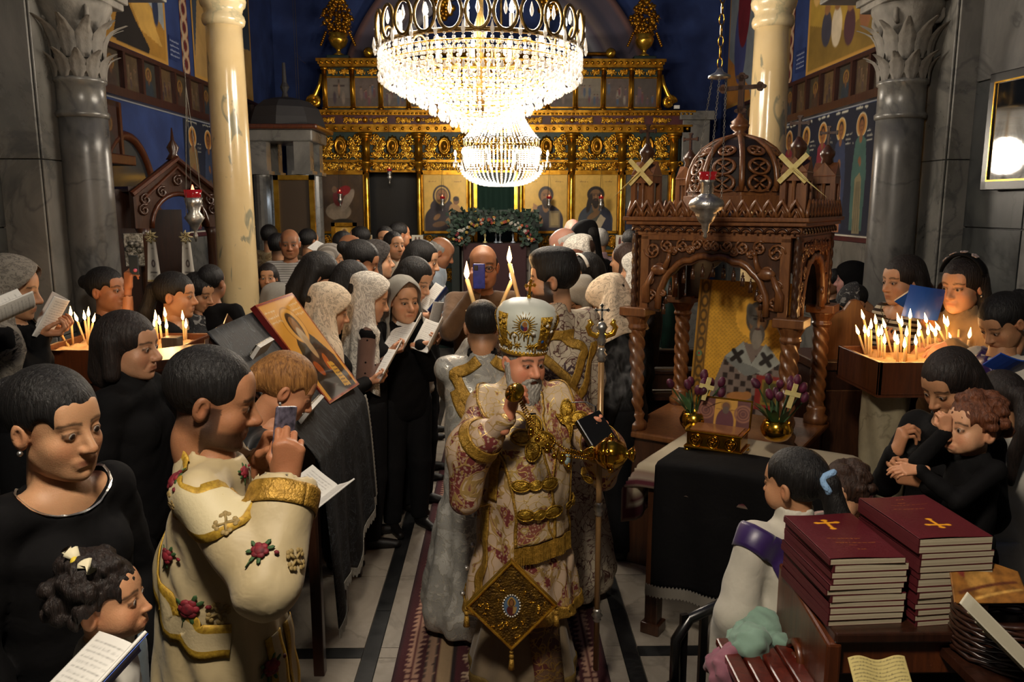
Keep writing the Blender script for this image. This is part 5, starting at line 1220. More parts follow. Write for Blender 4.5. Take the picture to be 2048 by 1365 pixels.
for k in range(8):
    a = pi / 8 + pi / 4 * k; obj('dome_rib', tube([(r * cos(a), r * sin(a), z) for r, z in DP], .017, 6), KWOOD, kio, smooth=True)
    am = a + pi / 8; ca = cos(pi / 8); sh = []
    for z, rr in ((2.29, .062), (2.41, .058), (2.525, .042)):
        R_ = np.interp(z, [q[1] for q in DP], [q[0] for q in DP]) * ca; n = np.interp(z, [2.23, 2.4, 2.6], [0, .25, 1.0])
        e1 = Vector((-sin(am), cos(am), 0)); nrm = Vector((cos(am) * cos(n), sin(am) * cos(n), sin(n))); e2 = nrm.cross(e1); c0 = Vector((R_ * cos(am), R_ * sin(am), z)) + nrm * .004
        sh.append(tube([tuple(c0 + (e1 * cos(t_) + e2 * sin(t_)) * rr) for t_ in np.linspace(0, 2 * pi, 18)[:-1]], .011, 6, closed=True))
        for u in range(4): sh.append(tube([tuple(c0), tuple(c0 + (e1 * cos(u * pi / 2 + .78) + e2 * sin(u * pi / 2 + .78)) * rr * .6), tuple(c0 + (e1 * cos(u * pi / 2 + .78) + e2 * sin(u * pi / 2 + .78)) * rr * .9)], [.008, .02, .006], 5, .5))
    obj('dome_tracery', join(*sh), KWOOD, kio, smooth=True)
    sp = []
    for u in range(5):
        t_ = (u + .5) / 5; p = Vector(oct_(.277, 2.23)[k]).lerp(Vector(oct_(.277, 2.23)[(k + 1) % 8]), t_); sp.append(lathe([(.018, 0), (.001, .04)], 4, tuple(p)))
    obj('dome_spikes', join(*sp), KWOOD, kio)
obj('finial', lathe([(.04, 2.64), (.05, 2.66), (.025, 2.68), (.05, 2.71), (.055, 2.735), (.045, 2.74), (.05, 2.76), (.02, 2.79), (.012, 2.82)], 18), KWOOD, kio, smooth=True)
obj('finial_cross', xf(cross_shape(1.3), (0, 0, 2.97)), KWOODD, kio)
for q in kio.children:
    if q.name.startswith(('dome', 'finial')): q.scale = (1, 1, .74); q.location.z = 2.2 * .26
# shrine icon
C = Canvas(.6, .78, 120, 156, '#a87c22')
r = np.random.RandomState(1); C.put(((np.sin(C.x * 150) * np.sin(C.y * 195)) > .2) * .35, '#5f430e'); C.rect(0, 0, .13, 1, '#7a561a'); C.rect(.02, 0, .035, 1, '#3a280c'); C.rect(.11, 0, .12, 1, '#3a280c')
for k in range(9): C.ring(.07, .06 + k * .11, .03, .04, .3, '#3d2a0e')
for k in range(26):
    a = k * 2 * pi / 26; C.ell(.62 + .19 * cos(a), .73 + .145 * sin(a), .03, .02, '#c89530')
C.ell(.62, .73, .2, .155, '#c08e2c')
C.poly([(.18, 0), (.24, .2), (.33, .42), (.5, .54), (.62, .52), (.76, .52), (.88, .4), (.95, .15), (.97, 0)], '#5f534c')
for i in range(13):
    for j in range(11):
        x, y = .2 + i * .062, .0 + j * .05
        if (i + j) % 2 and (.21 + y * .3 < x < .93 - y * .15) and y < .44: C.rect(x, y, x + .05, y + .042, '#1e1512')
C.poly([(.33, .42), (.5, .54), (.6, .38), (.72, .54), (.88, .41), (.72, .3), (.6, .33), (.5, .3)], '#777a74'); C.poly([(.33, .42), (.36, .38), (.55, .28), (.63, .3), (.7, .33), (.62, .36)], '#5c5f5c')
for x, y in ((.45, .43), (.74, .42)):
    for a in (.7, -.9): C.line((x - .06 * cos(a), y - .05 * sin(a)), (x + .06 * cos(a), y + .05 * sin(a)), .045, '#17120f')
C.ell(.62, .73, .115, .125, '#3a332c'); C.ell(.625, .71, .085, .105, '#6a4a2c'); C.ell(.56, .75, .05, .09, '#4a4640', .3); C.ell(.63, .6, .075, .085, '#4a443c'); C.ell(.63, .57, .05, .08, '#6a645a'); C.ell(.63, .645, .03, .01, '#3a1c14')
C.ell(.595, .72, .02, .01, '#120c08'); C.ell(.665, .72, .02, .01, '#120c08'); C.line((.565, .745), (.615, .74), .014, '#231a12'); C.line((.645, .74), (.695, .745), .014, '#231a12'); C.ell(.635, .69, .014, .035, '#8a6238')
C.rect(.66, .04, .92, .3, '#6b1a16'); C.rect(.72, .08, .88, .27, '#6a561c'); C.rect(.74, .1, .86, .25, '#3a3410'); C.ell(.5, .12, .12, .035, '#8a5c30', .1); C.ell(.58, .135, .05, .03, '#8a5c30', .3)
C.ell(.06, .42, .025, .022, '#2a6a4a'); C.ell(.06, .42, .014, .012, '#7a2a20'); C.mottle(.08, 20); C.c = np.clip(C.c * 1.6, 0, .9)
ic = empty('saint_icon', kio.matrix_basis @ Vector((.06, .0, .93)), radians(-34), label='gold icon of a grey-bearded bishop saint standing inside the shrine', cat='icon'); ic.rotation_euler = (radians(-9), 0, radians(-34))
obj('icon_board', bx(-.3, .3, .003, .03, 0, .78), KWOODD, ic); obj('painted_face', C.shape(lambda u, v: (-.3 + u * .6, 0, v * .78)), PAINTG, ic)
# palm crosses on the turrets
PALM = M('dried palm leaf', '#d8c98a', .7, c2='#c4b06a', scale=30)
for sx, lab in ((-1, 'left'), (1, 'right')):
    p = kio.matrix_basis @ Vector((sx * KW * .95, -KD * .92 - .085, 2.33)); o = empty('palm_cross', p, radians(-34), label='woven palm-leaf cross tied slantwise on the %s front turret' % lab, cat='cross')
    for q, (dx, dz, L) in enumerate(((1, -1 if sx > 0 else 1, .1), (-1, -1 if sx > 0 else 1, .1))):
        obj('strip', xf(box((0, -.004 * q, 0), (.19, .004, .026)), rot=(0, math.atan2(-dz, dx), 0)), PALM, o)
    t_ = Vector((1, 0, -.85)) if sx > 0 else Vector((-1, 0, -.85)); obj('tail', tube([(0, -.006, 0), tuple(t_ * .1 + Vector((0, -.006, 0))), tuple(t_ * .17)], [.012, .011, .001], 6, .3), PALM, o)
# ---------------------------------------------------------------- table with the reliquary
tr = Matrix.Rotation(radians(-34), 3, 'Z'); TC = Vector((1.24, 3.80, 0)); TW2, TD2, TZ = .42, .33, .9
tb = empty('cloth_table', TC, radians(-34), label='side table under a red-edged cream cloth and a black cloth, before the shrine', cat='table')
obj('top', bx(-TW2, TW2, -TD2, TD2, TZ - .03, TZ), KWOODD, tb)
for sx in (-1, 1):
    for sy in (-1, 1): obj('leg', join(bx(sx * (TW2 - .05) - .035, sx * (TW2 - .05) + .035, sy * (TD2 - .05) - .035, sy * (TD2 - .05) + .035, .05, TZ - .03), bx(sx * (TW2 - .05) - .05, sx * (TW2 - .05) + .05, sy * (TD2 - .05) - .05, sy * (TD2 - .05) + .05, 0, .06)), KWOODD, tb, bev=.006)
def drape_cloth(hw, hd, z, drop_f, drop_s, n=60, rip=.012, dz=0., nf=7):
    """cloth over a table: flat top with hanging sides; u across x, v across y"""
    def f(u, v):
        X = (u - .5) * 2 * (hw + drop_s); Y = (v - .5) * 2 * (hd + drop_f) ; ox = max(0, abs(X) - hw); oy = max(0, abs(Y) - hd)
        x = max(-hw, min(hw, X)); y = max(-hd, min(hd, Y)); zz = z + dz - ox - oy
        if ox > 0: x += math.copysign(.012 + rip * min(1, ox * 6) * (1 + sin(y * 26)), X)
        if oy > 0: y += math.copysign(.012 + rip * min(1, oy * 6) * (1 + sin(x * 22)), Y)
        if ox > 0 and oy > 0: zz = z + dz - max(ox, oy); m = min(ox, oy); x += math.copysign(m * .45, X); y += math.copysign(m * .45, Y)
        return (x, y, zz)
    return f
C = Canvas(1, 1, 70, 60, '#b0a48c'); C.rect(0, 0, 1, 1, '#4a1420'); C.rect(.05, .05, .95, .95, '#b9ae98'); C.rect(.065, .065, .935, .935, '#5a1c26'); C.rect(.085, .085, .915, .915, '#b4a68c')
o = obj('cream_cloth', C.shape(drape_cloth(TW2 + .01, TD2 + .005, TZ, .12, .3, dz=.004)), vcol('cream tablecloth', .9), tb, smooth=True); thick(o, .003, 1)
V, F, A = grid(lambda u, v: (-TW2 + .07 + u * (TW2 * 2 - .05), (-TD2 - .03 - .012 * (1 + sin(u * 20)) * min(1, max(0, .78 - v) * 3)) if v < .78 else -TD2 - .028 + (v - .78) / .22 * .3, .3 + .025 * sin(u * 3) + (TZ - .29) * min(1, v / .78) + (.008 if v >= .78 else 0)), 50, 40)
o = obj('black_cloth', (V, F), BLACKC, tb, smooth=True); thick(o, .004, 1)
FR = grid(lambda u, v: (-TW2 + .05 + u * (TW2 * 2 - .02), -TD2 - .05 - .012 * (1 + sin(u * 20)), .3 + .025 * sin(u * 3) - .05 + .055 * v + .006 * sin(u * 300)), 160, 2)
o = obj('silver_fringe', FR, M('silver braid', '#8f8a80', .5, .5), tb); thick(o, .006)
def tl(x, y, z): return TC + tr @ Vector((x, y, z))
rq = empty('reliquary', tl(-.04, -.03, TZ + .012), radians(-30), label='small gilt reliquary box with open painted lid on the black cloth', cat='reliquary')
rq.location = at(1441, 908, 3.82) + Vector((0, .07, -.005))
obj('body', bx(-.135, .135, -.08, .08, .025, .105), BRASS, rq, bev=.006); obj('rim', bx(-.143, .143, -.088, .088, .1, .112), BRASS, rq, bev=.004); obj('base', bx(-.146, .146, -.09, .09, .018, .032), BRASS, rq, bev=.004); obj('lid_glass', bx(-.12, .12, -.07, .07, .112, .117), M('amber glass', '#8a5a34', .15), rq)
for sx in (-1, 1):
    for sy in (-1, 1): obj('foot', lathe([(.014, 0), (.018, .008), (.008, .02)], 8, (sx * .13, sy * .075, 0)), BRASS, rq, smooth=True)
for k in range(3): obj('medallion', join(tube([(-.088 + k * .088 + .03 * cos(a), -.084, .063 + .03 * sin(a)) for a in np.linspace(0, 2 * pi, 15)[:-1]], .004, 5, closed=True), *[tube([(-.088 + k * .088 + q[0], -.083, .063 + q[2]) for q in spiral(.012 * cos(u * 1.57), .012 * sin(u * 1.57), .011, 1.2, 1, u, 8)], .003, 4) for u in range(4)], sphere((-.088 + k * .088, -.084, .063), .008, 8, 5)), BRASS, rq, smooth=True)
C = Canvas(.27, .135, 80, 44, '#5f3430'); C.rect(.33, 0, .75, 1, '#c08e38'); C.ell(.54, .1, .17, .55, '#5a2c34'); C.ell(.54, .74, .1, .2, '#a4772c'); C.ell(.54, .72, .075, .16, '#6a4630'); C.ell(.54, .58, .06, .14, '#5a4a40'); C.scribble(.36, .46, .6, .03, '#5a2a14', 1); C.scribble(.62, .73, .6, .03, '#5a2a14', 2)
for cx_ in (.87, .16):
    for q in (.3, .2, .1): C.ring(cx_, .5, q * .5, q, .12, '#8a5a44')
ld = obj('lid_painting', C.shape(lambda u, v: (-.135 + u * .27, .0, v * .135)), PAINTG, rq, loc=(0, .085, .112), rot=(radians(-14), 0, 0)); obj('lid_frame', join(bx(-.142, .142, .002, .014, -.002, .141), bx(-.142, -.135, -.004, .01, 0, .14), bx(.135, .142, -.004, .01, 0, .14), bx(-.142, .142, -.004, .01, .133, .141)), BRASS, ld)
TUL = M('purple tulip', '#3a0b24', .6, c2='#5c1434', scale=20); STEM = M('tulip green', '#1f3a1a', .6, c2='#314d22', scale=20)
petal = lathe([(.004, 0), (.016, .012), (.02, .028), (.017, .045), (.009, .058)], 9, fl=lambda a, k: 1 + .12 * cos(3 * a))
def tulip_bowl(p, label, seed, palm):
    o = empty('tulip_bowl', p, 0, label=label, cat='vase'); r = random.Random(seed)
    obj('bowl', lathe([(.03, 0), (.055, .012), (.075, .04), (.078, .065), (.066, .095), (.055, .108), (.05, .106), (.06, .09)], 28), BRASS, o, smooth=True)
    for k in range(11):
        a = r.uniform(0, 2 * pi); rr = r.uniform(.03, .13); h = r.uniform(.18, .28); q = (rr * cos(a), rr * .7 * sin(a), h)
        st = obj('stem', tube([(.03 * cos(a), .03 * sin(a), .09), (q[0] * .6, q[1] * .6, h * .7), q], .004, 5), STEM, o)
        obj('blossom', xf(petal, q, (r.uniform(-.5, .5) - .3 * sin(a), r.uniform(-.2, .2) + .4 * cos(a), 0)), TUL, st, smooth=True)
    for k in range(8):
        a = r.uniform(0, 2 * pi); rr = r.uniform(.06, .14); obj('leaf', grid(lambda u, v: ((.03 + rr * v) * cos(a) - (u - .5) * .035 * sin(pi * v ** .7) * sin(a), (.03 + rr * v * .8) * sin(a) + (u - .5) * .035 * sin(pi * v ** .7) * cos(a), .09 + .15 * v - .06 * v * v), 3, 6), STEM, o, smooth=True)
    if palm: obj('palm_cross', xf(join(bx(-.011, .011, -.004, .004, -.06, .06), bx(-.04, .035, -.006, .002, .0, .022)), (.03, -.1, .25), (0, .25, 0)), PALM, o)
b1 = at(1552, 882, 3.78); b2 = at(1388, 862, 4.08)
tulip_bowl(b1, 'round brass bowl of purple tulips right of the reliquary', 1, True); tulip_bowl(b2, 'round brass bowl of purple tulips behind the reliquary', 2, True)
# ---------------------------------------------------------------- hanging silver lamp before the shrine
LP = at(1413, 410, 3.75); hl = empty('sanctuary_lamp', LP, 0, label='large silver hanging oil lamp with ruby glass before the shrine', cat='oil lamp')
obj('bowl', lathe([(.004, -.155), (.012, -.145), (.008, -.13), (.016, -.12), (.02, -.09), (.035, -.075), (.05, -.045), (.05, -.035), (.075, -.02), (.082, 0), (.075, .02), (.05, .036), (.028, .05), (.026, .06)], 32), SILVER, hl, smooth=True)
obj('neck', lathe([(.027, .05), (.03, .055), (.029, .1), (.036, .112), (.03, .115), (.024, .06)], 24), SILVER, hl, smooth=True)
obj('ruby_cup', lathe([(.03, .108), (.034, .112), (.042, .15), (.039, .15), (.03, .115)], 20), RUBY, hl, smooth=True)
obj('flame', lathe([(.002, .118), (.006, .125), (.001, .14)], 8), emis('lamp flame', '#ff6a4a', 8), hl)
for k in range(3):
    a = 2 * pi * k / 3 + .3; A_, B_ = Vector((.078 * cos(a), .078 * sin(a), .0)), Vector((.035 * cos(a) + .035, .035 * sin(a), .57)); sh = []
    for q in range(46):
        p = A_.lerp(B_, (q + .5) / 46); sh.append(xf(tube([(.0045 * cos(t_), 0, .008 * sin(t_)) for t_ in np.linspace(0, 2 * pi, 7)[:-1]], .0013, 4, closed=True), tuple(p), (0, 0, (q % 2) * pi / 2)))
    obj('chain', join(*sh), SILVER, hl, kind='stuff')
obj('crown_plate', lathe([(.05, .565), (.05, .575), (.02, .59), (.008, .61)], 20, (.035, 0, 0)), SILVER, hl, smooth=True)
LK = mesh_data('link', *tube([(.011 * cos(t_), 0, .026 * sin(t_)) for t_ in np.linspace(0, 2 * pi, 13)[:-1]], .0028, 5, closed=True), BRASS)
for q in range(24): link('link', LK, hl, (.035, 0, .63 + q * .047), (0, 0, (q % 2) * pi / 2))
obj('ceiling_rod', tube([(.035, 0, 1.73), (.035, 0, 6.4 - LP.z)], .004, 5), BRASS, hl)
# ---------------------------------------------------------------- icon stand with the black cloth, left of the aisle
stn = empty('icon_stand', (-1.05, 3.9, 0), 0, label='slanted wooden icon stand under a black brocade cloth with grey lace edge', cat='icon stand')
sl = lambda x: 1.12 + (-.83 - x) / .37 * .47   # height of the slanted top at x
obj('top_board', prism([(-1.22 + 1.05, sl(-1.22)), (-.8 + 1.05, sl(-.8)), (-.8 + 1.05, sl(-.8) - .04), (-1.22 + 1.05, sl(-1.22) - .04)], 1.14, 'xz', 0), DKWOOD, stn)
for sx in (-1.22, -.84):
    for y in (3.42, 3.98, 4.42): obj('leg', bx(sx + 1.05 - .025, sx + 1.05 + .025, y - 3.9 - .025, y - 3.9 + .025, 0, sl(sx) - .03), DKWOOD, stn, bev=.004)
BLKB = brocade('black brocade', '#08090a', '#101215', '#34373b', 11, .7, .025, .2, 'uvw')
def stcloth(u, v):
    y = -.60 + u * 1.18; w = .015 * sin(u * 26) + .02 * sin(u * 9 + 1)
    if v > .8: t_ = (v - .8) / .2; x = -.79 - t_ * .43; return (x + 1.05, y, sl(x) + .012)
    t_ = 1 - v / .8; bot = (.42 + .22 * (1 - abs(u - .25) * 2.0) if u < .55 else .35); bot = .3 + .32 * max(0, u - .5) + .2 * abs(sin(u * 6.3)) * .5
    return (-.785 + 1.05 + .05 * t_ ** .5 + w * t_, y + .03 * t_ * (u - .5), 1.07 - t_ * (1.07 - bot))
o = obj('black_cloth', grid(stcloth, 90, 60, (1.18, 1.2)), BLKB, stn, smooth=True); thick(o, .004, 1)
LACEG = M('grey lace edge', '#77736b', .85, c2='#8d897f', scale=60, bump=.6, bscale=200)
def lacer(u, v):
    p = stcloth(u, 0); return (p[0] + .004, p[1], p[2] - .045 * v * (1 + .18 * sin(u * 260)))
o = obj('lace_edge', grid(lacer, 240, 2), LACEG, stn); thick(o, .004)
def lacer2(u, v):
    p = stcloth(1, u * .8); return (p[0] + .004, p[1] + v * .035 * (1 + .2 * sin(u * 160)), p[2])
o = obj('lace_edge', grid(lacer2, 160, 2), LACEG, stn); thick(o, .004)
# large leaning icon
li = empty('large_icon', at(574, 720, 3.9), 0, label='large glossy icon with a red edge leaning on the icon stand', cat='icon')
A0, A1, B0, B1 = at(500, 618, 3.9), at(575, 592, 4.4), at(650, 815, 3.9), at(710, 775, 4.4)
li.location = (A0 + A1 + B0 + B1) / 4; L0 = li.location.copy()
C = Canvas(.5, .62, 90, 112, '#c8882a'); C.rect(0, 0, 1, 1, '#8a2a14'); C.rect(.03, .025, .97, .975, '#d0953a')
C.poly([(.1, 0.025), (.12, .35), (.25, .55), (.38, .66), (.62, .66), (.75, .55), (.9, .35), (.92, .025)], '#1c1713'); C.ell(.5, .72, .22, .18, '#d8a04a'); C.ring(.5, .72, .22, .18, .03, '#8a5a1c'); C.ell(.5, .71, .13, .14, '#3a2a1c'); C.ell(.5, .7, .09, .11, '#8a6038'); C.ell(.5, .6, .08, .1, '#b09a78'); C.ell(.5, .5, .06, .12, '#a88a60')
C.ell(.34, .3, .07, .08, '#9a4a1c', .4); C.ell(.62, .32, .06, .09, '#a8541c', -.4); C.poly([(.62, .06), (.8, .04), (.74, .3), (.6, .32)], '#c89a3c')
for k in range(6): C.line((.64, .09 + k * .035), (.75, .08 + k * .035), .012, '#3a2410')
for k in range(3): C.scribble(.06, .3, .9 - .05 * k, .02, '#e8d8b0', k); C.scribble(.7, .94, .9 - .05 * k, .02, '#e8d8b0', k + 9)
ex, ey = (A1 - A0), (A0 - B0); nrm = ex.cross(ey); nrm.normalize()
if nrm.x < 0: nrm = -nrm
org = B0
pt = lambda u, v, o=0.: tuple(org + (B1 - B0) * u + ((A0 - B0) * (1 - u) + (A1 - B1) * u) * v + nrm * (.03 + o) - L0)
GLOSS = vcol('glossy varnish', .12, Coat_Weight=.8, Coat_Roughness=.06)
obj('painted_face', C.shape(lambda u, v: pt(u, v, .002)), GLOSS, li)
ed = [pt(u, v, o) for o in (0, -.03) for u, v in ((0, 0), (1, 0), (1, 1), (0, 1))]
obj('board', (np.array(ed), [(0, 1, 2, 3), (7, 6, 5, 4), (0, 4, 5, 1), (1, 5, 6, 2), (2, 6, 7, 3), (3, 7, 4, 0)]), M('red icon edge', '#5a1210', .3, Coat_Weight=.5), li)
# silver-covered icons lying on the stand
RIZA = M('embossed silver cover', '#b9b2a4', .3, .9, c2='#6a6458', scale=40, bump=.8, bscale=120)
def silver_icon(px, py, d, yaw, tilt, w, h, label):
    o = empty('silver_icon', at(px, py, d), 0, label=label, cat='icon'); o.rotation_euler = Euler((radians(tilt), 0, radians(yaw)), 'XYZ')
    obj('board', bx(-w / 2, w / 2, -h / 2, h / 2, -.022, -.004), M('white painted board', '#b4b0a8', .5), o)
    obj('silver_border', join(bx(-w / 2, w / 2, -h / 2, -h / 2 + .035, -.004, .004), bx(-w / 2, w / 2, h / 2 - .035, h / 2, -.004, .004), bx(-w / 2, -w / 2 + .035, -h / 2, h / 2, -.004, .004), bx(w / 2 - .035, w / 2, -h / 2, h / 2, -.004, .004)), RIZA, o, bev=.003)
    C = Canvas(w - .07, h - .07, 30, 40, '#a8842c'); bust(C, .5, 0, .9, '#5a4a3a', halo='#c8a040'); obj('painting', xf(C.shape(), (-(w - .07) / 2, -(h - .07) / 2, .001), (-pi / 2, 0, 0)), PAINTG, o)
silver_icon(590, 852, 3.55, -90, 52, .26, .3, 'silver-bordered icon on the stand below the bending woman')
silver_icon(497, 728, 3.6, -90, 55, .22, .26, 'silver-bordered icon behind the deacon’s dark hair')
# lectern with carved crest, left
lc = empty('lectern', (at(390, 700, 3.9).x, 3.75, 0), 0, label='wooden lectern with a carved crest behind the older woman', cat='lectern')
zl = at(390, 700, 3.9).z
obj('desk', xf(bx(-.26, .3, -.22, .22, -.02, .02), (0, 0, zl), (0, radians(-7), 0)), DKWOOD, lc, bev=.006); obj('post', lathe([(.2, 0), (.2, .04), (.05, .08), (.05, zl - .1), (.1, zl - .03)], 16), DKWOOD, lc, smooth=True)
cr = [(-.13, 0), (-.12, .05), (-.08, .06), (-.06, .1), (-.025, .115), (0, .16), (.025, .115), (.06, .1), (.08, .06), (.12, .05), (.13, 0)]
obj('crest', prism(cr, .03, 'xz', -.02), KWOODD, lc, loc=(.2, .1, zl + .03), rot=(0, radians(-5), radians(25))); obj('crest_carving', join(*[tube(spiral(x, z, .024, 1.3, 1, 0, 10), .006, 5) for x, z in ((-.07, .03), (.07, .03), (-.02, .06), (.03, .07), (0, .02))]), KWOODD, lc, loc=(.2, .06, zl + .03), rot=(0, 0, radians(25)), smooth=True)
# ---------------------------------------------------------------- sand trays with candles
SAND = M('pale sand', '#b58a58', .95, c2='#d0a874', scale=14, bump=.8, bscale=30)
WAX = M('beeswax', '#e8cf9a', .45, c2='#d8b878', scale=6, Subsurface_Weight=.3, Subsurface_Scale=.01)
FLAME = emis('candle flame', '#ffc070', 22)
def tray(x0, x1, y0, y1, z, label, ped):
    o = empty('candle_tray', ((x0 + x1) / 2, (y0 + y1) / 2, 0), 0, label=label, cat='candle stand'); hx, hy = (x1 - x0) / 2, (y1 - y0) / 2
    for a in ((-hx, hx, -hy, -hy + .02), (-hx, hx, hy - .02, hy), (-hx, -hx + .02, -hy, hy), (hx - .02, hx, -hy, hy)): obj('side', bx(a[0], a[1], a[2], a[3], z - .17, z), MIDWOOD, o, bev=.003)
    obj('bottom', bx(-hx, hx, -hy, hy, z - .18, z - .165), MIDWOOD, o)
    obj('sand', grid(lambda u, v: (-hx + .02 + u * (2 * hx - .04), -hy + .02 + v * (2 * hy - .04), z - .035 + .012 * sin(u * 17 + v * 9) * sin(v * 14) + .008 * sin(u * 31)), 40, 30), SAND, o, smooth=True, kind='stuff')
    if ped == 'column': obj('pedestal', xf(twist(.115, z - .18, 2.2, 5, 30, 60, .08), (-.18, 0, 0)), marble('pedestal stone', '#8a8068', '#a09478', '#5a523e', 2, .4), o, smooth=True)
    else:
        for sx in (-1, 1):
            for sy in (-1, 1): obj('leg', bx(sx * (hx - .05) - .03, sx * (hx - .05) + .03, sy * (hy - .05) - .03, sy * (hy - .05) + .03, 0, z - .17), DKWOOD, o)
        obj('apron', bx(-hx + .03, hx - .03, -hy + .02, hy - .02, z - .27, z - .18), DKWOOD, o)
    return o
TL = (-2.49, -1.73, 4.2, 4.78, 1.39); TR = (1.9, 2.6, 3.9, 4.4, 1.37)
tray(*TL, 'wooden candle tray of sand at the left, behind the older woman', 'legs'); tray(*TR, 'wooden candle tray of sand on a twisted stone column at the right', 'column')
CANDLE = None
fl_prof = [(.001, 0), (.005, .006), (.0075, .014), (.0055, .026), (.0025, .038), (.0004, .048)]
def candle(p, h, lean_, lab, group, lit=True, r=.0062, top=False, fs=1.25):
    global CANDLE
    o = empty('candle', p, 0, label=lab, cat='candle', group=group); o.rotation_euler = (lean_[1], lean_[0], 0)
    key = ('wax', round(h, 2), r)
    if key not in MATS: MATS[key] = mesh_data('wax_stick', *lathe([(r, 0), (r, h), (r * .5, h + .003)], 10), WAX)
    link('wax_stick', MATS[key], o)
    if 'wick' not in MATS: MATS['wick'] = mesh_data('wick', *lathe([(.0012, 0), (.001, .009)], 5), BLACK); MATS['flm'] = mesh_data('flame', *lathe(fl_prof, 10), FLAME)
    link('wick', MATS['wick'], o, (0, 0, h))
    if lit: link('flame', MATS['flm'], o, (0, 0, h + .003), None, (fs,) * 3)
    return o
ORD = ('first second third fourth fifth sixth seventh eighth ninth tenth eleventh twelfth thirteenth fourteenth fifteenth sixteenth seventeenth eighteenth nineteenth twentieth twenty-first twenty-second twenty-third twenty-fourth twenty-fifth twenty-sixth twenty-seventh twenty-eighth twenty-ninth thirtieth').split()
def tray_candles(T, lst, side):
    lst = sorted(lst)
    for i, (px, pyt, pyb, lit, dx) in enumerate(lst):
        # base point: on the sand under the pixel of the candle foot
        zs = T[4] - .035; r = CR @ Vector(((px - dx - 1024) / 1600, -(pyb - 682.5) / 1600, -1)); k = (zs - CAMZ) / r.z; x = min(max(r.x * k, T[0] + .03), T[1] - .03); y = min(max(r.y * k, T[2] + .03), T[3] - .03)
        tip = at(px, pyt, y); h = max(.05, tip.z - zs + .01); lx = math.atan2(tip.x - x, h)
        candle((x, y, zs - .01), h, (lx, 0), 'thin %s candle, %s from the left in the %s sand tray' % ('burning' if lit else 'unlit', ORD[i], side), '%s tray candles' % side, lit)
tray_candles(TL, [(105, 635, 693, 1, 0), (113, 660, 692, 1, -3), (142, 634, 690, 1, 0), (155, 643, 682, 1, -6), (170, 642, 686, 1, -6), (177, 635, 690, 1, 0), (186, 645, 674, 1, -4), (196, 648, 672, 1, -3), (203, 642, 668, 1, 0), (238, 630, 664, 1, 0), (222, 645, 666, 1, 0), (266, 635, 664, 1, 0), (289, 640, 664, 1, 0), (278, 642, 670, 1, 0), (312, 642, 690, 1, -4), (320, 652, 688, 1, -5), (331, 636, 686, 1, -6), (309, 655, 690, 1, 0), (333, 660, 690, 1, 0), (366, 642, 682, 1, -3), (372, 658, 680, 1, 0)], 'left')
tray_candles(TR, [(1717, 668, 700, 1, 0), (1727, 637, 695, 1, 8), (1730, 668, 705, 1, -1), (1737, 675, 708, 1, 0), (1742, 660, 712, 1, 0), (1752, 650, 706, 1, -6), (1757, 675, 715, 1, 0), (1763, 672, 716, 1, 0), (1770, 655, 700, 1, 0), (1769, 690, 720, 1, 0), (1790, 684, 722, 1, 0), (1795, 692, 724, 1, 0), (1798, 645, 700, 1, 1), (1803, 655, 705, 1, 2), (1809, 698, 724, 1, 0), (1813, 675, 718, 1, 1), (1820, 640, 706, 1, 2), (1832, 692, 722, 1, -2), (1840, 658, 700, 1, 1), (1838, 675, 704, 1, 0), (1853, 645, 700, 1, 2), (1856, 672, 708, 1, 0), (1865, 660, 698, 1, 0), (1871, 675, 706, 1, 0), (1876, 655, 696, 1, 0), (1891, 648, 700, 1, 2), (1895, 655, 708, 1, 0), (1900, 675, 700, 1, 0), (1918, 660, 706, 0, 2), (1938, 678, 716, 1, 6)], 'right')
bl = at(345, 690, 4.4); obj('wood_block', bx(-.045, .045, -.04, .04, 0, .075), wood('stump wood', '#3a2c1c', '#5c4a30', .7), loc=(bl.x, 4.4, TL[4] - .035), label='charred square wood block standing in the left sand tray', cat='wood block', bev=.005)
for x, y, z, w_ in ((-2.3, 4.45, 1.58, 3), (-1.9, 4.5, 1.58, 3), (2.03, 4.1, 1.5, 1.4), (2.25, 4.1, 1.5, 1.4)): lamp('tray_candle_light', (x, y, z), w_, (1, .55, .22), .06)
# ---------------------------------------------------------------- pews
def pew(x0, x1, y, label, parent_rot=0):
    o = empty('pew', ((x0 + x1) / 2, y, 0), parent_rot, label=label, cat='pew', group='dark wooden pews in rows'); hx = (x1 - x0) / 2
    for sx in (-1, 1): obj('end_panel', prism([(-.26, 0), (-.26, .98), (-.2, 1.0), (-.16, .72), (.05, .66), (.2, .66), (.24, .6), (.2, .44), (.22, 0)], .035, 'yz', sx * hx), DKWOOD, o, bev=.006)
    obj('seat', bx(-hx, hx, -.2, .22, .42, .45), DKWOOD, o, bev=.005)
    for k, (z0, z1) in enumerate(((.5, .66), (.68, .84), (.86, .97))): obj('back_board', bx(-hx, hx, -.24, -.215, z0, z1), DKWOOD, o, bev=.004)
    obj('top_rail', bx(-hx - .02, hx + .02, -.26, -.2, .97, 1.0), DKWOOD, o, bev=.006); obj('kneeler', bx(-hx, hx, .3, .42, .1, .13), DKWOOD, o)
    obj('book_ledge', bx(-hx, hx, -.4, -.26, .82, .84), DKWOOD, o)
rows = (4.95, 5.75, 6.55, 7.35)
for i, y in enumerate(rows): pew(-1.98, (-.86, -.72, -.62, -.62)[i], y, 'dark wooden pew left of the aisle, %s row from the front of the photo' % ORD[i])
for i, y in enumerate((5.75, 6.55)): pew(.9, 1.98, y, 'dark wooden pew right of the aisle, %s row behind the shrine' % ORD[i])
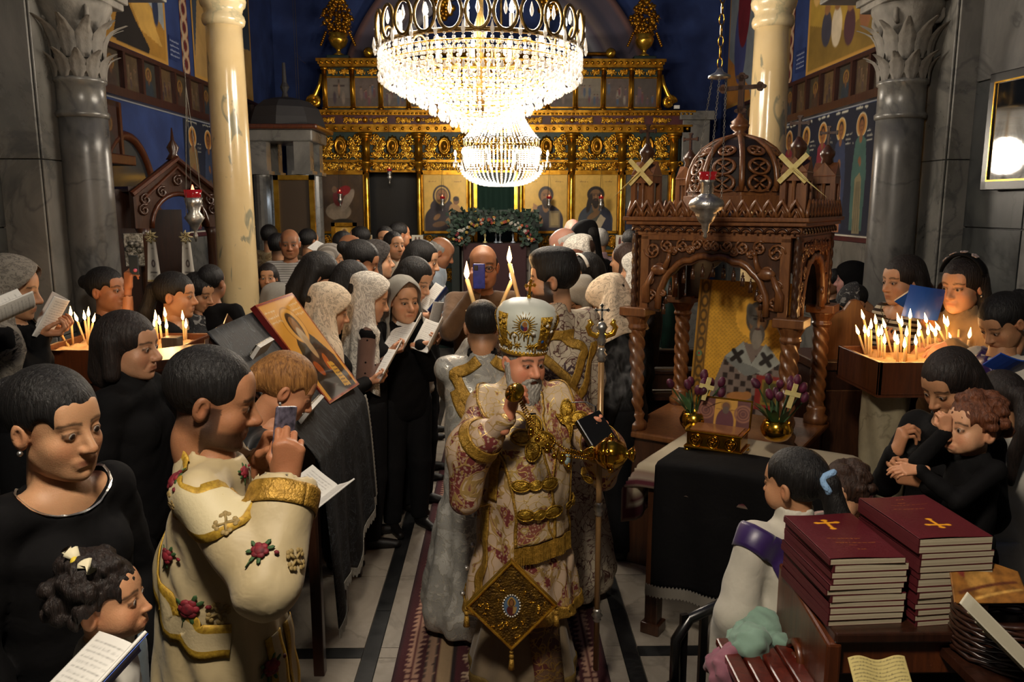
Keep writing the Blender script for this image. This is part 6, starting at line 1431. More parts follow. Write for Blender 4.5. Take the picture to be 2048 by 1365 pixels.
# stall right of the shrine with a rounded back, and ornate chairs at the right wall
st = empty('choir_stall', at(1702, 700, 5.0).xy.to_3d(), 0, label='wooden stall with a rounded back panel between the shrine and the candle tray', cat='stall')
zt = at(1702, 598, 5.0).z; zs_ = at(1702, 700, 5.0).z
obj('back_panel', prism([(-.19, zs_ - .1), (-.19, zt - .16), (-.15, zt - .1), (-.07, zt - .07), (-.03, zt - .01), (0, zt), (.03, zt - .01), (.07, zt - .07), (.15, zt - .1), (.19, zt - .16), (.19, zs_ - .1)], .03, 'xz', 0), KWOOD, st, bev=.006)
obj('body', bx(-.24, .2, -.05, .4, 0, zs_ - .1), DKWOOD, st, bev=.01); obj('body_panel', bx(-.17, .14, -.062, -.05, .3, zs_ - .25), KWOODD, st, bev=.006); obj('ledge', bx(-.26, .22, -.08, .42, zs_ - .12, zs_ - .06), KWOODD, st, bev=.008)
for k, (px, d) in enumerate(((1990, 5.1), (2060, 4.7))):
    c0 = at(px, 600, d); o = empty('ornate_chair', (min(c0.x, 2.9), d, 0), pi / 2, label='dark chair with a carved crested back against the right wall, ' + ('farther one' if k == 0 else 'nearer one'), cat='chair')
    zt = at(px, 525, d).z
    obj('back', prism([(-.2, .5), (-.22, zt - .3), (-.14, zt - .14), (-.07, zt - .1), (0, zt), (.07, zt - .1), (.14, zt - .14), (.22, zt - .3), (.2, .5)], .05, 'xz', .2), KWOODD, o, bev=.01)
    obj('back_carving', join(*[tube(spiral(x, z, .05, 1.5, 1, 0, 12), .012, 5) for x, z in ((-.1, zt - .28), (.1, zt - .28), (0, zt - .14), (-.12, zt - .42), (.12, zt - .42), (0, zt - .4))]), KWOODD, o, loc=(0, .17, 0), smooth=True)
    obj('seat', bx(-.22, .22, -.24, .2, .42, .48), DKWOOD, o, bev=.01)
    for sx in (-1, 1):
        for sy in (-.2, .18): obj('leg', bx(sx * .19 - .025, sx * .19 + .025, sy - .025, sy + .025, 0, .42), DKWOOD, o)
# picture on the right wall
pc = empty('framed_picture', (3.13, 5.02, 2.6), 0, label='large framed picture under glass on the right marble wall', cat='picture'); pc.rotation_euler = (0, 0, radians(4))
obj('frame', join(*[bx(-.03, .0, a, b, c_, d_) for a, b, c_, d_ in ((-.5, .18, .3, .36), (-.5, .18, -.36, -.3), (.12, .18, -.36, .36), (-.5, -.44, -.36, .36))]), BLACK, pc, bev=.006)
obj('gilt_fillet', join(*[bx(-.034, -.028, a, b, c_, d_) for a, b, c_, d_ in ((-.44, .125, .295, .305), (-.44, .125, -.305, -.295), (.117, .127, -.3, .305), (-.44, -.43, -.3, .3))]), GOLDB, pc)
obj('glass', bx(-.022, -.015, -.44, .12, -.3, .3), M('dark glazed print', '#101214', .04, c2='#1c1e20', scale=4), pc)
# ---------------------------------------------------------------- left: carved dark shrine with lamp and sashes
ls = empty('carved_stall', at(330, 470, 7.0).xy.to_3d(), radians(55), label='dark carved gabled stall against the left wall', cat='stall')
zz = lambda py: at(330, py, 6.9).z
obj('body', bx(-.34, .34, .25, .32, 0, zz(420)), DKWOOD, ls); 
for s in (-1, 1): obj('side_post', lathe([(.05, 0), (.05, .9), (.035, .95), (.04, zz(470)), (.06, zz(455))], 12, (s * .32, -.2, 0)), KWOODD, ls, smooth=True); obj('side_panel', bx(s * .34 - .02, s * .34 + .02, -.2, .3, 0, 1.1), DKWOOD, ls)
g_ = [(-.4, zz(455)), (-.4, zz(385)), (0, zz(315)), (.4, zz(385)), (.4, zz(455))] + [(.25 * cos(pi * k / 14), zz(455) + (zz(390) - zz(455)) * sin(pi * k / 14)) for k in range(15)]
obj('gable', prism(g_, .06, 'xz', -.2), KWOODD, ls); obj('gable_mould', tube([(-.42, -.25, zz(390)), (0, -.25, zz(318)), (.42, -.25, zz(390))], .025, 6), MIDWOOD, ls); obj('gable_mould', tube([(-.3, -.24, zz(395)), (0, -.24, zz(335)), (.3, -.24, zz(395))], .015, 6), MIDWOOD, ls)
obj('arch_mould', tube([(.26 * cos(pi * k / 14), -.24, zz(455) + (zz(388) - zz(455)) * sin(pi * k / 14)) for k in range(15)], .02, 6), MIDWOOD, ls, smooth=True)
obj('gable_carving', join(*[tube([(q[0], -.24, q[2]) for q in spiral(x, z, .05, 1.4, 1, 1, 12)], .011, 5) for x, z in ((-.15, zz(385)), (.15, zz(385)), (0, zz(362)), (-.32, zz(420)), (.32, zz(420)), (-.3, zz(400)), (.3, zz(400)))]), KWOODD, ls, smooth=True)
obj('canopy_top', join(bx(-.42, .42, -.2, .3, zz(385), zz(375)), bx(-.6, -.34, -.1, .3, zz(455), zz(380))), DKWOOD, ls)
obj('finial', join(lathe([(.06, 0), (.03, .05), (.05, .1), (.015, .16), (.005, .26)], 10, (0, -.2, zz(320)))), KWOODD, ls, smooth=True)
for k, px in enumerate((305, 374)):
    p = at(px, 505, 6.3); C = Canvas(.1, .42, 20, 60, '#b9b3a8'); C.ell(.5, .42, .22, .09, '#4a3a3a'); C.ell(.5, .42, .1, .05, '#b0a8a0'); C.rect(.2, .2, .8, .23, '#3a3030'); C.scribble(.15, .85, .14, .04, '#4a4040', 2); C.rect(0, 0, 1, .04, '#a08a4a'); C.rect(.3, .75, .7, .78, '#8a8078')
    o = empty('ribbon_sash', p, 0, label='white printed ribbon with a pale bow hanging on the carved stall, ' + ('left one' if k == 0 else 'right one'), cat='sash')
    obj('ribbon', C.shape(lambda u, v: ((u - .5) * (.11 - .05 * v), .01 * sin(u * 6), -.23 + v * .34)), PAPER, o)
    obj('bow', join(*[tube([(0, 0, .12), (.045 * cos(a), -.015, .12 + .045 * sin(a)), (.02 * cos(a + .5), -.02, .12 + .03 * sin(a + .5))], [.008, .016, .006], 6, .4) for a in np.linspace(0, 2 * pi, 9)[:-1]]), M('ivory bow', '#c9b98a', .6), o, smooth=True)
SLp = at(388, 420, 6.2); o = oil_lamp(SLp, 6.4, 1.5, 'large silver oil lamp hanging by the left carved stall')
p = at(268, 500, 6.4); obj('silver_cover_icon', join(bx(-.07, .07, -.02, .02, -.13, .13), *[sphere((.0 + .04 * cos(a), -.02, .05 * sin(a)), .03, 8, 6) for a in range(6)]), RIZA, loc=p, rot=(0, 0, .5), label='embossed silver icon cover standing left of the carved stall', cat='icon', bev=.004)
# canopy tomb left of the screen
cn = empty('stone_canopy', at(575, 300, 10.6).xy.to_3d(), 0, label='stone canopy with a dark domed roof left of the icon screen', cat='canopy')
zc = lambda py: at(575, py, 10.4).z
for sx, sy in ((-1, -1), (1, -1), (-1, 1), (1, 1)): obj('post', join(bx(sx * .27 - .1, sx * .27 + .1, sy * .27 - .1, sy * .27 + .1, zc(345), zc(285)), lathe([(.11, 0), (.1, zc(350))], 16, (sx * .27, sy * .27, 0)), bx(sx * .27 - .13, sx * .27 + .13, sy * .27 - .13, sy * .27 + .13, zc(350), zc(343))), GREYL, cn)
obj('entablature', join(bx(-.42, .42, -.42, .42, zc(285), zc(262)), ), GREYL, cn, bev=.02); obj('cornice', bx(-.5, .5, -.5, .5, zc(262), zc(252)), MIDWOOD, cn, bev=.02)
obj('roof', lathe([(.5, zc(252)), (.47, zc(235)), (.42, zc(215)), (.3, zc(200)), (.15, zc(193)), (.03, zc(190))], 8), M('grey lead roof', '#2c2a2a', .7), cn); obj('roof_finial', lathe([(.05, zc(193)), (.03, zc(180)), (.06, zc(170)), (.03, zc(160)), (.02, zc(120))], 10), M('grey lead roof', '#2c2a2a', .7), cn)
p = at(592, 440, 10.2); o = empty('gilt_framed_icon', p, 0, label='tall gilt-framed icon beside the stone canopy', cat='icon'); obj('frame', frame_rect(0, -.55, .55, .5, .05, .06), GOLDB, o); obj('board', bx(-.2, .2, -.02, .0, -.5, .5), M('dark icon', '#3a2c1c', .5), o)
p = at(690, 490, 11.0); o = empty('gilt_framed_icon', p, 0, label='gold icon in a gilt frame low before the icon screen', cat='icon'); obj('frame', frame_rect(0, -.3, .3, .34, .05, .05), GOLD, o); C = Canvas(.26, .52, 24, 40, '#b98a2c'); stand_fig(C, .5, .05, .9, '#8a6a2a', '#a8842e'); obj('board', C.shape(lambda u, v: (-.13 + u * .26, -.01, -.26 + v * .52)), PAINTG, o); obj('stand', bx(-.12, .12, 0, .05, -p.z, -.3), DKWOOD, o)
obj('wall_cable', tube([(-3.31, 4.95, 2.9), (-3.31, 5.05, 2.6), (-3.31, 4.98, 2.35), (-3.31, 5.12, 2.1), (-3.31, 5.06, 1.9), (-3.31, 5.1, 1.6)], .006, 6), BLACK, smooth=True, label='thin black cable hanging down the left marble wall', cat='cable')
# ---------------------------------------------------------------- the congregation
LACEC = lace('cream lace', '#d8c6ac', 22, .47, .8, .62); LACEW = lace('white lace', '#cfc8bc', 30, .5, .8, .5); LACEG2 = lace('sheer grey veil', '#8f8b82', 60, .62, .85, .75); LACED = lace('dark lace', '#3a3634', 30, .45, .8, .7)
SILK = brocade('silver brocade', '#8e8c86', '#a9a7a0', '#c4c0b4', 11, .45, .03, .55); CREAMB = brocade('cream cross brocade', '#a89a86', '#b9ab94', '#5a3a34', 9, .6, .03, .1); GOLDB2 = brocade('old gold brocade', '#8a7a5e', '#6a5438', '#a89468', 12, .6, .04, .4)
PAT = brocade('black and white print', '#17161a', '#8a8884', '#6a6864', 26, .8, .03, 0., cover=.6); DOTS = cloth('sheer dotted mesh', '#6a4f44', '#5c443a')
STRIPE = stripes('brown and cream stripes', '#a89c86', '#2a1d16', .035); NAVYST = stripes('white with thin dark stripes', '#a8a49e', '#4a4644', .022, 2, .78)
GTRIM = M('gold braid trim', '#b98f3a', .45, .45, c2='#8d6a22', scale=60, bump=.5, bscale=180)
PURPLE = M('purple satin sash', '#2c1150', .4, 0, c2='#1f0a3c', scale=3, Sheen_Weight=.2)
BLUEC = M('blue booklet cover', '#123f9a', .4); ALB = cloth('white choir robe', '#b9b3a6', '#a8a294')
SK1, SK2, SK3 = '#bb8c6a', '#a87a58', '#966546'
RDL = lambda y=.3, z=1.08, w=.09: dict(L=((-w, y, z), 'hold', (.45, .85, .1), (.5, 0, .7), 'local'), R=((w, y, z), 'hold', (-.45, .85, .1), (-.5, 0, .7), 'local'))
def bookof(J, label, y=.42, z=1.14, tilt=-50, x=0., rolled=.5, cover=None, w=.14, h=.21, roll=0):
    p = J['base'] + J['RZ'] @ Vector((x, y, z)); f = math.degrees(-J['o'].rotation_euler.z); return booklet(label, p, f, tilt, w, h, rolled, cover, roll=roll)
# left of the aisle, in the pews
J = person('woman under a cream floral lace veil, in black, nearest in the left pews', 655, 622, 4.6, 72, 'f', hd=(0, 14, 0), skin=SK1, hair=('sleek', 'black'), hs=1.12, L=(at(742, 752, 4.9), 'hold', (.7, .4, -.1), (0, .3, .9)), R=(at(735, 765, 4.62), 'hold', (.8, .3, 0), (0, .3, .9)))
veil(J, LACEC, .6, .12, 50, 116, 8, .022, big=1.14); booklet('white booklet held over the black brocade stand', at(775, 734, 4.72), 40, -48, .13, .26, .5, roll=-15)
J = person('woman under a white lace veil with dotted sheer sleeves', 737, 598, 4.9, 80, 'f', hd=(0, 16, 0), skin=SK1, hair=('sleek', 'black'), hs=1.12, top=BLACKC, sleeve='none', L=(at(790, 705, 5.1), 'hold', (.7, .3, 0), (0, 0, 1)), R=(at(775, 706, 4.85), 'hold', (.8, .2, .1), (0, .3, .9)), lips='#7a2c2c')
for s in (1,):
    a = J['arms'][s]; sv = SDF(np.minimum(np.minimum(a[0], a[1]), a[2]) - .1, np.maximum(np.maximum(a[0], a[1]), a[2]) + .1, .012); sv.cap(a[0], a[1], .056, .05, .02); sv.cap(a[1], a[1].lerp(a[2], .92), .046, .036, .02); obj('dotted_sleeve', sv.mesh(), DOTS, J['o'], smooth=True)
    dots = [sv.stick(sphere((0, 0, 0), (.006, .006, .002), 6, 4), a[q].lerp(a[q + 1], t_) + Vector((.05 * cos(k * 2.1), .05 * sin(k * 2.1), .02)), (0, 0, 1), 1., .001) for k, (q, t_) in enumerate([(0, .15), (0, .3), (0, .45), (0, .6), (0, .75), (0, .9), (1, .1), (1, .3), (1, .5), (1, .7), (0, .22), (0, .52), (0, .82), (1, .2), (1, .6)])]
    obj('dots', join(*dots), BLACKC, J['o'])
veil(J, LACEW, .58, .08, 44, 110, 8, .022, big=1.12); booklet('white booklet held by the woman with dotted sleeves', at(818, 676, 4.95), 40, -48, .12, .25, .5, roll=-15)
J = person('old woman with a sheer grey veil turned towards the camera', 806, 602, 5.1, 148, 'f', 'o', hd=(0, 4, 0), skin=SK1, hair=('sleek', 'dye'), hs=1.15, bulk=1.8, L=(at(840, 690, 4.95), 'hold', (.8, .1, .1), (0, .3, .9)), R=(at(850, 690, 5.2), 'hold', (.8, .1, .1), (0, .3, .9)))
veil(J, LACEG2, .5, .05, 40, 115, 7, .012); booklet('white booklet rolled in the old woman’s hands', at(870, 678, 4.95), 48, -40, .1, .22, .6, roll=-10)
J = person('young woman with long black hair and a white top, reading', 830, 560, 5.5, 118, 'f', hd=(0, 24, 0), skin=SK1, hair=('long', 'black'), hs=1.1, top=cloth('white top', '#b9b2a6', '#a8a196'), sleeve='none', L=(at(862, 632, 5.35), 'hold', (.8, 0, 0), (0, 0, 1)), R=(at(846, 632, 5.6), 'hold', (.8, 0, 0), (0, 0, 1)))
booklet('white booklet read by the long-haired young woman', at(878, 604, 5.4), 70, -40, .13, .2, .4, BLUEC); booklet('white booklet lying low beside the long-haired woman', at(882, 630, 5.3), 80, -15, .12, .17, .7)
J = person('woman with long black hair in black, farther along the left pews', 845, 522, 6.2, 98, 'f', hd=(0, 12, 0), skin=SK1, hair=('long', 'black'), hs=1.08, res='lo', **RDL(.3, 1.1)); bookof(J, 'white booklet with a blue back held by the woman in black', cover=BLUEC)
J = person('woman under a dark lace veil in the left pews', 752, 524, 6.3, 82, 'f', hd=(0, -4, 0), skin=SK1, hair=('sleek', 'black'), hs=1.1, res='lo'); veil(J, LACED, .45, .08, 50, 118); 
person('woman with wavy black hair in grey, behind the cream veil', 640, 552, 5.4, 78, 'f', hd=(0, 18, 0), skin=SK1, hair=('longwave', 'black'), hs=1.12, top=cloth('grey cloth', '#4a4a4e', '#3c3c40'), res='lo')
person('woman whose black hair shows between the two lace veils', 705, 566, 5.4, 60, 'f', hd=(0, 15, 0), skin=SK2, hair=('long', 'black'), hs=1.08, res='lo')
person('woman with black hair tied back, bowing her head', 722, 526, 5.9, 88, 'f', hd=(0, 20, 0), skin=SK3, hair=('bun', 'black'), hs=1.12, res='lo')
person('grey-haired man in a white striped pullover standing', 580, 488, 7.8, 168, 'm', hd=(0, 6, 0), skin=SK3, hair=('ring', 'grey'), top=NAVYST, bottom=DARKC, res='mid', L=(at(600, 575, 7.6), 'relax', (.7, -.4, 0), (0, 0, -1)), R=(at(560, 590, 7.6), 'relax', (.7, -.4, -.2), (0, 0, -1)))
person('bald man in dark clothes looking right, far left pews', 702, 500, 7.3, 122, 'm', skin=SK3, hair=('ring', 'dark'), res='lo')
J = person('woman in a ribbed white scarf in the far left pews', 664, 522, 7.1, 98, 'f', skin=SK2, hair=('sleek', 'black'), res='lo'); veil(J, stripes('ribbed white scarf', '#9a948c', '#777069', .03, 0), .2, .03, 45, 118)
for px, py, d, f, tp, lab in ((540, 474, 9.6, 12, GOLDB2, 'choir man in a flowered robe seen from behind, leftmost'), (557, 494, 8.3, 14, GOLDB2, 'choir man in a flowered robe seen from behind, next to the striped pullover'), (618, 483, 9.1, 32, GOLDB2, 'choir man in a gold flowered robe holding a lit booklet'), (688, 492, 7.9, 25, CREAMB, 'choir man in a pale robe seen from behind'), (718, 478, 9.3, -82, SILK, 'young choir man in a silver robe, in profile to the left')):
    person(lab, px, py, d, f, 'm', skin=SK2, hair=('short', 'black'), top=tp, robe=True, sleeve='wide', res='lo', group='choir men')
booklet('bright blue-white booklet lit by a stand lamp', at(648, 500, 8.6), 20, -70, .14, .2, .3)
person('young man in a dark shirt facing the camera by the side door', 770, 480, 8.7, 176, 'm', skin=SK2, hair=('short', 'black'), res='lo', beard=.3)
person('man in a beige shirt standing by the side door', 788, 492, 8.1, 140, 'm', skin=SK2, hair=('short', 'black'), top=BEIGE, res='lo', beard=.4, neck='collar')
person('man in a navy shirt in the dark side doorway', 800, 470, 9.4, 60, 'm', skin=SK3, hair=('short', 'black'), top=cloth('navy cloth', '#1a2338', '#141b2c'), res='lo')
J = person('balding man in a white shirt bent over his booklet', 882, 506, 7.3, 88, 'm', lean=14, hd=(0, 20, 0), skin=SK3, hair=('ring', 'grey'), top=LTBLUE, res='lo', neck='collar', **RDL(.36, 1.08)); bookof(J, 'white booklet read by the balding man in white', .5, 1.16)
# man in brown filming with a phone
J = person('man in a brown pullover filming with a blue phone', 966, 535, 5.2, 178, 'm', hd=(0, 0, 0), skin=SK3, hair=('ring', 'dark'), top=BROWNC, hs=1.06, bulk=1., R=(at(950, 585, 4.9), 'pinch', (0, -.2, 1), (.2, .5, 0)), L=(at(985, 690, 5.0), 'relax', (-.5, -.3, -.3), (0, .5, -.5)), neck='crew')
o = empty('smartphone', at(958, 553, 4.78), 0, label='blue smartphone held up by the man in brown', cat='phone'); obj('body', bx(-.036, .036, -.005, .005, -.075, .075), M('blue phone case', '#1c2f7a', .25, c2='#2c3a9a', scale=30), o, bev=.005); obj('camera_bump', bx(-.03, -.005, -.009, -.005, .035, .065), BLACK, o, bev=.004)
gl = join(*[tube([(x + .022 * cos(t_), .104, -.002 + .016 * sin(t_)) for t_ in np.linspace(0, 2 * pi, 14)[:-1]], .0016, 4, closed=True) for x in (-.031, .031)], tube([(-.01, .106, 0), (.01, .106, 0)], .0016, 4), tube([(.053, .1, 0), (.078, 0, 0)], .0016, 4), tube([(-.053, .1, 0), (-.078, 0, 0)], .0016, 4))
obj('glasses', ((gl[0] * J['hsc']) @ np.array(J['HR']).T + np.array(J['Hc']), gl[1]), BLACK, J['o'])
# young deacon right of the bishop, back turned
def rb_extra(g, J): g.cap(J['N'] - Vector((0, 0, .06)), J['N'] + Vector((0, -.02, .015)), .1, .07, .02)
J = person('young bearded deacon in a cross-patterned robe, turned left', 1106, 560, 4.15, -18, 'm', hd=(-62, 4, 0), skin=SK1, hair=('quiff', 'black'), top=CREAMB, robe=True, sleeve='wide', beard=.92, hs=1.04, extra=rb_extra, res='hi', L=(at(1030, 660, 4.2), 'fist', (-.2, .1, 1), (.6, .2, 0)), R=(at(1160, 880, 4.3), 'relax', None, None))
g = J['g']; h = J['h']
for i, (pth, w) in enumerate((([(.0, -.16, 1.5), (.14, -.13, 1.42), (.02, -.2, 1.2), (-.16, -.16, 1.0)], .05), ([(-.15, -.12, 1.42), (0, -.2, 1.3), (.16, -.16, 1.05), (.2, -.1, .9)], .05), ([(.19, -.05, 1.44), (.15, -.17, 1.25), (.0, -.22, 1.05)], .05), ([(-.08, -.12, 1.5), (.0, -.14, 1.49), (.08, -.12, 1.5)], .05))):
    o = obj('gold_band', g.band(pth, w, .006, 40), GTRIM, J['o'], smooth=True); thick(o, .005)
fl4 = join(*[xf(sphere((.03, 0, .001), (.024, .007, .002), 8, 4), rot=(0, 0, q * pi / 4)) for q in range(8)])
MAUVE = M('mauve embroidery', '#3f2b30', .7)
for k in range(16):
    c_ = (-.2 + .1 * (k % 4) + .05 * ((k // 4) % 2), -.2, 1.32 - .13 * (k // 4)); obj('embroidered_cross', g.stick(fl4, c_, (0, 0, 1), 1., .003), MAUVE, J['o'])
# altar boy in silver brocade, back turned, with a lit candle
J = person('altar server in silver brocade seen from behind, candle in hand', 965, 655, 3.8, 2, 'm', hd=(0, 12, 0), skin=SK2, hair=('short', 'black'), top=SILK, robe=True, sleeve='wide', extra=rb_extra, L=(at(962, 690, 4.1), 'fist', (-.1, .1, 1), (.5, .3, 0)), R=(at(1000, 800, 4.1), 'relax', None, None))
g = J['g']
for pth in ([(-.02, -.12, 1.43), (-.14, -.12, 1.36), (.0, -.2, 1.15), (.14, -.16, 1.05)], [(.08, -.1, 1.44), (.16, -.12, 1.36), (.0, -.21, 1.12), (-.12, -.17, 1.0)], [(-.16, -.13, 1.3), (-.1, -.19, 1.2), (.02, -.21, 1.1)]):
    o = obj('gold_band', g.band(pth, .055, .006, 40), GTRIM, J['o'], smooth=True); thick(o, .005)
obj('black_collar', xf(lathe([(.078, 0), (.07, .05), (.064, .05), (.07, 0)], 24), tuple(J['N'] + Vector((0, -.01, .0)))), BLACKC, J['o'], smooth=True)
def taper(px0, py0, px1, py1, d, lab, guard=False):
    a, b = at(px0, py0, d), at(px1, py1, d); v = b - a; o = empty('taper_candle', a, 0, label=lab, cat='candle', group='tall tapers carried by servers'); o.rotation_euler = Vector((0, 0, 1)).rotation_difference(v).to_euler(); h = v.length
    obj('wax_stick', lathe([(.011, 0), (.0105, h), (.006, h + .006)], 12), WAX, o, smooth=True); obj('wick', lathe([(.0015, h), (.001, h + .014)], 5), BLACK, o)
    f = obj('flame', xf(lathe(fl_prof, 12), (0, 0, 0), (0, 0, 0), 1.9), FLAME, o, smooth=True); f.location = (0, 0, h + .004); f.rotation_euler = Vector((0, 0, 1)).rotation_difference(o.matrix_basis.to_3x3().inverted() @ Vector((0, 0, 1))).to_euler()
    if guard: obj('paper_guard', lathe([(.012, .12), (.05, .14), (.045, .09), (.055, .05), (.035, .0), (.03, .0), (.04, .06)], 20, fl=lambda a_, k: 1 + .16 * sin(7 * a_ + k)), M('cream paper guard', '#c9b48a', .8), o, smooth=True)
    lamp('taper_light', tuple(b + Vector((0, -.03, .05))), 1.2, (1, .58, .26), .03)
taper(966, 668, 934, 560, 4.05, 'tall lit taper with a paper guard, left of the mitre', True); taper(1048, 640, 1019, 528, 4.3, 'tall lit taper leaning left behind the mitre'); taper(990, 640, 1023, 563, 4.35, 'lit taper leaning right behind the mitre'); taper(1096, 560, 1108, 520, 4.9, 'lit taper behind the young deacon’s hair')
# right of the aisle
J = person('white-haired man in a white shirt, right of the aisle', 1126, 490, 7.0, -78, 'm', hd=(0, 18, 0), skin='#b98672', hair=('ring', 'white'), top=LTBLUE, res='lo', neck='collar')
person('bald man before the icon screen, only his head showing', 1146, 464, 9.2, 172, 'm', skin='#b98678', hair=('ring', 'grey'), top=PINK, res='lo')
J = person('cleric in black with a long black veil, bowing', 1172, 482, 7.2, -40, 'm', lean=12, hd=(0, 20, 0), skin=SK1, hair=('sleek', 'black'), robe=True, res='lo'); veil(J, BLACKC, .7, .12, 45, 120, 5, .01, big=1.2)
person('man in a pink shirt beside the black-veiled cleric', 1198, 484, 8.6, -20, 'm', skin=SK2, hair=('short', 'grey'), top=PINK, res='lo', neck='collar')
J = person('woman under a short white lace veil, right of the aisle', 1160, 510, 6.4, -72, 'f', hd=(0, 16, 0), skin=SK1, hair=('sleek', 'brown'), res='lo'); veil(J, LACEW, .3, .06, 48, 115)
person('woman with short auburn hair and glasses, right of the aisle', 1146, 540, 5.8, -128, 'f', 'o', hd=(0, 12, 0), skin=SK1, hair=('bob', 'auburn'), res='lo')
J = person('dark-haired woman with a pale headband, right of the aisle', 1172, 548, 5.5, -118, 'f', hd=(0, 14, 0), skin=SK1, hair=('bob', 'black'), res='mid')
hb = tube([(.09 * cos(t_), .03, .05 + .09 * sin(t_)) for t_ in np.linspace(.1, pi - .1, 14)], .012, 6, .4); obj('headband', ((hb[0] * J['hsc']) @ np.array(J['HR']).T + np.array(J['Hc']), hb[1]), WHITEC, J['o'], smooth=True)
J = person('woman under a sheer grey veil bowing, right of the aisle', 1165, 600, 5.1, -105, 'f', 'o', hd=(0, 30, 0), lean=8, skin=SK1, hair=('bob', 'dark'), hs=1.08); veil(J, LACEG2, .3, .04, 40, 118)
J = person('woman in black under a large fringed lace veil, right of the aisle', 1222, 605, 4.75, -62, 'f', hd=(0, 26, 0), lean=10, skin=SK1, hair=('sleek', 'black'), hs=1.12, bulk=1.6); veil(J, LACEC, .32, .16, 48, 116, 8, .02, big=1.14)
person('woman with long dark hair half hidden by the shrine’s edge', 1274, 612, 5.5, -92, 'f', hd=(0, 20, 0), skin='#b07a68', hair=('long', 'dark'), res='mid')
J = person('woman under a plain white veil beside the shrine', 1272, 543, 6.1, -60, 'f', skin=SK1, hair=('sleek', 'black'), res='lo'); veil(J, LACEW, .3, .05, 46, 118)
J = person('woman with short brown hair in a printed blouse, near the shrine', 1250, 522, 6.4, -55, 'f', skin=SK2, hair=('bob', 'brown'), top=PAT, res='lo', **RDL(.32, 1.12)); bookof(J, 'open white booklet held before the printed blouse', .44, 1.2, rolled=0.)
person('dark-haired man far behind the printed blouse', 1262, 488, 7.9, -10, 'm', skin=SK2, hair=('short', 'black'), res='lo')
# right edge
J = person('woman wrapped in a black shawl behind the stall', 1702, 562, 6.45, -62, 'f', skin='#b98a80', hair=('sleek', 'black'), res='lo', hs=1.1); veil(J, BLACKC, .5, .08, 48, 118, 6, .01, big=1.15)
person('woman with long dark hair beside the black shawl', 1668, 566, 7.0, -85, 'f', skin=SK2, hair=('long', 'black'), res='lo')
J = person('woman bowing under a black printed scarf behind the stall', 1712, 606, 5.5, -85, 'f', hd=(0, 40, 0), lean=18, skin=SK2, hair=('sleek', 'black'), res='lo'); veil(J, PAT, .3, .06, 46, 118)
J = person('young woman in a brown striped top beside the candles', 1806, 562, 4.85, -104, 'f', hd=(0, 6, 0), skin=SK1, hair=('long', 'dark'), hs=1.1, top=STRIPE, sleeve='short', neck='scoop', res='mid', L=(at(1868, 660, 4.55), 'hold', (-.5, -.2, .5), (0, .3, .6)), R=(at(1800, 690, 4.7), 'hold', (-.6, -.2, .3), (0, .3, .6)))
GOLDE = M('gold jewellery', '#d8b060', .2, 1.)
def earring(J, s=1):
    e = sphere((s * .083, -.005, -.042), .0065, 8, 6); obj('earring', ((e[0] * J['hsc']) @ np.array(J['HR']).T + np.array(J['Hc']), e[1]), SILVER, J['o'], smooth=True)
earring(J, -1); obj('necklace', J['g'].band([(-.07, .05, 1.47 * J['h'] / 1.7), (-.04, .1, 1.4 * J['h'] / 1.7), (0, .13, 1.32 * J['h'] / 1.7), (.04, .1, 1.4 * J['h'] / 1.7), (.07, .05, 1.47 * J['h'] / 1.7)], .006, .006, 30, 1), GOLDE, J['o'])
booklet('blue-covered booklet held by the woman in stripes', at(1848, 610, 4.5), 170, -60, .12, .19, .5, BLUEC)
obj('bright_cover', grid(lambda u, v: (-.12 + u * .24, -.02 * sin(pi * u), -.09 + .18 * v), 10, 4), BLUEC, None, loc=at(1848, 606, 4.42), rot=(.1, .15, .2), label='bright blue songbook cover beside the striped top', cat='booklet')
J = person('young woman in a tan shirt with a floral headband', 1926, 572, 4.45, -118, 'f', hd=(0, 8, 0), skin=SK1, hair=('longhalf', 'dark'), hs=1.12, top=TAN, neck='collar', res='mid', bulk=1.5, L=(at(1900, 690, 4.2), 'relax', (-.6, -.2, -.2), (0, .3, -.6)), R=(at(1860, 690, 4.4), 'relax', (-.6, -.2, -.2), (0, .3, -.6)), bottom=TAN)
hb = tube([(.1 * cos(t_), .0, .045 + .1 * sin(t_)) for t_ in np.linspace(.15, pi - .15, 16)], .022, 8, .35); obj('headband', ((hb[0] * J['hsc']) @ np.array(J['HR']).T + np.array(J['Hc']), hb[1]), BLACKC, J['o'], smooth=True)
for t_ in (.7, 1.1, 1.6, 2.1):
    fl = xf(join(*[sphere((.01 * cos(q * 1.26), .01 * sin(q * 1.26), 0), (.009, .009, .004), 6, 4) for q in range(5)]), (.108 * cos(t_), .0, .045 + .112 * sin(t_)), (0, pi / 2 - t_, 0)); obj('headband_flower', ((fl[0] * J['hsc'] @ np.array(J['HR']).T) + np.array(J['Hc']), fl[1]), M('pale petals', '#9a8a86', .8), J['o'])
earring(J, -1)
J = person('girl in a white robe and purple sash looking down, right edge', 2006, 645, 3.65, -106, 'f', hd=(0, 32, 0), skin=SK2, hair=('bun', 'black'), top=ALB, robe=True, sleeve='wide', res='mid', sw=.08)
o = obj('purple_sash', J['g'].band([(.1, -.1, 1.5 * J['h'] / 1.74), (.02, .1, 1.4 * J['h'] / 1.74), (-.1, .17, 1.25 * J['h'] / 1.74), (-.16, .12, 1.05 * J['h'] / 1.74), (-.2, .0, .9 * J['h'] / 1.74)], .1, .006, 50), PURPLE, J['o'], smooth=True); thick(o, .003)
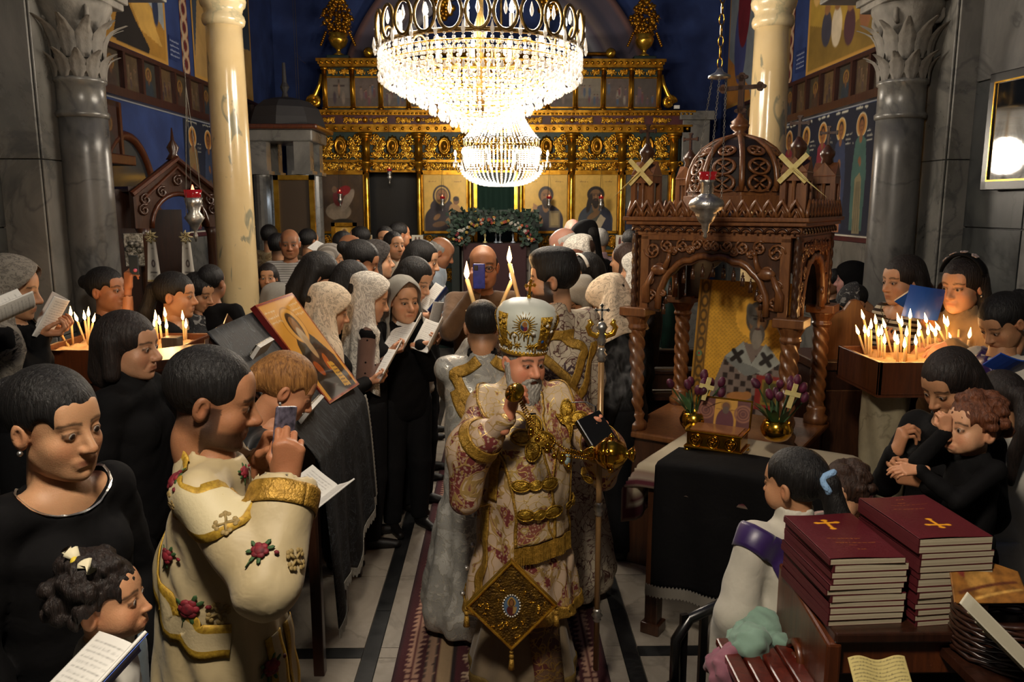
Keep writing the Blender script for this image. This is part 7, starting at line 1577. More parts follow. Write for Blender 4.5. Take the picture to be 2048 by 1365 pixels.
o = obj('blue_booklet', grid(lambda u, v: (-.14 + u * .28, -.03 * sin(pi * u * 1.3), -.05 + .1 * v), 12, 3), BLUEC, None, loc=at(2040, 722, 3.2), rot=(.9, .1, .2), label='blue booklet curled open before the girl with the purple sash', cat='booklet'); thick(o, .006)
J = person('mother with long dark hair bowing over her child', 1900, 768, 2.8, -112, 'f', hd=(0, 26, 0), lean=6, skin=SK2, hair=('long', 'dark'), res='hi', top=BLACKC, R=(at(1792, 905, 2.85), 'pinch', (.2, -.1, 1), (.6, 0, .1)), L=(at(1850, 962, 2.5), 'hold', (-.6, .3, .1), (0, .8, .2)), lips='#7a3a38')
J = person('curly-haired toddler in black held by the bowing mother', 1946, 858, 2.42, -100, 'f', 'c', hd=(0, -4, 0), skin=SK1, hair=('curls', 'auburn'), res='hi', hs=.84, top=BLACKC, hgt=.9, sw=.1, R=(at(1893, 862, 2.4), 'fist', (-.2, 0, 1), (0, .5, 0)), L=(at(1836, 940, 2.36), 'relax', (-1, 0, 0), (0, .5, -.6)), legs=True)
PLAID = stripes('red plaid', '#5a1a22', '#1c1420', .012, 0)
fl = join(*[xf(sphere((.02, 0, .0), (.02, .014, .006), 8, 5), rot=(0, 0, q * 1.26)) for q in range(5)], sphere((0, 0, .004), .01, 8, 5)); obj('plaid_flower', J['g'].stick(fl, (.05, .16, .5), (0, 0, 1), 1.3, .006), PLAID, J['o'])
person('woman with a dark ponytail in white, behind the mother', 1998, 800, 3.05, 8, 'f', hd=(-15, 10, 0), skin=SK2, hair=('pony', 'dark'), top=WHITEC, bottom=WHITEC, bstyle='skirt', res='mid')
def sash_robe(g, J): pass
J = person('girl in a white robe and purple sash seen from behind', 1588, 970, 2.42, -14, 'f', 'c', hd=(-28, 4, 0), skin=SK2, hair=('pony', 'black'), top=ALB, robe=True, sleeve='wide', res='hi', hs=.93, sw=.1, neck='high')
h = J['h']; o = obj('purple_sash', J['g'].band([(-.16 * h / 1.4, .02, 1.12 * h / 1.38), (-.1, -.12, 1.1 * h / 1.38), (-.02, -.2, .95 * h / 1.38), (.1, -.2, .78 * h / 1.38), (.18, -.12, .62 * h / 1.38), (.22, .0, .55 * h / 1.38)], .085, .006, 60), PURPLE, J['o'], smooth=True); thick(o, .003)
sc_ = tube([(.036 * cos(t_), -.128 + .01 * sin(3 * t_), .03 + .036 * sin(t_)) for t_ in np.linspace(0, 2 * pi, 20)[:-1]], .012, 8, closed=True); obj('scrunchie', ((sc_[0] * J['hsc']) @ np.array(J['HR']).T + np.array(J['Hc']), sc_[1]), M('pale blue scrunchie', '#7a9cc0', .8, bump=.6, bscale=80), J['o'], smooth=True)
person('small brown-haired girl peeking behind the red booklets', 1692, 990, 2.8, -120, 'f', 'c', hd=(0, 10, 0), skin=SK1, hair=('curly', 'brown'), top=cloth('pale pink cloth', '#a88a84', '#987a74'), res='mid', hs=.86, hgt=1.28, sw=.09, robe=True)
# far left
J = person('woman under a grey lace veil at the left edge', 22, 580, 4.0, 76, 'f', hd=(0, 10, 0), skin=SK2, hair=('sleek', 'black'), hs=1.1, L=(at(92, 660, 4.25), 'hold', (.8, .2, 0), (0, 0, 1)), R=(at(80, 668, 4.0), 'hold', (.8, .2, 0), (0, 0, 1))); veil(J, lace('grey lace', '#7d766c', 26, .48, .8, .6), .5, .06, 46, 114)
booklet('white booklet held by the veiled woman at the left edge', at(118, 640, 4.1), 60, -30, .15, .22, .7); booklet('white booklet with a green inside at the left edge', at(12, 640, 3.4), 40, -70, .1, .24, .8)
J = person('woman in black raising a phone, behind the left candles', 214, 582, 5.2, 102, 'f', hd=(0, -2, 0), skin=SK3, hair=('bun', 'black'), hs=1.14, sleeve='short', neck='v', R=(at(256, 575, 5.0), 'pinch', (.1, 0, 1), (.3, .5, .1), 'w', (.2, 0, -1)))
o = empty('smartphone', at(268, 531, 5.0), 0, label='dark phone held up over the left candles', cat='phone'); obj('body', bx(-.03, .03, -.005, .005, -.06, .06), M('dark phone case', '#232c34', .3), o, bev=.005); obj('charm', sphere((.01, -.01, -.03), .012, 8, 6), M('pink charm', '#a8506a', .6), o)
person('woman with black hair in sleeveless black behind the left candles', 352, 592, 5.1, 88, 'f', hd=(0, 4, 0), skin=SK2, hair=('pony', 'black'), hs=1.14, sleeve='none', neck='scoop')
J = person('woman in a printed blouse reading beside the cream column', 398, 586, 5.7, 112, 'f', hd=(0, 16, 0), skin=SK2, hair=('longwave', 'black'), hs=1.1, top=PAT, **RDL(.3, 1.15)); bookof(J, 'grey-lit booklet read beside the cream column', .42, 1.22)
person('figure in black with back turned beside the cream column', 424, 566, 5.75, 10, 'm', skin=SK3, hair=('short', 'black'), res='lo')
person('young woman whose face shows right of the cream column', 536, 556, 7.1, 170, 'f', skin=SK2, hair=('long', 'dark'), res='lo')
J = person('woman with a sheer grey veil behind the large icon', 556, 604, 5.6, 60, 'f', skin=SK2, hair=('sleek', 'grey'), res='lo'); veil(J, LACEG2, .3, .05, 46, 118)
# ---------------------------------------------------------------- foreground left
J = person('older woman with short dark hair in a black jacket, in profile', 258, 694, 3.15, 96, 'f', 'o', hd=(0, 4, 0), skin='#a87c5e', hair=('bob', 'dark'), hs=1.06, res='hi', bulk=1.8, neck='high'); earring(J, 1)
J = person('young woman in a black pullover with a silver necklace, left foreground', 110, 850, 1.98, 116, 'f', hd=(-4, 6, 2), skin='#b48763', hair=('bun', 'black'), res='hi', top=BLACKC, bottom=DENIM, neck='scoop', lips='#7a2a2e', hs=1.1)
earring(J, 1); obj('necklace', J['g'].band([(-.085, -.02, 1.5), (-.06, .07, 1.45), (0, .11, 1.4), (.06, .07, 1.45), (.085, -.02, 1.5)], .007, .004, 40, 1), SILVER, J['o'])
thick(J['o'].children[-1], .004)
J = person('toddler with a cream hair bow in profile, left foreground', 208, 1205, 1.62, 84, 'f', 'c', hd=(0, -6, 0), skin='#b4835f', hair=('curls', 'dark'), res='hi', hs=.83, top=WHITEC, hgt=.93, sw=.1)
bw = [tube([(0, 0, 0), (sx * .03, 0, .018), (sx * .055, 0, .006), (sx * .03, 0, -.014)], [.006, .02, .014, .006], 8, .45) for sx in (-1, 1)] + [tube([(0, 0, 0), (sx * .02, .012, -.035)], [.008, .014], 6, .3) for sx in (-1, 1)]
bb = xf(join(*bw), (.04, -.02, .135), (.3, .4, .9)); obj('hair_bow', ((bb[0] * J['hsc']) @ np.array(J['HR']).T + np.array(J['Hc']), bb[1]), M('cream bow', '#c9c0a0', .7), J['o'], smooth=True); kn = xf(sphere((0, -.01, 0), (.014, .012, .016), 8, 6), (.04, -.02, .135)); obj('bow_knot', ((kn[0] * J['hsc']) @ np.array(J['HR']).T + np.array(J['Hc']), kn[1]), M('yellow knot', '#c8b030', .7), J['o'], smooth=True)
bs = J['base']; stl = empty('wooden_stool', (bs.x, bs.y, 0), 0, label='plain wooden stool on which the toddler with the bow stands', cat='stool'); obj('seat', bx(-.2, .2, -.2, .2, bs.z - .04, bs.z), DKWOOD, stl, bev=.006)
for sx in (-1, 1):
    for sy in (-1, 1): obj('leg', bx(sx * .16 - .02, sx * .16 + .02, sy * .16 - .02, sy * .16 + .02, 0, bs.z - .04), DKWOOD, stl)
booklet('large white printed booklet before the toddler with the bow', at(200, 1385, 1.42), 40, -62, .11, .2, .0, BLUEC, roll=-20)
# white garment at the left edge
person('child in a white robe at the far left edge, mostly hidden', -60, 1080, 1.95, 60, 'f', 'c', skin=SK2, hair=('long', 'black'), top=WHITEC, robe=True, sleeve='wide', res='mid', hs=.9, hgt=1.3, sw=.1)
# blonde woman bending over the silver icon
J = person('blonde woman in black bending to kiss the silver icon', 572, 778, 2.95, 72, 'f', hd=(0, 20, 0), lean=30, skin='#b07a58', hair=('updo', 'blonde'), res='hi', top=cloth('black sequin cloth', '#0b0b0c', '#121214', rough=.5), neck='scoop', hs=1.05); earring(J, 1)
# ---------------------------------------------------------------- photographing deacon in the cream robe
CREAMR = cloth('cream satin robe', '#b7a681', '#a89670', rough=.55, sheen=.1, spec=.4)
def dx_(g, J): g.cap(J['N'] - Vector((0, 0, .06)), J['N'] + Vector((0, -.015, .02)), .1, .068, .02)
J = person('deacon in a cream robe with red roses photographing with a phone', 424, 800, 2.16, 80, 'm', hs=1.1, hd=(0, 14, 0), skin='#9a6a4a', hair=('fade', 'black'), res='hi', top=CREAMR, robe=True, sleeve='wide', beard=.75, extra=dx_, bulk=.8, R=(at(572, 962, 2.04), 'pinch', (.12, 0, 1), (-.2, .9, .1)), L=(at(522, 925, 2.28), 'pinch', (.5, -.1, .8), (.6, -.6, .1)))
DJ = J; g = J['g']
def stole_mat(name, w, inner, edge, frac=.24):
    if name in MATS: return MATS[name]
    t = NT(name); u = t.n('SeparateXYZ', {0: t.n('Attribute', attribute_name='uvw').outputs['Vector']}).outputs[0]
    e = t.math('ABSOLUTE', t.math('SUBTRACT', t.math('DIVIDE', u, w), .5)); k = t.ramp(e, [(.5 - frac - .01, 0.), (.5 - frac, 1.)]); n = t.noise(t.coord(), 120, 3)
    MATS[name] = t.fin(t.mix(k, cc(inner), t.ramp(n, [(.3, edge), (.7, '#8f6c1e')])), .6, t.math('MULTIPLY', k, .35)); t.bump(n, .3, .003); return MATS[name]
ST1 = stole_mat('cream stole', .15, '#c4b690', '#b8952f', .15); ST2 = stole_mat('gold cuff', .09, '#b8952f', '#c8a23c', .1)
for pth, w, m_, nm in (([(.02, -.14, 1.42), (.07, -.14, 1.41), (.14, -.12, 1.4), (.23, -.02, 1.38), (.22, .08, 1.32), (.1, .18, 1.26)], .15, ST1, 'stole'), ([(-.1, -.17, 1.35), (.03, -.2, 1.2), (.17, -.16, 1.06), (.24, -.05, 1.0), (.26, .06, .98)], .1, stole_mat('cream stole narrow', .1, '#b7a681', '#b8952f'), 'stole'), ([(.14, .2, .95), (.15, .23, .6), (.16, .27, .1)], .07, stole_mat('cream stole front', .07, '#b7a681', '#b8952f', .3), 'stole_end'), ([(.02, .22, .95), (.03, .25, .6), (.03, .29, .1)], .07, stole_mat('cream stole front', .07, '#b7a681', '#b8952f', .3), 'stole_end')):
    k_ = J['h'] / 1.72; o = obj(nm, g.band([(x * k_, y * k_, z * k_) for x, y, z in pth], w, .006, 60), m_, J['o'], smooth=True); thick(o, .004)
for s in (1, -1):
    a = J['arms'][s]; ax_ = (a[2] - a[1]).normalized(); c0 = a[1].lerp(a[2], .8); u_ = ax_.orthogonal().normalized(); v_ = ax_.cross(u_)
    ring = [tuple(c0 + (u_ * cos(t_) + v_ * sin(t_)) * .11) for t_ in np.linspace(0, 2 * pi, 40)]; o = obj('gold_cuff', g.band(ring, .06, .004, 60), GTRIM, J['o'], smooth=True); thick(o, .004)
ROSE = M('red rose embroidery', '#7a1220', .7, c2='#4a0a12', scale=60); LEAFE = M('green leaf embroidery', '#2c4a22', .7); CROSSE = M('tan cross embroidery', '#8a7444', .7)
rose = join(sphere((0, 0, .002), (.016, .016, .006), 10, 6), *[sphere((.014 * cos(q * 1.05), .014 * sin(q * 1.05), 0), (.012, .01, .005), 8, 5) for q in range(6)], sphere((.045, .005, 0), (.009, .006, .004), 6, 4)); leaves = join(*[xf(sphere((.028, 0, 0), (.012, .006, .002), 6, 4), rot=(0, 0, a)) for a in (.5, 1.1, 2.6, 3.4, 4.3, 5.0)], tube([(-.005, -.01, 0), (-.015, -.035, 0), (-.02, -.05, 0)], .0025, 4))
crs = join(*[xf(join(tube([(0, 0, 0), (.03, 0, 0)], .006, 5, .4), *[sphere((.034 + u, v, 0), (.009, .009, .003), 6, 4) for u, v in ((0, 0), (-.006, .01), (-.006, -.01))]), rot=(0, 0, a * pi / 2 + .3)) for a in range(4)])
wl_ = lambda px, py, d: hit(J, px, py, 1.6, 2.4)
for px, py, s in ((330, 950, 1.), (520, 1102, .8), (378, 1218, 1.), (540, 1335, 1.), (335, 1112, .8), (487, 945, .6)):
    c_ = wl_(px, py, 2.05); ro = obj('rose_embroidery', g.stick(rose, c_, (.2, 0, 1), 1.15 * s, .008), ROSE, J['o'], smooth=True); obj('leaf_embroidery', g.stick(leaves, c_, (.2, 0, 1), 1.15 * s, .007), LEAFE, ro, smooth=True, kind='stuff')
for px, py in ((452, 1048), (437, 1225), (330, 1010), (590, 1120)): obj('cross_embroidery', g.stick(crs, wl_(px, py, 2.05), (.3, 0, 1), .8, .007), CROSSE, J['o'], smooth=True)
o = empty('smartphone', at(568, 868, 2.1), 0, label='phone held up by the deacon in the cream robe', cat='phone'); o.rotation_euler = (0, radians(12), radians(60)); obj('body', bx(-.038, .038, -.005, .005, -.075, .075), M('mottled phone case', '#2c2a34', .3, c2='#6a6474', scale=60), o, bev=.006); obj('screen', bx(-.034, .034, .005, .0065, -.07, .07), M('dark screen', '#0a0b10', .08), o)
booklet('open white booklet tucked at the deacon’s elbow over the black cloth', at(636, 1005, 2.75), 40, -70, .13, .2, .35)
# ---------------------------------------------------------------- the bishop
BSAK = brocade('rose and gold brocade', '#b59c84', '#6b3230', '#c9a566', 7.5, .42, .035, .55, fine=True, cover=.53)
BOMO = brocade('pale rose brocade', '#b8a184', '#7a4438', '#cfae66', 9, .5, .04, .5, fine=True, cover=.54)
HX = 'L'
def bx_extra(g, J):
    h = J['h']; a = J['arms']
    sh, E, Wp, f, Mh = a[1]      # his right arm, raised: a wide drooping sleeve
    g.cap(sh, E, .068, .085, .04); g.cap(E + Vector((0, 0, .02)), E + Vector((.02, .0, -.2)), .085, .065, .05); g.cap(E, E.lerp(Wp, .42), .085, .075, .03)
    sh, E, Wp, f, Mh = a[-1]; g.cap(sh, E, .075, .09, .04); g.cap(E, E.lerp(Wp, .75), .085, .075, .03); g.cap(E, E + Vector((0, 0, -.12)), .08, .06, .04); g.cap(E.lerp(Wp, .86), Wp + (Wp - E) * .5, .055, .09, .004, 'sub')
    g.cap((0, .03, .95), (0, .05, 1.15), .16, .14, .06); g.cap(J['N'] - Vector((0, 0, .08)), J['N'] + Vector((0, 0, .02)), .12, .085, .03)
BJ = person('bishop in a pale domed mitre and brocade vestments swinging a censer', 1046, 722, 3.32, 174, 'm', 'b', hd=(-24, 6, -3), skin='#c98a6a', hair=('short', 'grey'), brow='#3a322c', res='hi', top=BSAK, robe=True, sleeve='bishop', hem=.4, bulk=2.6, hs=1.05, extra=bx_extra, garment='sakkos', hgt=None,
            R=(at(1014, 836, 2.96), 'censer', (.25, -.1, 1), (.75, .3, .1)), L=(at(1196, 880, 3.08), 'hold', (.1, -.5, .5), (-.8, .2, .3)))
J = BJ; g = J['g']; N = J['N']; o = J['o']; hd = lambda shp: ((np.asarray(shp[0]) * J['hsc']) @ np.array(J['HR']).T + np.array(J['Hc']),) + tuple(shp[1:])
ALBB = cloth('grey-cream under-robe', '#7a6a54', '#6a5b46', rough=.7)
ub = SDF((-.35, -.3, 0), (.35, .35, .7), .013); ub.cap((0, .02, .5), (0, .02, .12), .15, .24, .03); ub.disp(lambda X, Y, Z: .012 * np.sin(9 * np.arctan2(X, Y) + Z * 3)); ub.plane((0, 0, .03), (0, 0, -1)); obj('under_robe', ub.mesh(), ALBB, o, smooth=True)
hemr = [tuple(Vector((.25 * sin(t_), .02 + .25 * cos(t_), .09))) for t_ in np.linspace(0, 2 * pi, 60)]; q = obj('under_robe_hem', ub.band(hemr, .09, .004, 90), M('olive gold braid', '#6a5526', .6, .2, bump=.4, bscale=120), o, smooth=True); thick(q, .003)
st_ = obj('epitrachelion', ub.band([(-.09, .2, .5), (-.1, .26, .3), (-.1, .28, .05)], .18, .008, 40), brocade('dark stole brocade', '#5a4230', '#4a2420', '#8a6a34', 9, .55, .04, .4), o, smooth=True); thick(st_, .004)
hem2 = [tuple(Vector((.3 * sin(t_), .03 + .3 * cos(t_), .43))) for t_ in np.linspace(0, 2 * pi, 60)]; q = obj('sakkos_hem', g.band(hem2, .06, .005, 100), GTRIM, o, smooth=True); thick(q, .004)
for x, yy in ((.24, .12), ): q = obj('side_trim', g.band([(x, yy, 1.0), (x + .03, yy + .02, .7), (x + .05, yy + .03, .44)], .05, .006, 40), GTRIM, o, smooth=True); thick(q, .004)
for k in range(5):
    b = g.stick(sphere((0, 0, .008), .012, 8, 6), (.3, .02, .95 - .12 * k), (0, 0, 1), 1., .006); obj('bell_button', b, SILVER, o, smooth=True)
OM1 = stole_mat('omophorion edge', .2, '#a8895a', '#b8902e', .12)
def omo(path, w, name):
    b = g.band(path, w, .012, 70, 8); q = obj(name, b, BOMO, o, smooth=True); thick(q, .006)
    P = b[0].reshape(71, 9, 3)
    for col_, nm in ((0, 'edge_braid'), (8, 'edge_braid')):
        c_ = P[:, col_]; i2 = P[:, 1 if col_ == 0 else 7]; e = c_ + (i2 - c_) * .55
        V = np.stack([c_, e], 1).reshape(-1, 3); nn = g.grad(V); V = V + nn * .007; F = [(2 * i, 2 * i + 1, 2 * i + 3, 2 * i + 2) for i in range(70)]
        r_ = obj(nm, (V, F), GTRIM, q, smooth=True); thick(r_, .003)
    return P
PA = omo([(.09, -.08, 1.46), (.12, .05, 1.42), (.1, .16, 1.3), (.03, .23, 1.15), (-.02, .26, 1.0), (-.045, .27, .85), (-.05, .28, .76)], .19, 'omophorion')
PB = omo([(-.09, -.08, 1.46), (-.12, .05, 1.42), (-.14, .14, 1.3), (-.17, .17, 1.15), (-.19, .18, 1.0), (-.2, .19, .85), (-.2, .19, .78)], .15, 'omophorion_end')
# fringe and embroidered gold on the omophorion
for P_, n_ in ((PA, 34), (PB, 24)):
    e = P_[-1]; V, F = [], []
    for i in range(n_):
        t_ = i / (n_ - 1) * 8; k = min(int(t_), 7); p = e[k] + (e[k + 1] - e[k]) * (t_ - k); p = p + np.array((0, .012, 0)); V.append(tube([p, p + np.array((.002 * (i % 3 - 1), .008, -.075))], .0035, 4))
    obj('fringe', join(*V), GTRIM, o, kind='stuff')
def goldpatch(shape, c_, sc, d=(0, 0, 1), off=.026):
    return obj('gold_embroidery', g.stick(shape, c_, d, sc, off), GOLDEMB, o, smooth=True)
GOLDEMB = M('gold thread embroidery', '#c9a23c', .35, .75, c2='#8f6a1a', scale=50, bump=.6, bscale=160)
leafp = lambda a: xf(join(sphere((.05, 0, 0), (.045, .028, .004), 12, 5), tube([(.01, 0, .004), (.09, 0, .005)], .004, 4), tube([(.005 + .045 - .045 * cos(t_), .03 * sin(t_), .003) for t_ in np.linspace(0, 2 * pi, 18)[:-1]] if 0 else [(.05 + .047 * cos(t_), .03 * sin(t_), .003) for t_ in np.linspace(0, 2 * pi, 18)[:-1]], .004, 5, closed=True)), rot=(0, 0, a))
bigx = join(*[leafp(a) for a in (pi / 2, 0, pi, -pi / 2)], sphere((0, 0, .004), (.022, .022, .006), 12, 6))
barp = join(*[xf(leafp(0), (.02, 0, 0)), xf(leafp(pi), (-.02, 0, 0)), sphere((0, 0, .003), (.03, .026, .005), 14, 6), tube([(.03 * cos(t_), .026 * sin(t_), .004) for t_ in np.linspace(0, 2 * pi, 16)[:-1]], .004, 5, closed=True), sphere((.0, 0, .004), (.012, .012, .006), 8, 5)])
sidel = lambda px, py, d=2.95: hit(J, px, py, 2.75, 3.5)
goldpatch(bigx, sidel(1065, 878), .95, (-.15, 0, 1)); goldpatch(bigx, sidel(1134, 838), .85, (.1, 0, 1))
goldpatch(barp, sidel(1068, 968), .82); goldpatch(barp, sidel(1075, 1025), .85); goldpatch(xf(barp, sc=.62), sidel(1160, 958), 1.); goldpatch(xf(barp, sc=.62), sidel(1162, 1005), 1.)
# sleeve borders
a = J['arms'][1]
for s, r_, w_, fr in ((1, .1, .05, .36), (-1, .09, .045, .7)):
    sh, E, Wp, f, Mh = J['arms'][s]; ax_ = (Wp - E).normalized(); c0 = E.lerp(Wp, fr); u_ = ax_.orthogonal().normalized(); v_ = ax_.cross(u_)
    q = obj('sleeve_border', g.band([tuple(c0 + (u_ * cos(t_) + v_ * sin(t_)) * r_) for t_ in np.linspace(0, 2 * pi, 44)], w_, .005, 70), GTRIM, o, smooth=True); thick(q, .004)
    cf = SDF(np.minimum(E, Wp) - .12, np.maximum(E, Wp) + .12, .008); cf.cap(E.lerp(Wp, .6), E.lerp(Wp, .97), .045, .04, 0); obj('cuff', cf.mesh(), BSAK, o, smooth=True)
q = obj('sleeve_seam', g.band([hit(J, 980, 850, 2.7, 3.5), hit(J, 990, 930, 2.7, 3.5), hit(J, 985, 1000, 2.7, 3.5)], .05, .006, 40), GTRIM, o, smooth=True); thick(q, .004)
# beard
bd = SDF((-.1, -.04, -.24), (.1, .15, .03), .004)
bd.ell((0, .055, -.1), (.06, .058, .06), .02); bd.ell((0, .07, -.14), (.048, .045, .055), .02)
for x in (-1, 1): bd.cap((x * .071, .0, -.01), (x * .06, .035, -.09), .016, .024, .02); bd.cap((x * .006, .103, -.05), (x * .036, .09, -.067), .0085, .008, .008)
bd.ell((0, .1, -.068), (.02, .03, .007), .006, 'sub'); bd.ell((0, .11, -.02), (.05, .05, .026), .006, 'sub')
bd.disp(lambda X, Y, Z: .0028 * np.sin(X * 340 + 5 * np.sin(Z * 70)) * np.sin(Z * 90 + Y * 200))
t = NT('grey beard'); n = t.noise(t.coord(None, (170, 170, 22)), 1., 4, .6, .8); t.bump(n, 1., .008); BEARD = t.fin(t.ramp(n, [(.3, '#6a655e'), (.7, '#bdb6aa')]), .7)
obj('beard', hd(bd.mesh()), BEARD, o, smooth=True)
# mitre
MITW = M('white satin', '#c9c9bc', .4, 0, c2='#b4b8ac', scale=5, Sheen_Weight=.2); PEARL = M('pearl', '#d8d2c4', .2, .2); GEM = M('blue gem', '#2c5a9a', .05, .3)
mt = empty('mitre', (0, 0, 0), 0); mt.parent = o; mt.location = J['Hc'] + J['HR'] @ Vector((0, -.005, .04 * J['hsc'])); mt.rotation_euler = J['HR'].to_euler()
prof = [(.096, 0), (.097, .02), (.1, .045), (.112, .085), (.125, .125), (.13, .15), (.126, .175), (.108, .2), (.076, .217), (.034, .226), (.001, .228)]
obj('crown', lathe(prof, 48), MITW, mt, smooth=True)
rz_ = lambda z: float(np.interp(z, [p[1] for p in prof], [p[0] for p in prof]))
obj('brim_braid', join(*[lathe([(.097, .0), (.101, .003), (.101, .016), (.098, .02)], 48)]), GOLDEMB, mt, smooth=True)
PB_ = mesh_data('pearl', *sphere((0, 0, 0), .0035, 6, 4), PEARL)
for k in range(40): a_ = 2 * pi * k / 40; link('pearl', PB_, mt, (.102 * cos(a_), .102 * sin(a_), .018))
def on_mitre(shape, az, z, sc=1.):
    """wrap a flat relief onto the crown at bearing az (0 = front, + = his right)"""
    V = np.asarray(shape[0], float) * sc; out = []
    for x, y, zz in V:
        zc = z + y; r = rz_(min(max(zc, 0), .232)); a_ = pi / 2 - az + -x / max(r, .04); out.append(((r + .001 + zz) * cos(a_), (r + .001 + zz) * sin(a_), min(zc, .236)))
    return (np.array(out),) + tuple(shape[1:])
ray = join(*[tube([(.022 * cos(a_), .026 * sin(a_), .001), ((.045 + .008 * (k % 2)) * cos(a_), (.05 + .008 * (k % 2)) * sin(a_), .001)], [.003, .001], 4) for k, a_ in enumerate(np.linspace(0, 2 * pi, 25)[:-1])], tube([(.02 * cos(t_), .026 * sin(t_), .003) for t_ in np.linspace(0, 2 * pi, 22)[:-1]], .003, 5, closed=True))
for i, az in enumerate((.62, -.85, 2.3, -2.4)):
    md = obj('medallion', on_mitre(ray, az, .135), GOLDEMB, mt, smooth=True)
    C = Canvas(.036, .048, 22, 28, '#9aa4a0'); C.ell(.5, .1, .4, .5, '#7a2c3c'); C.ell(.75, .3, .2, .3, '#2c3a5c'); C.ell(.5, .68, .3, .26, '#a8782c'); C.ell(.5, .66, .18, .2, '#8a5c3c'); sh_ = C.shape(lambda u, v: ((u - .5) * .036 * sqrt(max(0, 1 - (2 * v - 1) ** 2)), (v - .5) * .048, .003)); obj('medallion_painting', on_mitre(sh_, az, .135), PAINTG, md)
ban = join(*[tube([(x * .012, -.09, .002), (x * .02, -.02, .004), (x * .026, .05, .003)], .004, 5) for x in np.linspace(-1, 1, 7)], *[sphere((.012 * (k % 2 * 2 - 1), -.085 + .012 * k, .004), (.012, .007, .005), 6, 4) for k in range(11)], *[tube([(x, -.1, .002), (x * 1.3, -.08, .004), (x * .5, -.06, .004)], .004, 5) for x in (-.03, .03, -.02, .02)])
for az in (-.12, 1.45, -1.65, 3.1):
    obj('gold_panel', on_mitre(ban, az, .125), GOLDEMB, mt, smooth=True)
spray = join(*[tube([(0, 0, .002), (.02 * cos(a_), .02 * sin(a_), .003)], [.004, .001], 4) for a_ in np.linspace(0, 2 * pi, 9)[:-1]], sphere((0, 0, .004), .006, 8, 5)); vine = join(tube([(.018 * cos(t_), .02 * sin(t_), .003) for t_ in np.linspace(-.5, 3.6, 12)], .003, 4), tube([(0, -.02, .003), (0, .02, .003)], .003, 4))
for az in (.35, .85, -.45, -1.1, 1.2, 2., -2.): obj('gold_spray', on_mitre(spray, az, .045), GOLDEMB, mt, smooth=True); obj('gold_vine', on_mitre(vine, az + .1, .082), GOLDEMB, mt, smooth=True)
for az, z_, m_ in ((-.12, .068, GEM), (-.12, .14, PEARL), (.3, .105, PEARL), (-.42, .11, PEARL), (.95, .09, PEARL)): obj('jewel', on_mitre(sphere((0, 0, .005), (.008, .008, .006), 10, 6), az, z_), m_, mt, smooth=True)
obj('mitre_cross', xf(cross_shape(.32, True, .008), (0, 0, .272)), GOLDB, mt, rot=(0, 0, .3)); obj('cross_knob', sphere((0, 0, .235), .01, 8, 6), GOLDB, mt, smooth=True)
# pectoral cross and dark beads under the beard
obj('pectoral_strap', g.band([(-.03, .2, 1.36), (-.06, .24, 1.26), (-.07, .26, 1.15)], .03, .016, 20), BLACKC, o); 
pj = g.stick(join(sphere((0, 0, .006), (.022, .03, .01), 16, 8)), hit(J, 1126, 916, 2.75, 3.5), (0, 0, 1), 1., .02); en = obj('enamel_pendant', pj, M('pale enamel', '#8fa0a0', .15), o, smooth=True); rg = g.stick(tube([(.024 * cos(t_), .033 * sin(t_), .004) for t_ in np.linspace(0, 2 * pi, 22)[:-1]], .005, 6, closed=True), hit(J, 1126, 916, 2.75, 3.5), (0, 0, 1), 1., .022); obj('pendant_rim', rg, GOLDB, en, smooth=True)
# epigonation: the stiff gilt diamond hanging at the knee
ec = at(1023, 1210, 2.94); ep_ = empty('epigonation', J['loc'](ec), 0); ep_.parent = o; ep_.rotation_euler = (radians(8), 0, radians(180 - 174 + 174)); ep_.rotation_euler = (0, 0, 0)
face_m = look((0, 0, 1), -(J['RZ'].transposed() @ Vector((0, -1, .12)))) # y up, z away from viewer
ep_.rotation_euler = face_m.to_euler()
hw, hh_ = .178, .188; dia = [(0, -hh_), (hw, 0), (0, hh_), (-hw, 0)]
GOLDD = M('dark gilt embroidery', '#7a5a1c', .4, .7, c2='#4a3410', scale=40, bump=.8, bscale=120)
zf_ = -1
obj('panel', prism(dia, .016, 'xy', 0), GOLDD, ep_)
obj('border', tube([(x * .97, y * .97, zf_ * -.009) for x, y in dia] , .009, 6, closed=True), GOLDB, ep_); obj('border', tube([(x * .97, y * .97, zf_ * .009) for x, y in dia], .009, 6, closed=True), GOLDB, ep_)
for sgn in (-1, 1):
    em = []; r_ = random.Random(4)
    for k in range(90):
        x, y = r_.uniform(-1, 1), r_.uniform(-1, 1)
        if abs(x) + abs(y) > .84 or (x / .24) ** 2 + (y / .32) ** 2 < 1: continue
        em.append(xf(tube([(0, 0, 0), (.012, .004, .002), (.02, 0, .001)], [.005, .004, .001], 4), (x * hw, y * hh_, sgn * .009), (0, 0, r_.uniform(0, 6.3)))); em.append(sphere((x * hw + .004, y * hh_, sgn * .01), .0045, 6, 4))
    obj('gold_relief', join(*em), GOLDB, ep_, smooth=True, kind='stuff')
    obj('pearl_ring', join(*[sphere((.034 * cos(t_), .046 * sin(t_), sgn * .011), .004, 6, 4) for t_ in np.linspace(0, 2 * pi, 23)[:-1]]), PEARL, ep_, smooth=True, kind='stuff')
    C = Canvas(.06, .082, 26, 34, '#56708c'); C.ell(.5, .05, .4, .5, '#5a2420'); C.rect(.6, .1, .85, .45, '#a8884c'); C.ell(.5, .7, .3, .26, '#b48a3c'); C.ell(.5, .66, .2, .22, '#3a2416'); C.ell(.5, .66, .13, .17, '#8a5c3a'); obj('painted_oval', C.shape(lambda u, v: ((u - .5) * .06 * sqrt(max(0, 1 - (2 * v - 1) ** 2)) * sgn, (v - .5) * .082, sgn * .0105)), PAINTG, ep_)
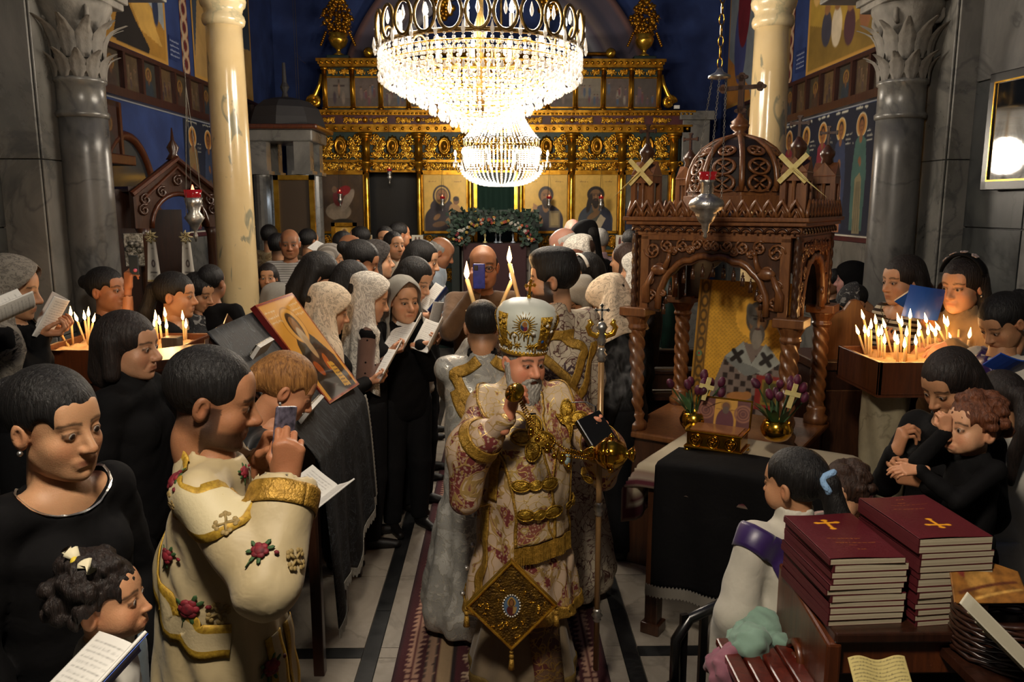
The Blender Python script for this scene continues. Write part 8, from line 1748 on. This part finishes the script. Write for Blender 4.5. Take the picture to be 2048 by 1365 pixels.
for x, y in ((0, -hh_), (hw, 0), (-hw, 0)): obj('tassel', xf(join(sphere((0, -.015, 0), .009, 8, 6), sphere((0, -.035, 0), .011, 8, 6), tube([(0, -.045, 0), (0, -.09, 0)], [.008, .014], 8)), (x, y, 0)), GTRIM, ep_, smooth=True)
# censer swinging on gilt chains
hp = at(1040, 800, 2.93); mid = at(1128, 905, 2.86); cp = at(1222, 908, 2.8)
cs = empty('censer', hp, 0, label='gilt censer with bells swinging on chains from the bishop’s raised hand', cat='censer'); L_ = lambda p: tuple(Vector(p) - hp)
Q = Vector((0, 0, 1)).rotation_difference((at(1028, 780, 2.88) - at(1048, 800, 2.95)).normalized())
obj('handle_bell', xfm(lathe([(.003, .0), (.014, .004), (.018, .012), (.03, .02), (.034, .028), (.03, .032), (.018, .036), (.014, .044), (.008, .05), (.01, .056), (.001, .062)], 24), Q.to_matrix(), L_(at(1036, 792, 2.9)), 1.15), BRASS, cs, smooth=True)
BELL = mesh_data('bell', *join(sphere((0, 0, 0), .0115, 10, 7), lathe([(.004, .008), (.002, .016)], 6)), BRASS)
for k in range(4):
    off = Vector((.006 * cos(k * 1.57), .0, .006 * sin(k * 1.57))); P = [hp + off, hp.lerp(mid, .35) + off * 2 + Vector((-.01, 0, -.03)), hp.lerp(mid, .7) + off * 2.5 + Vector((-.005, 0, -.02)), mid + off * 2.5, mid.lerp(cp, .45) + off * 2 + Vector((0, 0, -.012)), cp + Vector((-.06, 0, 0)) + off * 3]
    sh = []; d_ = np.r_[0, np.cumsum([(P[i + 1] - P[i]).length for i in range(5)])]
    for q_ in np.arange(0, d_[-1], .0085):
        i = min(int(np.searchsorted(d_, q_, 'right')) - 1, 4); p = P[i].lerp(P[i + 1], (q_ - d_[i]) / (d_[i + 1] - d_[i])); sh.append(sphere(L_(p), .0042, 5, 4))
    obj('chain', join(*sh), BRASS, cs, smooth=True, kind='stuff')
    for u in range(3): p = P[1 + u] + Vector((.012 * (k - 1.5), -.012, -.02 - .006 * k)); link('bell', BELL, cs, L_(p))
ax_ = (cp - mid).normalized(); Q = Vector((0, 0, -1)).rotation_difference(ax_)
cb = [('bowl', [(.012, -.085), (.028, -.08), (.02, -.068), (.012, -.06), (.035, -.045), (.05, -.02), (.053, 0), (.05, .008)]), ('lid', [(.052, .01), (.054, .018), (.045, .035), (.03, .05), (.022, .055), (.026, .065), (.018, .085), (.006, .1), (.01, .108), (.002, .118)])]
for nm, pr in cb: obj(nm, xfm(lathe(pr, 24, fl=lambda a_, k: 1 + .05 * cos(8 * a_)), Q.to_matrix(), L_(cp), 1.05), BRASS, cs, smooth=True)
obj('lid_cross', xfm(xf(cross_shape(.22, True, .006), (0, 0, .135)), Q.to_matrix(), L_(cp), 1.05), BRASS, cs)
for k in range(4): p = Vector((.06 * cos(k * 1.57), .06 * sin(k * 1.57), .0)); link('bell', BELL, cs, L_(cp + Q.to_matrix() @ p))
# black book and crozier in his left hand
bk = empty('gospel_book', at(1196, 868, 2.98), 0, label='small black prayer book with gilt edges in the bishop’s left hand', cat='book'); bk.rotation_euler = (radians(50), radians(-14), radians(30))
obj('cover', bx(-.055, .055, -.08, .08, -.014, -.011), BLACK, bk, bev=.002); obj('cover', bx(-.055, .055, -.08, .08, .011, .014), BLACK, bk, bev=.002); obj('spine', bx(-.058, -.053, -.08, .08, -.014, .014), BLACK, bk, bev=.002); obj('pages', bx(-.053, .051, -.076, .076, -.011, .011), M('gilt page edge', '#a8854c', .5), bk); obj('ribbon_marker', tube([(.03, .07, .012), (.05, .1, .01), (.04, .14, -.02), (.0, .17, -.05)], .004, 5, .3), BLACK, bk)
cz0, cz1 = at(1192, 1340, 3.12), at(1203, 690, 3.12); cz = empty('crozier', cz0, 0, label='tall gilt pastoral staff with curled finial beside the bishop', cat='staff'); v = cz1 - cz0; cz.rotation_euler = Vector((0, 0, 1)).rotation_difference(v).to_euler(); Lh = v.length
STAFF = M('gilt wood staff', '#8a6a44', .3, .3); obj('shaft', lathe([(.012, 0), (.012, Lh)], 12), STAFF, cz, smooth=True)
for z_ in (.25, .72, Lh - .04): obj('silver_knop', lathe([(.012, z_ - .03), (.018, z_ - .02), (.014, z_ - .012), (.024, z_), (.014, z_ + .012), (.018, z_ + .02), (.012, z_ + .03)], 16), SILVER, cz, smooth=True)
obj('head_stem', lathe([(.014, Lh), (.02, Lh + .02), (.014, Lh + .05), (.024, Lh + .07), (.012, Lh + .09)], 14), SILVER, cz, smooth=True)
for s in (-1, 1): obj('serpent_curl', tube([(0, 0, Lh + .05), (s * .02, 0, Lh + .035), (s * .045, 0, Lh + .045), (s * .055, 0, Lh + .07), (s * .042, 0, Lh + .085), (s * .05, 0, Lh + .1)], [.01, .012, .012, .011, .012, .008], 8), GOLDB, cz, smooth=True)
obj('finial_cross', xf(cross_shape(.3, True, .01), (0, 0, Lh + .13)), SILVER, cz)
# wisp of incense smoke
sm = NT('incense smoke'); sm.t.nodes.remove(sm.b); vs = sm.n('VolumePrincipled'); tc = sm.coord(None, (1, 1, .6)); nn_ = sm.noise(tc, 16, 4, .6, 2.); fall = sm.n('TexGradient', {0: sm.n('Mapping', {0: sm.n('TexCoord').outputs['Generated'], 1: (-.5, -.5, -.5)}).outputs[0]}, gradient_type='SPHERICAL').outputs[0]
dn = sm.math('MULTIPLY', sm.ramp(nn_, [(.52, 0.), (.68, 1.)]), sm.math('MULTIPLY', sm.ramp(fall, [(.5, 0.), (.75, 1.)]), 5.)); sm.set(vs, 'Density', dn); sm.set(vs, 'Color', (.8, .8, .82, 1)); sm.t.links.new(vs.outputs[0], sm.out.inputs['Volume'])
p = at(1240, 740, 3.15); obj('incense_smoke', sphere((0, 0, 0), (.11, .1, .2), 16, 10), sm.m, None, loc=p, label='thin grey wisp of incense smoke right of the staff', cat='smoke', kind='stuff')
# ---------------------------------------------------------------- foreground right: red booklets, bench, chair, basket
COVER = vcol('red booklet cover', .6, 0, .1, 120, spec=.25); PEDGE = M('page edges', '#a89c82', .9, c2='#c4b89c', scale=3, stretch=(1, 1, 60)); REDC = M('red card', '#4a0d14', .6)
def red_book(p, yaw, t_, label, w=.205, d=.295, cross=None, group=None):
    o = empty('red_booklet', p, radians(yaw), label=label, cat='booklet', group=group)
    obj('pages', bx(-w / 2 + .003, w / 2, -d / 2 + .0004, d / 2 - .001, .0008, t_ - .0012), PEDGE, o); obj('back_cover', bx(-w / 2, w / 2 + .001, -d / 2, d / 2, 0, .001), REDC, o); obj('spine', bx(-w / 2 - .001, -w / 2 + .003, -d / 2, d / 2, 0, t_), REDC, o)
    if cross is None: obj('front_cover', bx(-w / 2, w / 2 + .001, -d / 2, d / 2, t_ - .001, t_), REDC, o)
    else:
        C = Canvas(w, d, 80, 112, '#4a0c14'); cx_, cy_, inv = cross; s_ = -1 if inv else 1
        for a, b in (((cx_, cy_ - s_ * .11), (cx_, cy_ + s_ * .07)), ((cx_ - .13, cy_ + s_ * .02), (cx_ + .13, cy_ + s_ * .02))): C.line(a, b, .045, '#d8921c')
        for x, y in ((cx_, cy_ - s_ * .12), (cx_, cy_ + s_ * .08), (cx_ - .14, cy_ + s_ * .02), (cx_ + .14, cy_ + s_ * .02)): C.ell(x, y, .045, .022, '#d8921c')
        for k, (x0, x1, yy) in enumerate(((.25, .7, .42), (.3, .85, .32), (.45, .55, .27), (.5, .62, .18))): C.scribble(x0, x1, yy if not inv else 1.1 - yy, .012, '#a8641c', k)
        V, F, A = C.shape(lambda u, v: (-w / 2 + u * w, -d / 2 + v * d, t_ + .0012 + .002 * (1 + sin(u * 5 + v * 3)))); q = obj('front_cover', (V, F, A), COVER, o); thick(q, .0015, -1)
    return o
zb = at(1720, 1252, 1.95).z
def stack(px, n, tmean, name, yaw0, cross, d=1.95):
    b = at(px, 1254, d); r = random.Random(n); z = zb
    for i in range(n):
        t_ = tmean * r.uniform(.8, 1.2); lab = 'red-covered booklet, ' + ('topmost' if i == n - 1 else ORD[i] + ' from the bottom') + ' of the ' + name
        if i == n - 1: lab = 'red booklet with a gold cross on top of the ' + name
        red_book((b.x + r.uniform(-.006, .006), b.y + .15 + r.uniform(-.0015, .0015), z), yaw0 + r.uniform(-1, 1), t_, lab, cross=cross if i == n - 1 else None, group='red service booklets in two stacks'); z += t_ + .0008
stack(1722, 11, .0165, 'left stack', 4, (.5, .78, False)); stack(1890, 14, .0168, 'right stack', 6, (.52, .3, True))
bn = empty('reading_bench', (at(1800, 1260, 2.1).x, 2.1, 0), 0, label='dark wooden bench back carrying the stacks of red booklets', cat='bench')
obj('top_shelf', bx(-.27, .27, -.19, .19, zb - .03, zb), DKWOOD, bn, bev=.006); obj('back_board', bx(-.26, .26, .1, .14, .1, zb - .03), DKWOOD, bn); obj('front_rail', bx(-.26, .26, -.17, -.14, zb - .13, zb - .03), MIDWOOD, bn, bev=.006)
for s in (-1, 1): obj('end_post', prism([(-.19, 0), (-.19, zb - .03), (.19, zb + .02), (.19, 0)], .04, 'yz', s * .27), MIDWOOD, bn, bev=.008)
obj('end_carving', join(*[tube([(-.295, q[0] * .8, q[2]) for q in spiral(0, zb - .2 - .16 * k, .07, 1.4, 1, k, 14)], .012, 6) for k in range(3)]), MIDWOOD, bn, smooth=True)
for k in range(4): obj('seat_slat', bx(-.5 + .055 * k, -.452 + .055 * k, -.32, .1, zb - .2, zb - .175), wood('red-brown slat', '#3a120c', '#5c2014', .3), bn, bev=.006)
pp = at(1775, 1352, 1.72); C = Canvas(.14, .1, 60, 40, '#b9a86a')
for k in range(9): C.scribble(.05, .95, .93 - .1 * k, .03, '#3a3424', k)
o = obj('loose_sheet', C.shape(lambda u, v: (pp.x - .07 + u * .14, pp.y + .06 * v, pp.z - .05 + .06 * v + .006 * sin(u * 9))), PAPER, label='yellowed handwritten sheet leaning below the red booklets', cat='paper'); thick(o, .001)
# black chair with pastel clothes
bc = at(1500, 1300, 2.2); ch = empty('black_chair', (bc.x, 2.25, 0), radians(15), label='black chair heaped with pale green and pink fabric', cat='chair')
ct = at(1500, 1240, 2.3).z
obj('back_rail', tube([(-.18, .1, ct - .22), (-.17, .12, ct - .08), (-.12, .13, ct - .02), (0, .14, ct + .01), (.12, .13, ct - .02), (.17, .12, ct - .08), (.18, .1, ct - .22)], .018, 8), BLACK, ch, smooth=True)
for k in range(5): obj('back_slat', bx(-.14 + .07 * k - .012, -.14 + .07 * k + .012, .12, .135, ct - .3, ct), BLACK, ch)
obj('seat', bx(-.2, .2, -.22, .2, .42, .45), BLACK, ch, bev=.01)
for sx in (-1, 1):
    obj('arm', tube([(sx * .2, .1, ct - .22), (sx * .22, -.2, ct - .25), (sx * .22, -.22, .45)], .02, 8), BLACK, ch, smooth=True); obj('arm_knob', xf(lathe([(.024, 0), (.026, .02), (.02, .026)], 16), (sx * .22, -.2, ct - .235)), M('bare wood knob', '#a87c44', .5), ch, smooth=True)
    for sy in (-.2, .12): obj('leg', bx(sx * .18 - .018, sx * .18 + .018, sy - .018, sy + .018, 0, .43), BLACK, ch)
def heap(name, c_, sz, mat, lab, seed):
    s = SDF((-.2, -.2, -.16), (.2, .2, .2), .009); r = random.Random(seed)
    for k in range(9): s.ell((r.uniform(-.09, .09), r.uniform(-.08, .08), r.uniform(-.05, .05)), (r.uniform(.04, .08), r.uniform(.03, .07), r.uniform(.025, .05)), .03, 'u', (r.uniform(-1, 1), r.uniform(-1, 1), 0))
    s.disp(lambda X, Y, Z: .008 * np.sin(X * 60 + 4 * np.sin(Y * 40 + seed)) * np.sin(Z * 70 + X * 20)); V, F = s.mesh(); obj(name, (V * sz, F), mat, None, loc=c_, smooth=True, label=lab, cat='clothing')
heap('green_fabric', at(1508, 1290, 2.2), .85, cloth('pale green tulle', '#7a9484', '#6a8474'), 'pale green crumpled fabric on the black chair', 3); heap('pink_fabric', at(1488, 1335, 2.12), .75, cloth('dusty pink fabric', '#8a5a66', '#7a4c58'), 'dusty pink crumpled fabric under the pale green one', 8)
# basket with printed cards at the right edge
bk = at(2040, 1215, 1.9); bs_ = empty('wicker_basket', bk, 0, label='dark wicker basket holding a printed card, right edge', cat='basket')
for k in range(9): obj('weave_ring', tube([(.16 * cos(t_), .12 * sin(t_) , .0 - .014 * k + .004 * sin(12 * t_ + k * pi)) for t_ in np.linspace(0, 2 * pi, 40)[:-1]], .007, 5, closed=True), DKWOOD, bs_, smooth=True)
obj('basket_bottom', lathe([(.001, -.12), (.15, -.12), (.15, -.115)], 24), DKWOOD, bs_)
C = Canvas(.22, .16, 44, 32, '#8a5a24'); C.ell(.2, .7, .12, .2, '#7a2c24'); C.ell(.4, .5, .2, .3, '#a87a3a', .5); C.line((.1, .2), (.9, .6), .05, '#5a2c18'); C.line((.3, .1), (.95, .4), .04, '#c89a50'); C.mottle(.3, 9)
o = obj('printed_card', C.shape(lambda u, v: (bk.x - .16 + u * .2, bk.y + .02 + .06 * v, bk.z + .0 + .13 * v * (1 - .55 * u))), PAINT, label='orange printed picture card standing in the wicker basket', cat='card'); thick(o, .003)
tb2 = empty('side_stand', (bk.x + .02, bk.y, 0), 0, label='dark stand carrying the wicker basket at the right edge', cat='stand'); obj('top', bx(-.2, .25, -.16, .2, bk.z - .15, bk.z - .125), DKWOOD, tb2); obj('post', bx(-.06, .06, -.06, .06, 0, bk.z - .15), DKWOOD, tb2); obj('foot', bx(-.16, .16, -.16, .16, 0, .04), DKWOOD, tb2, bev=.006)
for k in range(4):
    p = at(2000 + 14 * k, 1270 + 18 * k, 1.72 + .03 * k); C = Canvas(.1, .2, 20, 40, '#b9ad8a' if k % 2 else '#c4bda8'); C.rect(.1, .1, .9, .9, '#a89a70' if k % 2 else '#b4ac96')
    o = obj('paper_folder', C.shape(lambda u, v: ((u - .5) * .035, 0, (v - .5) * .24)), PAPER, loc=p, rot=(-.5, -.65, .5), label='aged paper sheet in the fan at the right edge, %s from the left' % ORD[k], cat='paper', group='aged papers at the right edge'); thick(o, .002)
# ---------------------------------------------------------------- chandeliers
t = NT('cut crystal'); g1 = t.n('BsdfTransparent'); t.fin('#f4f0ea', .12, 0, spec=.8); mx = t.n('MixShader'); t.t.links.new(g1.outputs[0], mx.inputs[1]); t.t.links.new(t.b.outputs[0], mx.inputs[2]); mx.inputs[0].default_value = .62; t.t.links.new(mx.outputs[0], t.out.inputs[0]); CRYS = t.m
BULB = emis('bulb glow', '#fff2dd', 60); CAND = M('white candle tube', '#d8d4c8', .5); DKGILT = M('dark gilt filigree', '#4a3a1e', .4, .8, c2='#7a6030', scale=30)
def drop(l=.05, r=.011): return lathe([(.001, 0), (r * .45, -l * .2), (r, -l * .62), (r * .55, -l * .9), (.001, -l)], 6)
bead = lambda r: sphere((0, 0, 0), r, 6, 4)
DROPB = mesh_data('crystal_pendant', *drop(.085, .013), CRYS, False); DROPM = mesh_data('crystal_drop', *drop(.05, .012), CRYS, False)
def chandelier_a(loc, label, pw):
    o = empty('crystal_chandelier', loc, 0, label=label, cat='chandelier'); R0 = .675
    obj('stem', lathe([(.02, -.45), (.03, -.3), (.02, 0), (.05, .1), (.02, .2), (.015, 6.4 - loc[2])], 12), DKGILT, o, smooth=True)
    obj('main_ring', tube([(R0 * cos(t_), R0 * sin(t_), -.03) for t_ in np.linspace(0, 2 * pi, 49)[:-1]], .015, 6, closed=True), DKGILT, o, smooth=True)
    n = 26; OV = mesh_data('oval_frame', *tube([(.072 * cos(t_), 0, .1 * sin(t_)) for t_ in np.linspace(0, 2 * pi, 21)[:-1]], .011, 6, closed=True), DKGILT)
    for k in range(n):
        a = 2 * pi * (k + .5) / n; p = ((R0 + .01) * cos(a), (R0 + .01) * sin(a), .07); link('oval_frame', OV, o, p, (0, 0, a + pi / 2)); link('crystal_pendant', DROPB, o, (p[0], p[1], .14)); link('crystal_pendant', DROPB, o, ((R0 + .03) * cos(a + pi / n), (R0 + .03) * sin(a + pi / n), .02))
    for k in range(13):
        a = 2 * pi * (k + .5) / 13; p = (R0 * .84 * cos(a), R0 * .84 * sin(a), .0); obj('candle_tube', lathe([(.014, 0), (.014, .09)], 8, p), CAND, o); obj('bulb', lathe([(.006, .09), (.017, .11), (.014, .135), (.003, .165)], 8, p), BULB, o, smooth=True)
    tiers = [(R0, -.04, .2, 74), (R0 * .95, -.1, .2, 70), (.62, -.16, .16, 64), (.55, -.22, .15, 58), (.48, -.28, .14, 50), (.41, -.34, .13, 44), (.34, -.40, .13, 36), (.27, -.46, .12, 30), (.2, -.52, .11, 24), (.13, -.57, .11, 16)]
    for i, (r, z, l, m) in enumerate(tiers):
        z, l = z * .78, l * .82
        obj('tier_ring', tube([(r * cos(t_), r * sin(t_), z) for t_ in np.linspace(0, 2 * pi, 41)[:-1]], .006, 5, closed=True), GOLDB, o, smooth=True)
        st_ = []
        for k in range(m):
            a = 2 * pi * (k + .5 * (i % 2)) / m
            for q in range(int(l / .03)): st_.append(xf(bead(.0115), (r * cos(a), r * sin(a), z - .012 - q * .027)))
            if i == 0 and k % 2 == 0 : link('crystal_drop', DROPM, o, (r * cos(a), r * sin(a), z - l))
            else: st_.append(xf(drop(.045, .013), (r * cos(a), r * sin(a), z - l + .015)))
        obj('crystal_strands', join(*st_), CRYS, o, kind='stuff')
    for k in range(6): a = 2 * pi * k / 6; lamp('chandelier_light', (loc[0] + .5 * cos(a), loc[1] + .5 * sin(a), loc[2] + .2), pw / 8, (1, .88, .72), .08)
    lamp('chandelier_core', (loc[0], loc[1], loc[2] - .18), pw / 4, (1, .88, .72), .12); return o
def chandelier_b(loc, label, pw, s=1.):
    """fan of bead chains from a crown down to a ring, candle arms and a bead bowl"""
    o = empty('crystal_chandelier', loc, 0, label=label, cat='chandelier'); R0 = .40 * s; z1 = .30 * s
    obj('stem', lathe([(.015, -.15), (.015, 6.4 - loc[2])], 8), DKGILT, o, smooth=True)
    obj('crown_ring', tube([(.2 * s * cos(t_), .2 * s * sin(t_), .72 * s) for t_ in np.linspace(0, 2 * pi, 25)[:-1]], .012, 6, closed=True), DKGILT, o)
    n = 28; OV = mesh_data('oval_frame', *tube([(.042 * s * cos(t_), 0, .045 * s * sin(t_)) for t_ in np.linspace(0, 2 * pi, 15)[:-1]], .006, 5, closed=True), DKGILT)
    for k in range(n): a = 2 * pi * k / n; link('oval_frame', OV, o, (R0 * cos(a), R0 * sin(a), z1), (0, 0, a + pi / 2))
    st_ = []
    for k in range(56):
        a = 2 * pi * k / 56
        for q in range(20): u = q / 19; r = (.2 + (.40 - .2) * u ** 1.8) * s; st_.append(xf(bead(.0095 * s), (r * cos(a), r * sin(a), .72 * s + (z1 + .04 - .72 * s) * u)))
    obj('bead_fan', join(*st_), CRYS, o, kind='stuff'); st_ = []
    for k in range(60):
        a = 2 * pi * k / 60
        for q in range(9): st_.append(xf(bead(.0095 * s), (R0 * cos(a), R0 * sin(a), z1 - .05 - q * .021 * s)))
    obj('bead_drum', join(*st_), CRYS, o, kind='stuff'); st_ = []
    for k in range(52):
        a = 2 * pi * k / 52
        for q in range(13): u = q / 12; r = (R0 + .04) * cos(u * pi / 2 * .86); st_.append(xf(bead(.0105 * s), (r * cos(a), r * sin(a), .06 * s - .2 * s * sin(u * pi / 2))))
    obj('bead_bowl', join(*st_), CRYS, o, kind='stuff')
    for k in range(10):
        a = 2 * pi * k / 10; p = ((R0 + .09) * cos(a), (R0 + .09) * sin(a), .1 * s); obj('arm', tube([(R0 * cos(a), R0 * sin(a), .04), ((R0 + .06) * cos(a), (R0 + .06) * sin(a), .0), ((R0 + .09) * cos(a), (R0 + .09) * sin(a), .09)], .008, 5), DKGILT, o); obj('drip_pan', lathe([(.01, 0), (.035, .01), (.03, .012)], 10, p), CRYS, o); obj('candle_tube', lathe([(.011, 0), (.011, .07)], 8, p), CAND, o); obj('bulb', lathe([(.005, .07), (.014, .085), (.012, .105), (.003, .13)], 8, p), BULB, o, smooth=True)
        for q in range(3): link('crystal_drop', DROPM, o, (p[0] + .03 * cos(q * 2.1), p[1] + .03 * sin(q * 2.1), p[2]))
    lamp('chandelier_light', (loc[0], loc[1], loc[2] + .2 * s), pw, (1, .88, .72), .2 * s); return o
pa = at(961, 92, 5.6); chandelier_a((pa.x, 5.6, pa.z), 'large tiered crystal chandelier blazing above the aisle', PWA)
pb = at(1003, 345, 8.7); chandelier_b((pb.x, 8.7, pb.z), 'smaller crystal chandelier with bead fan farther down the aisle', PWB)
chandelier_b((-.3, .7, 3.45), 'crystal chandelier hanging over the entrance, behind the photographer', PWC, .9)
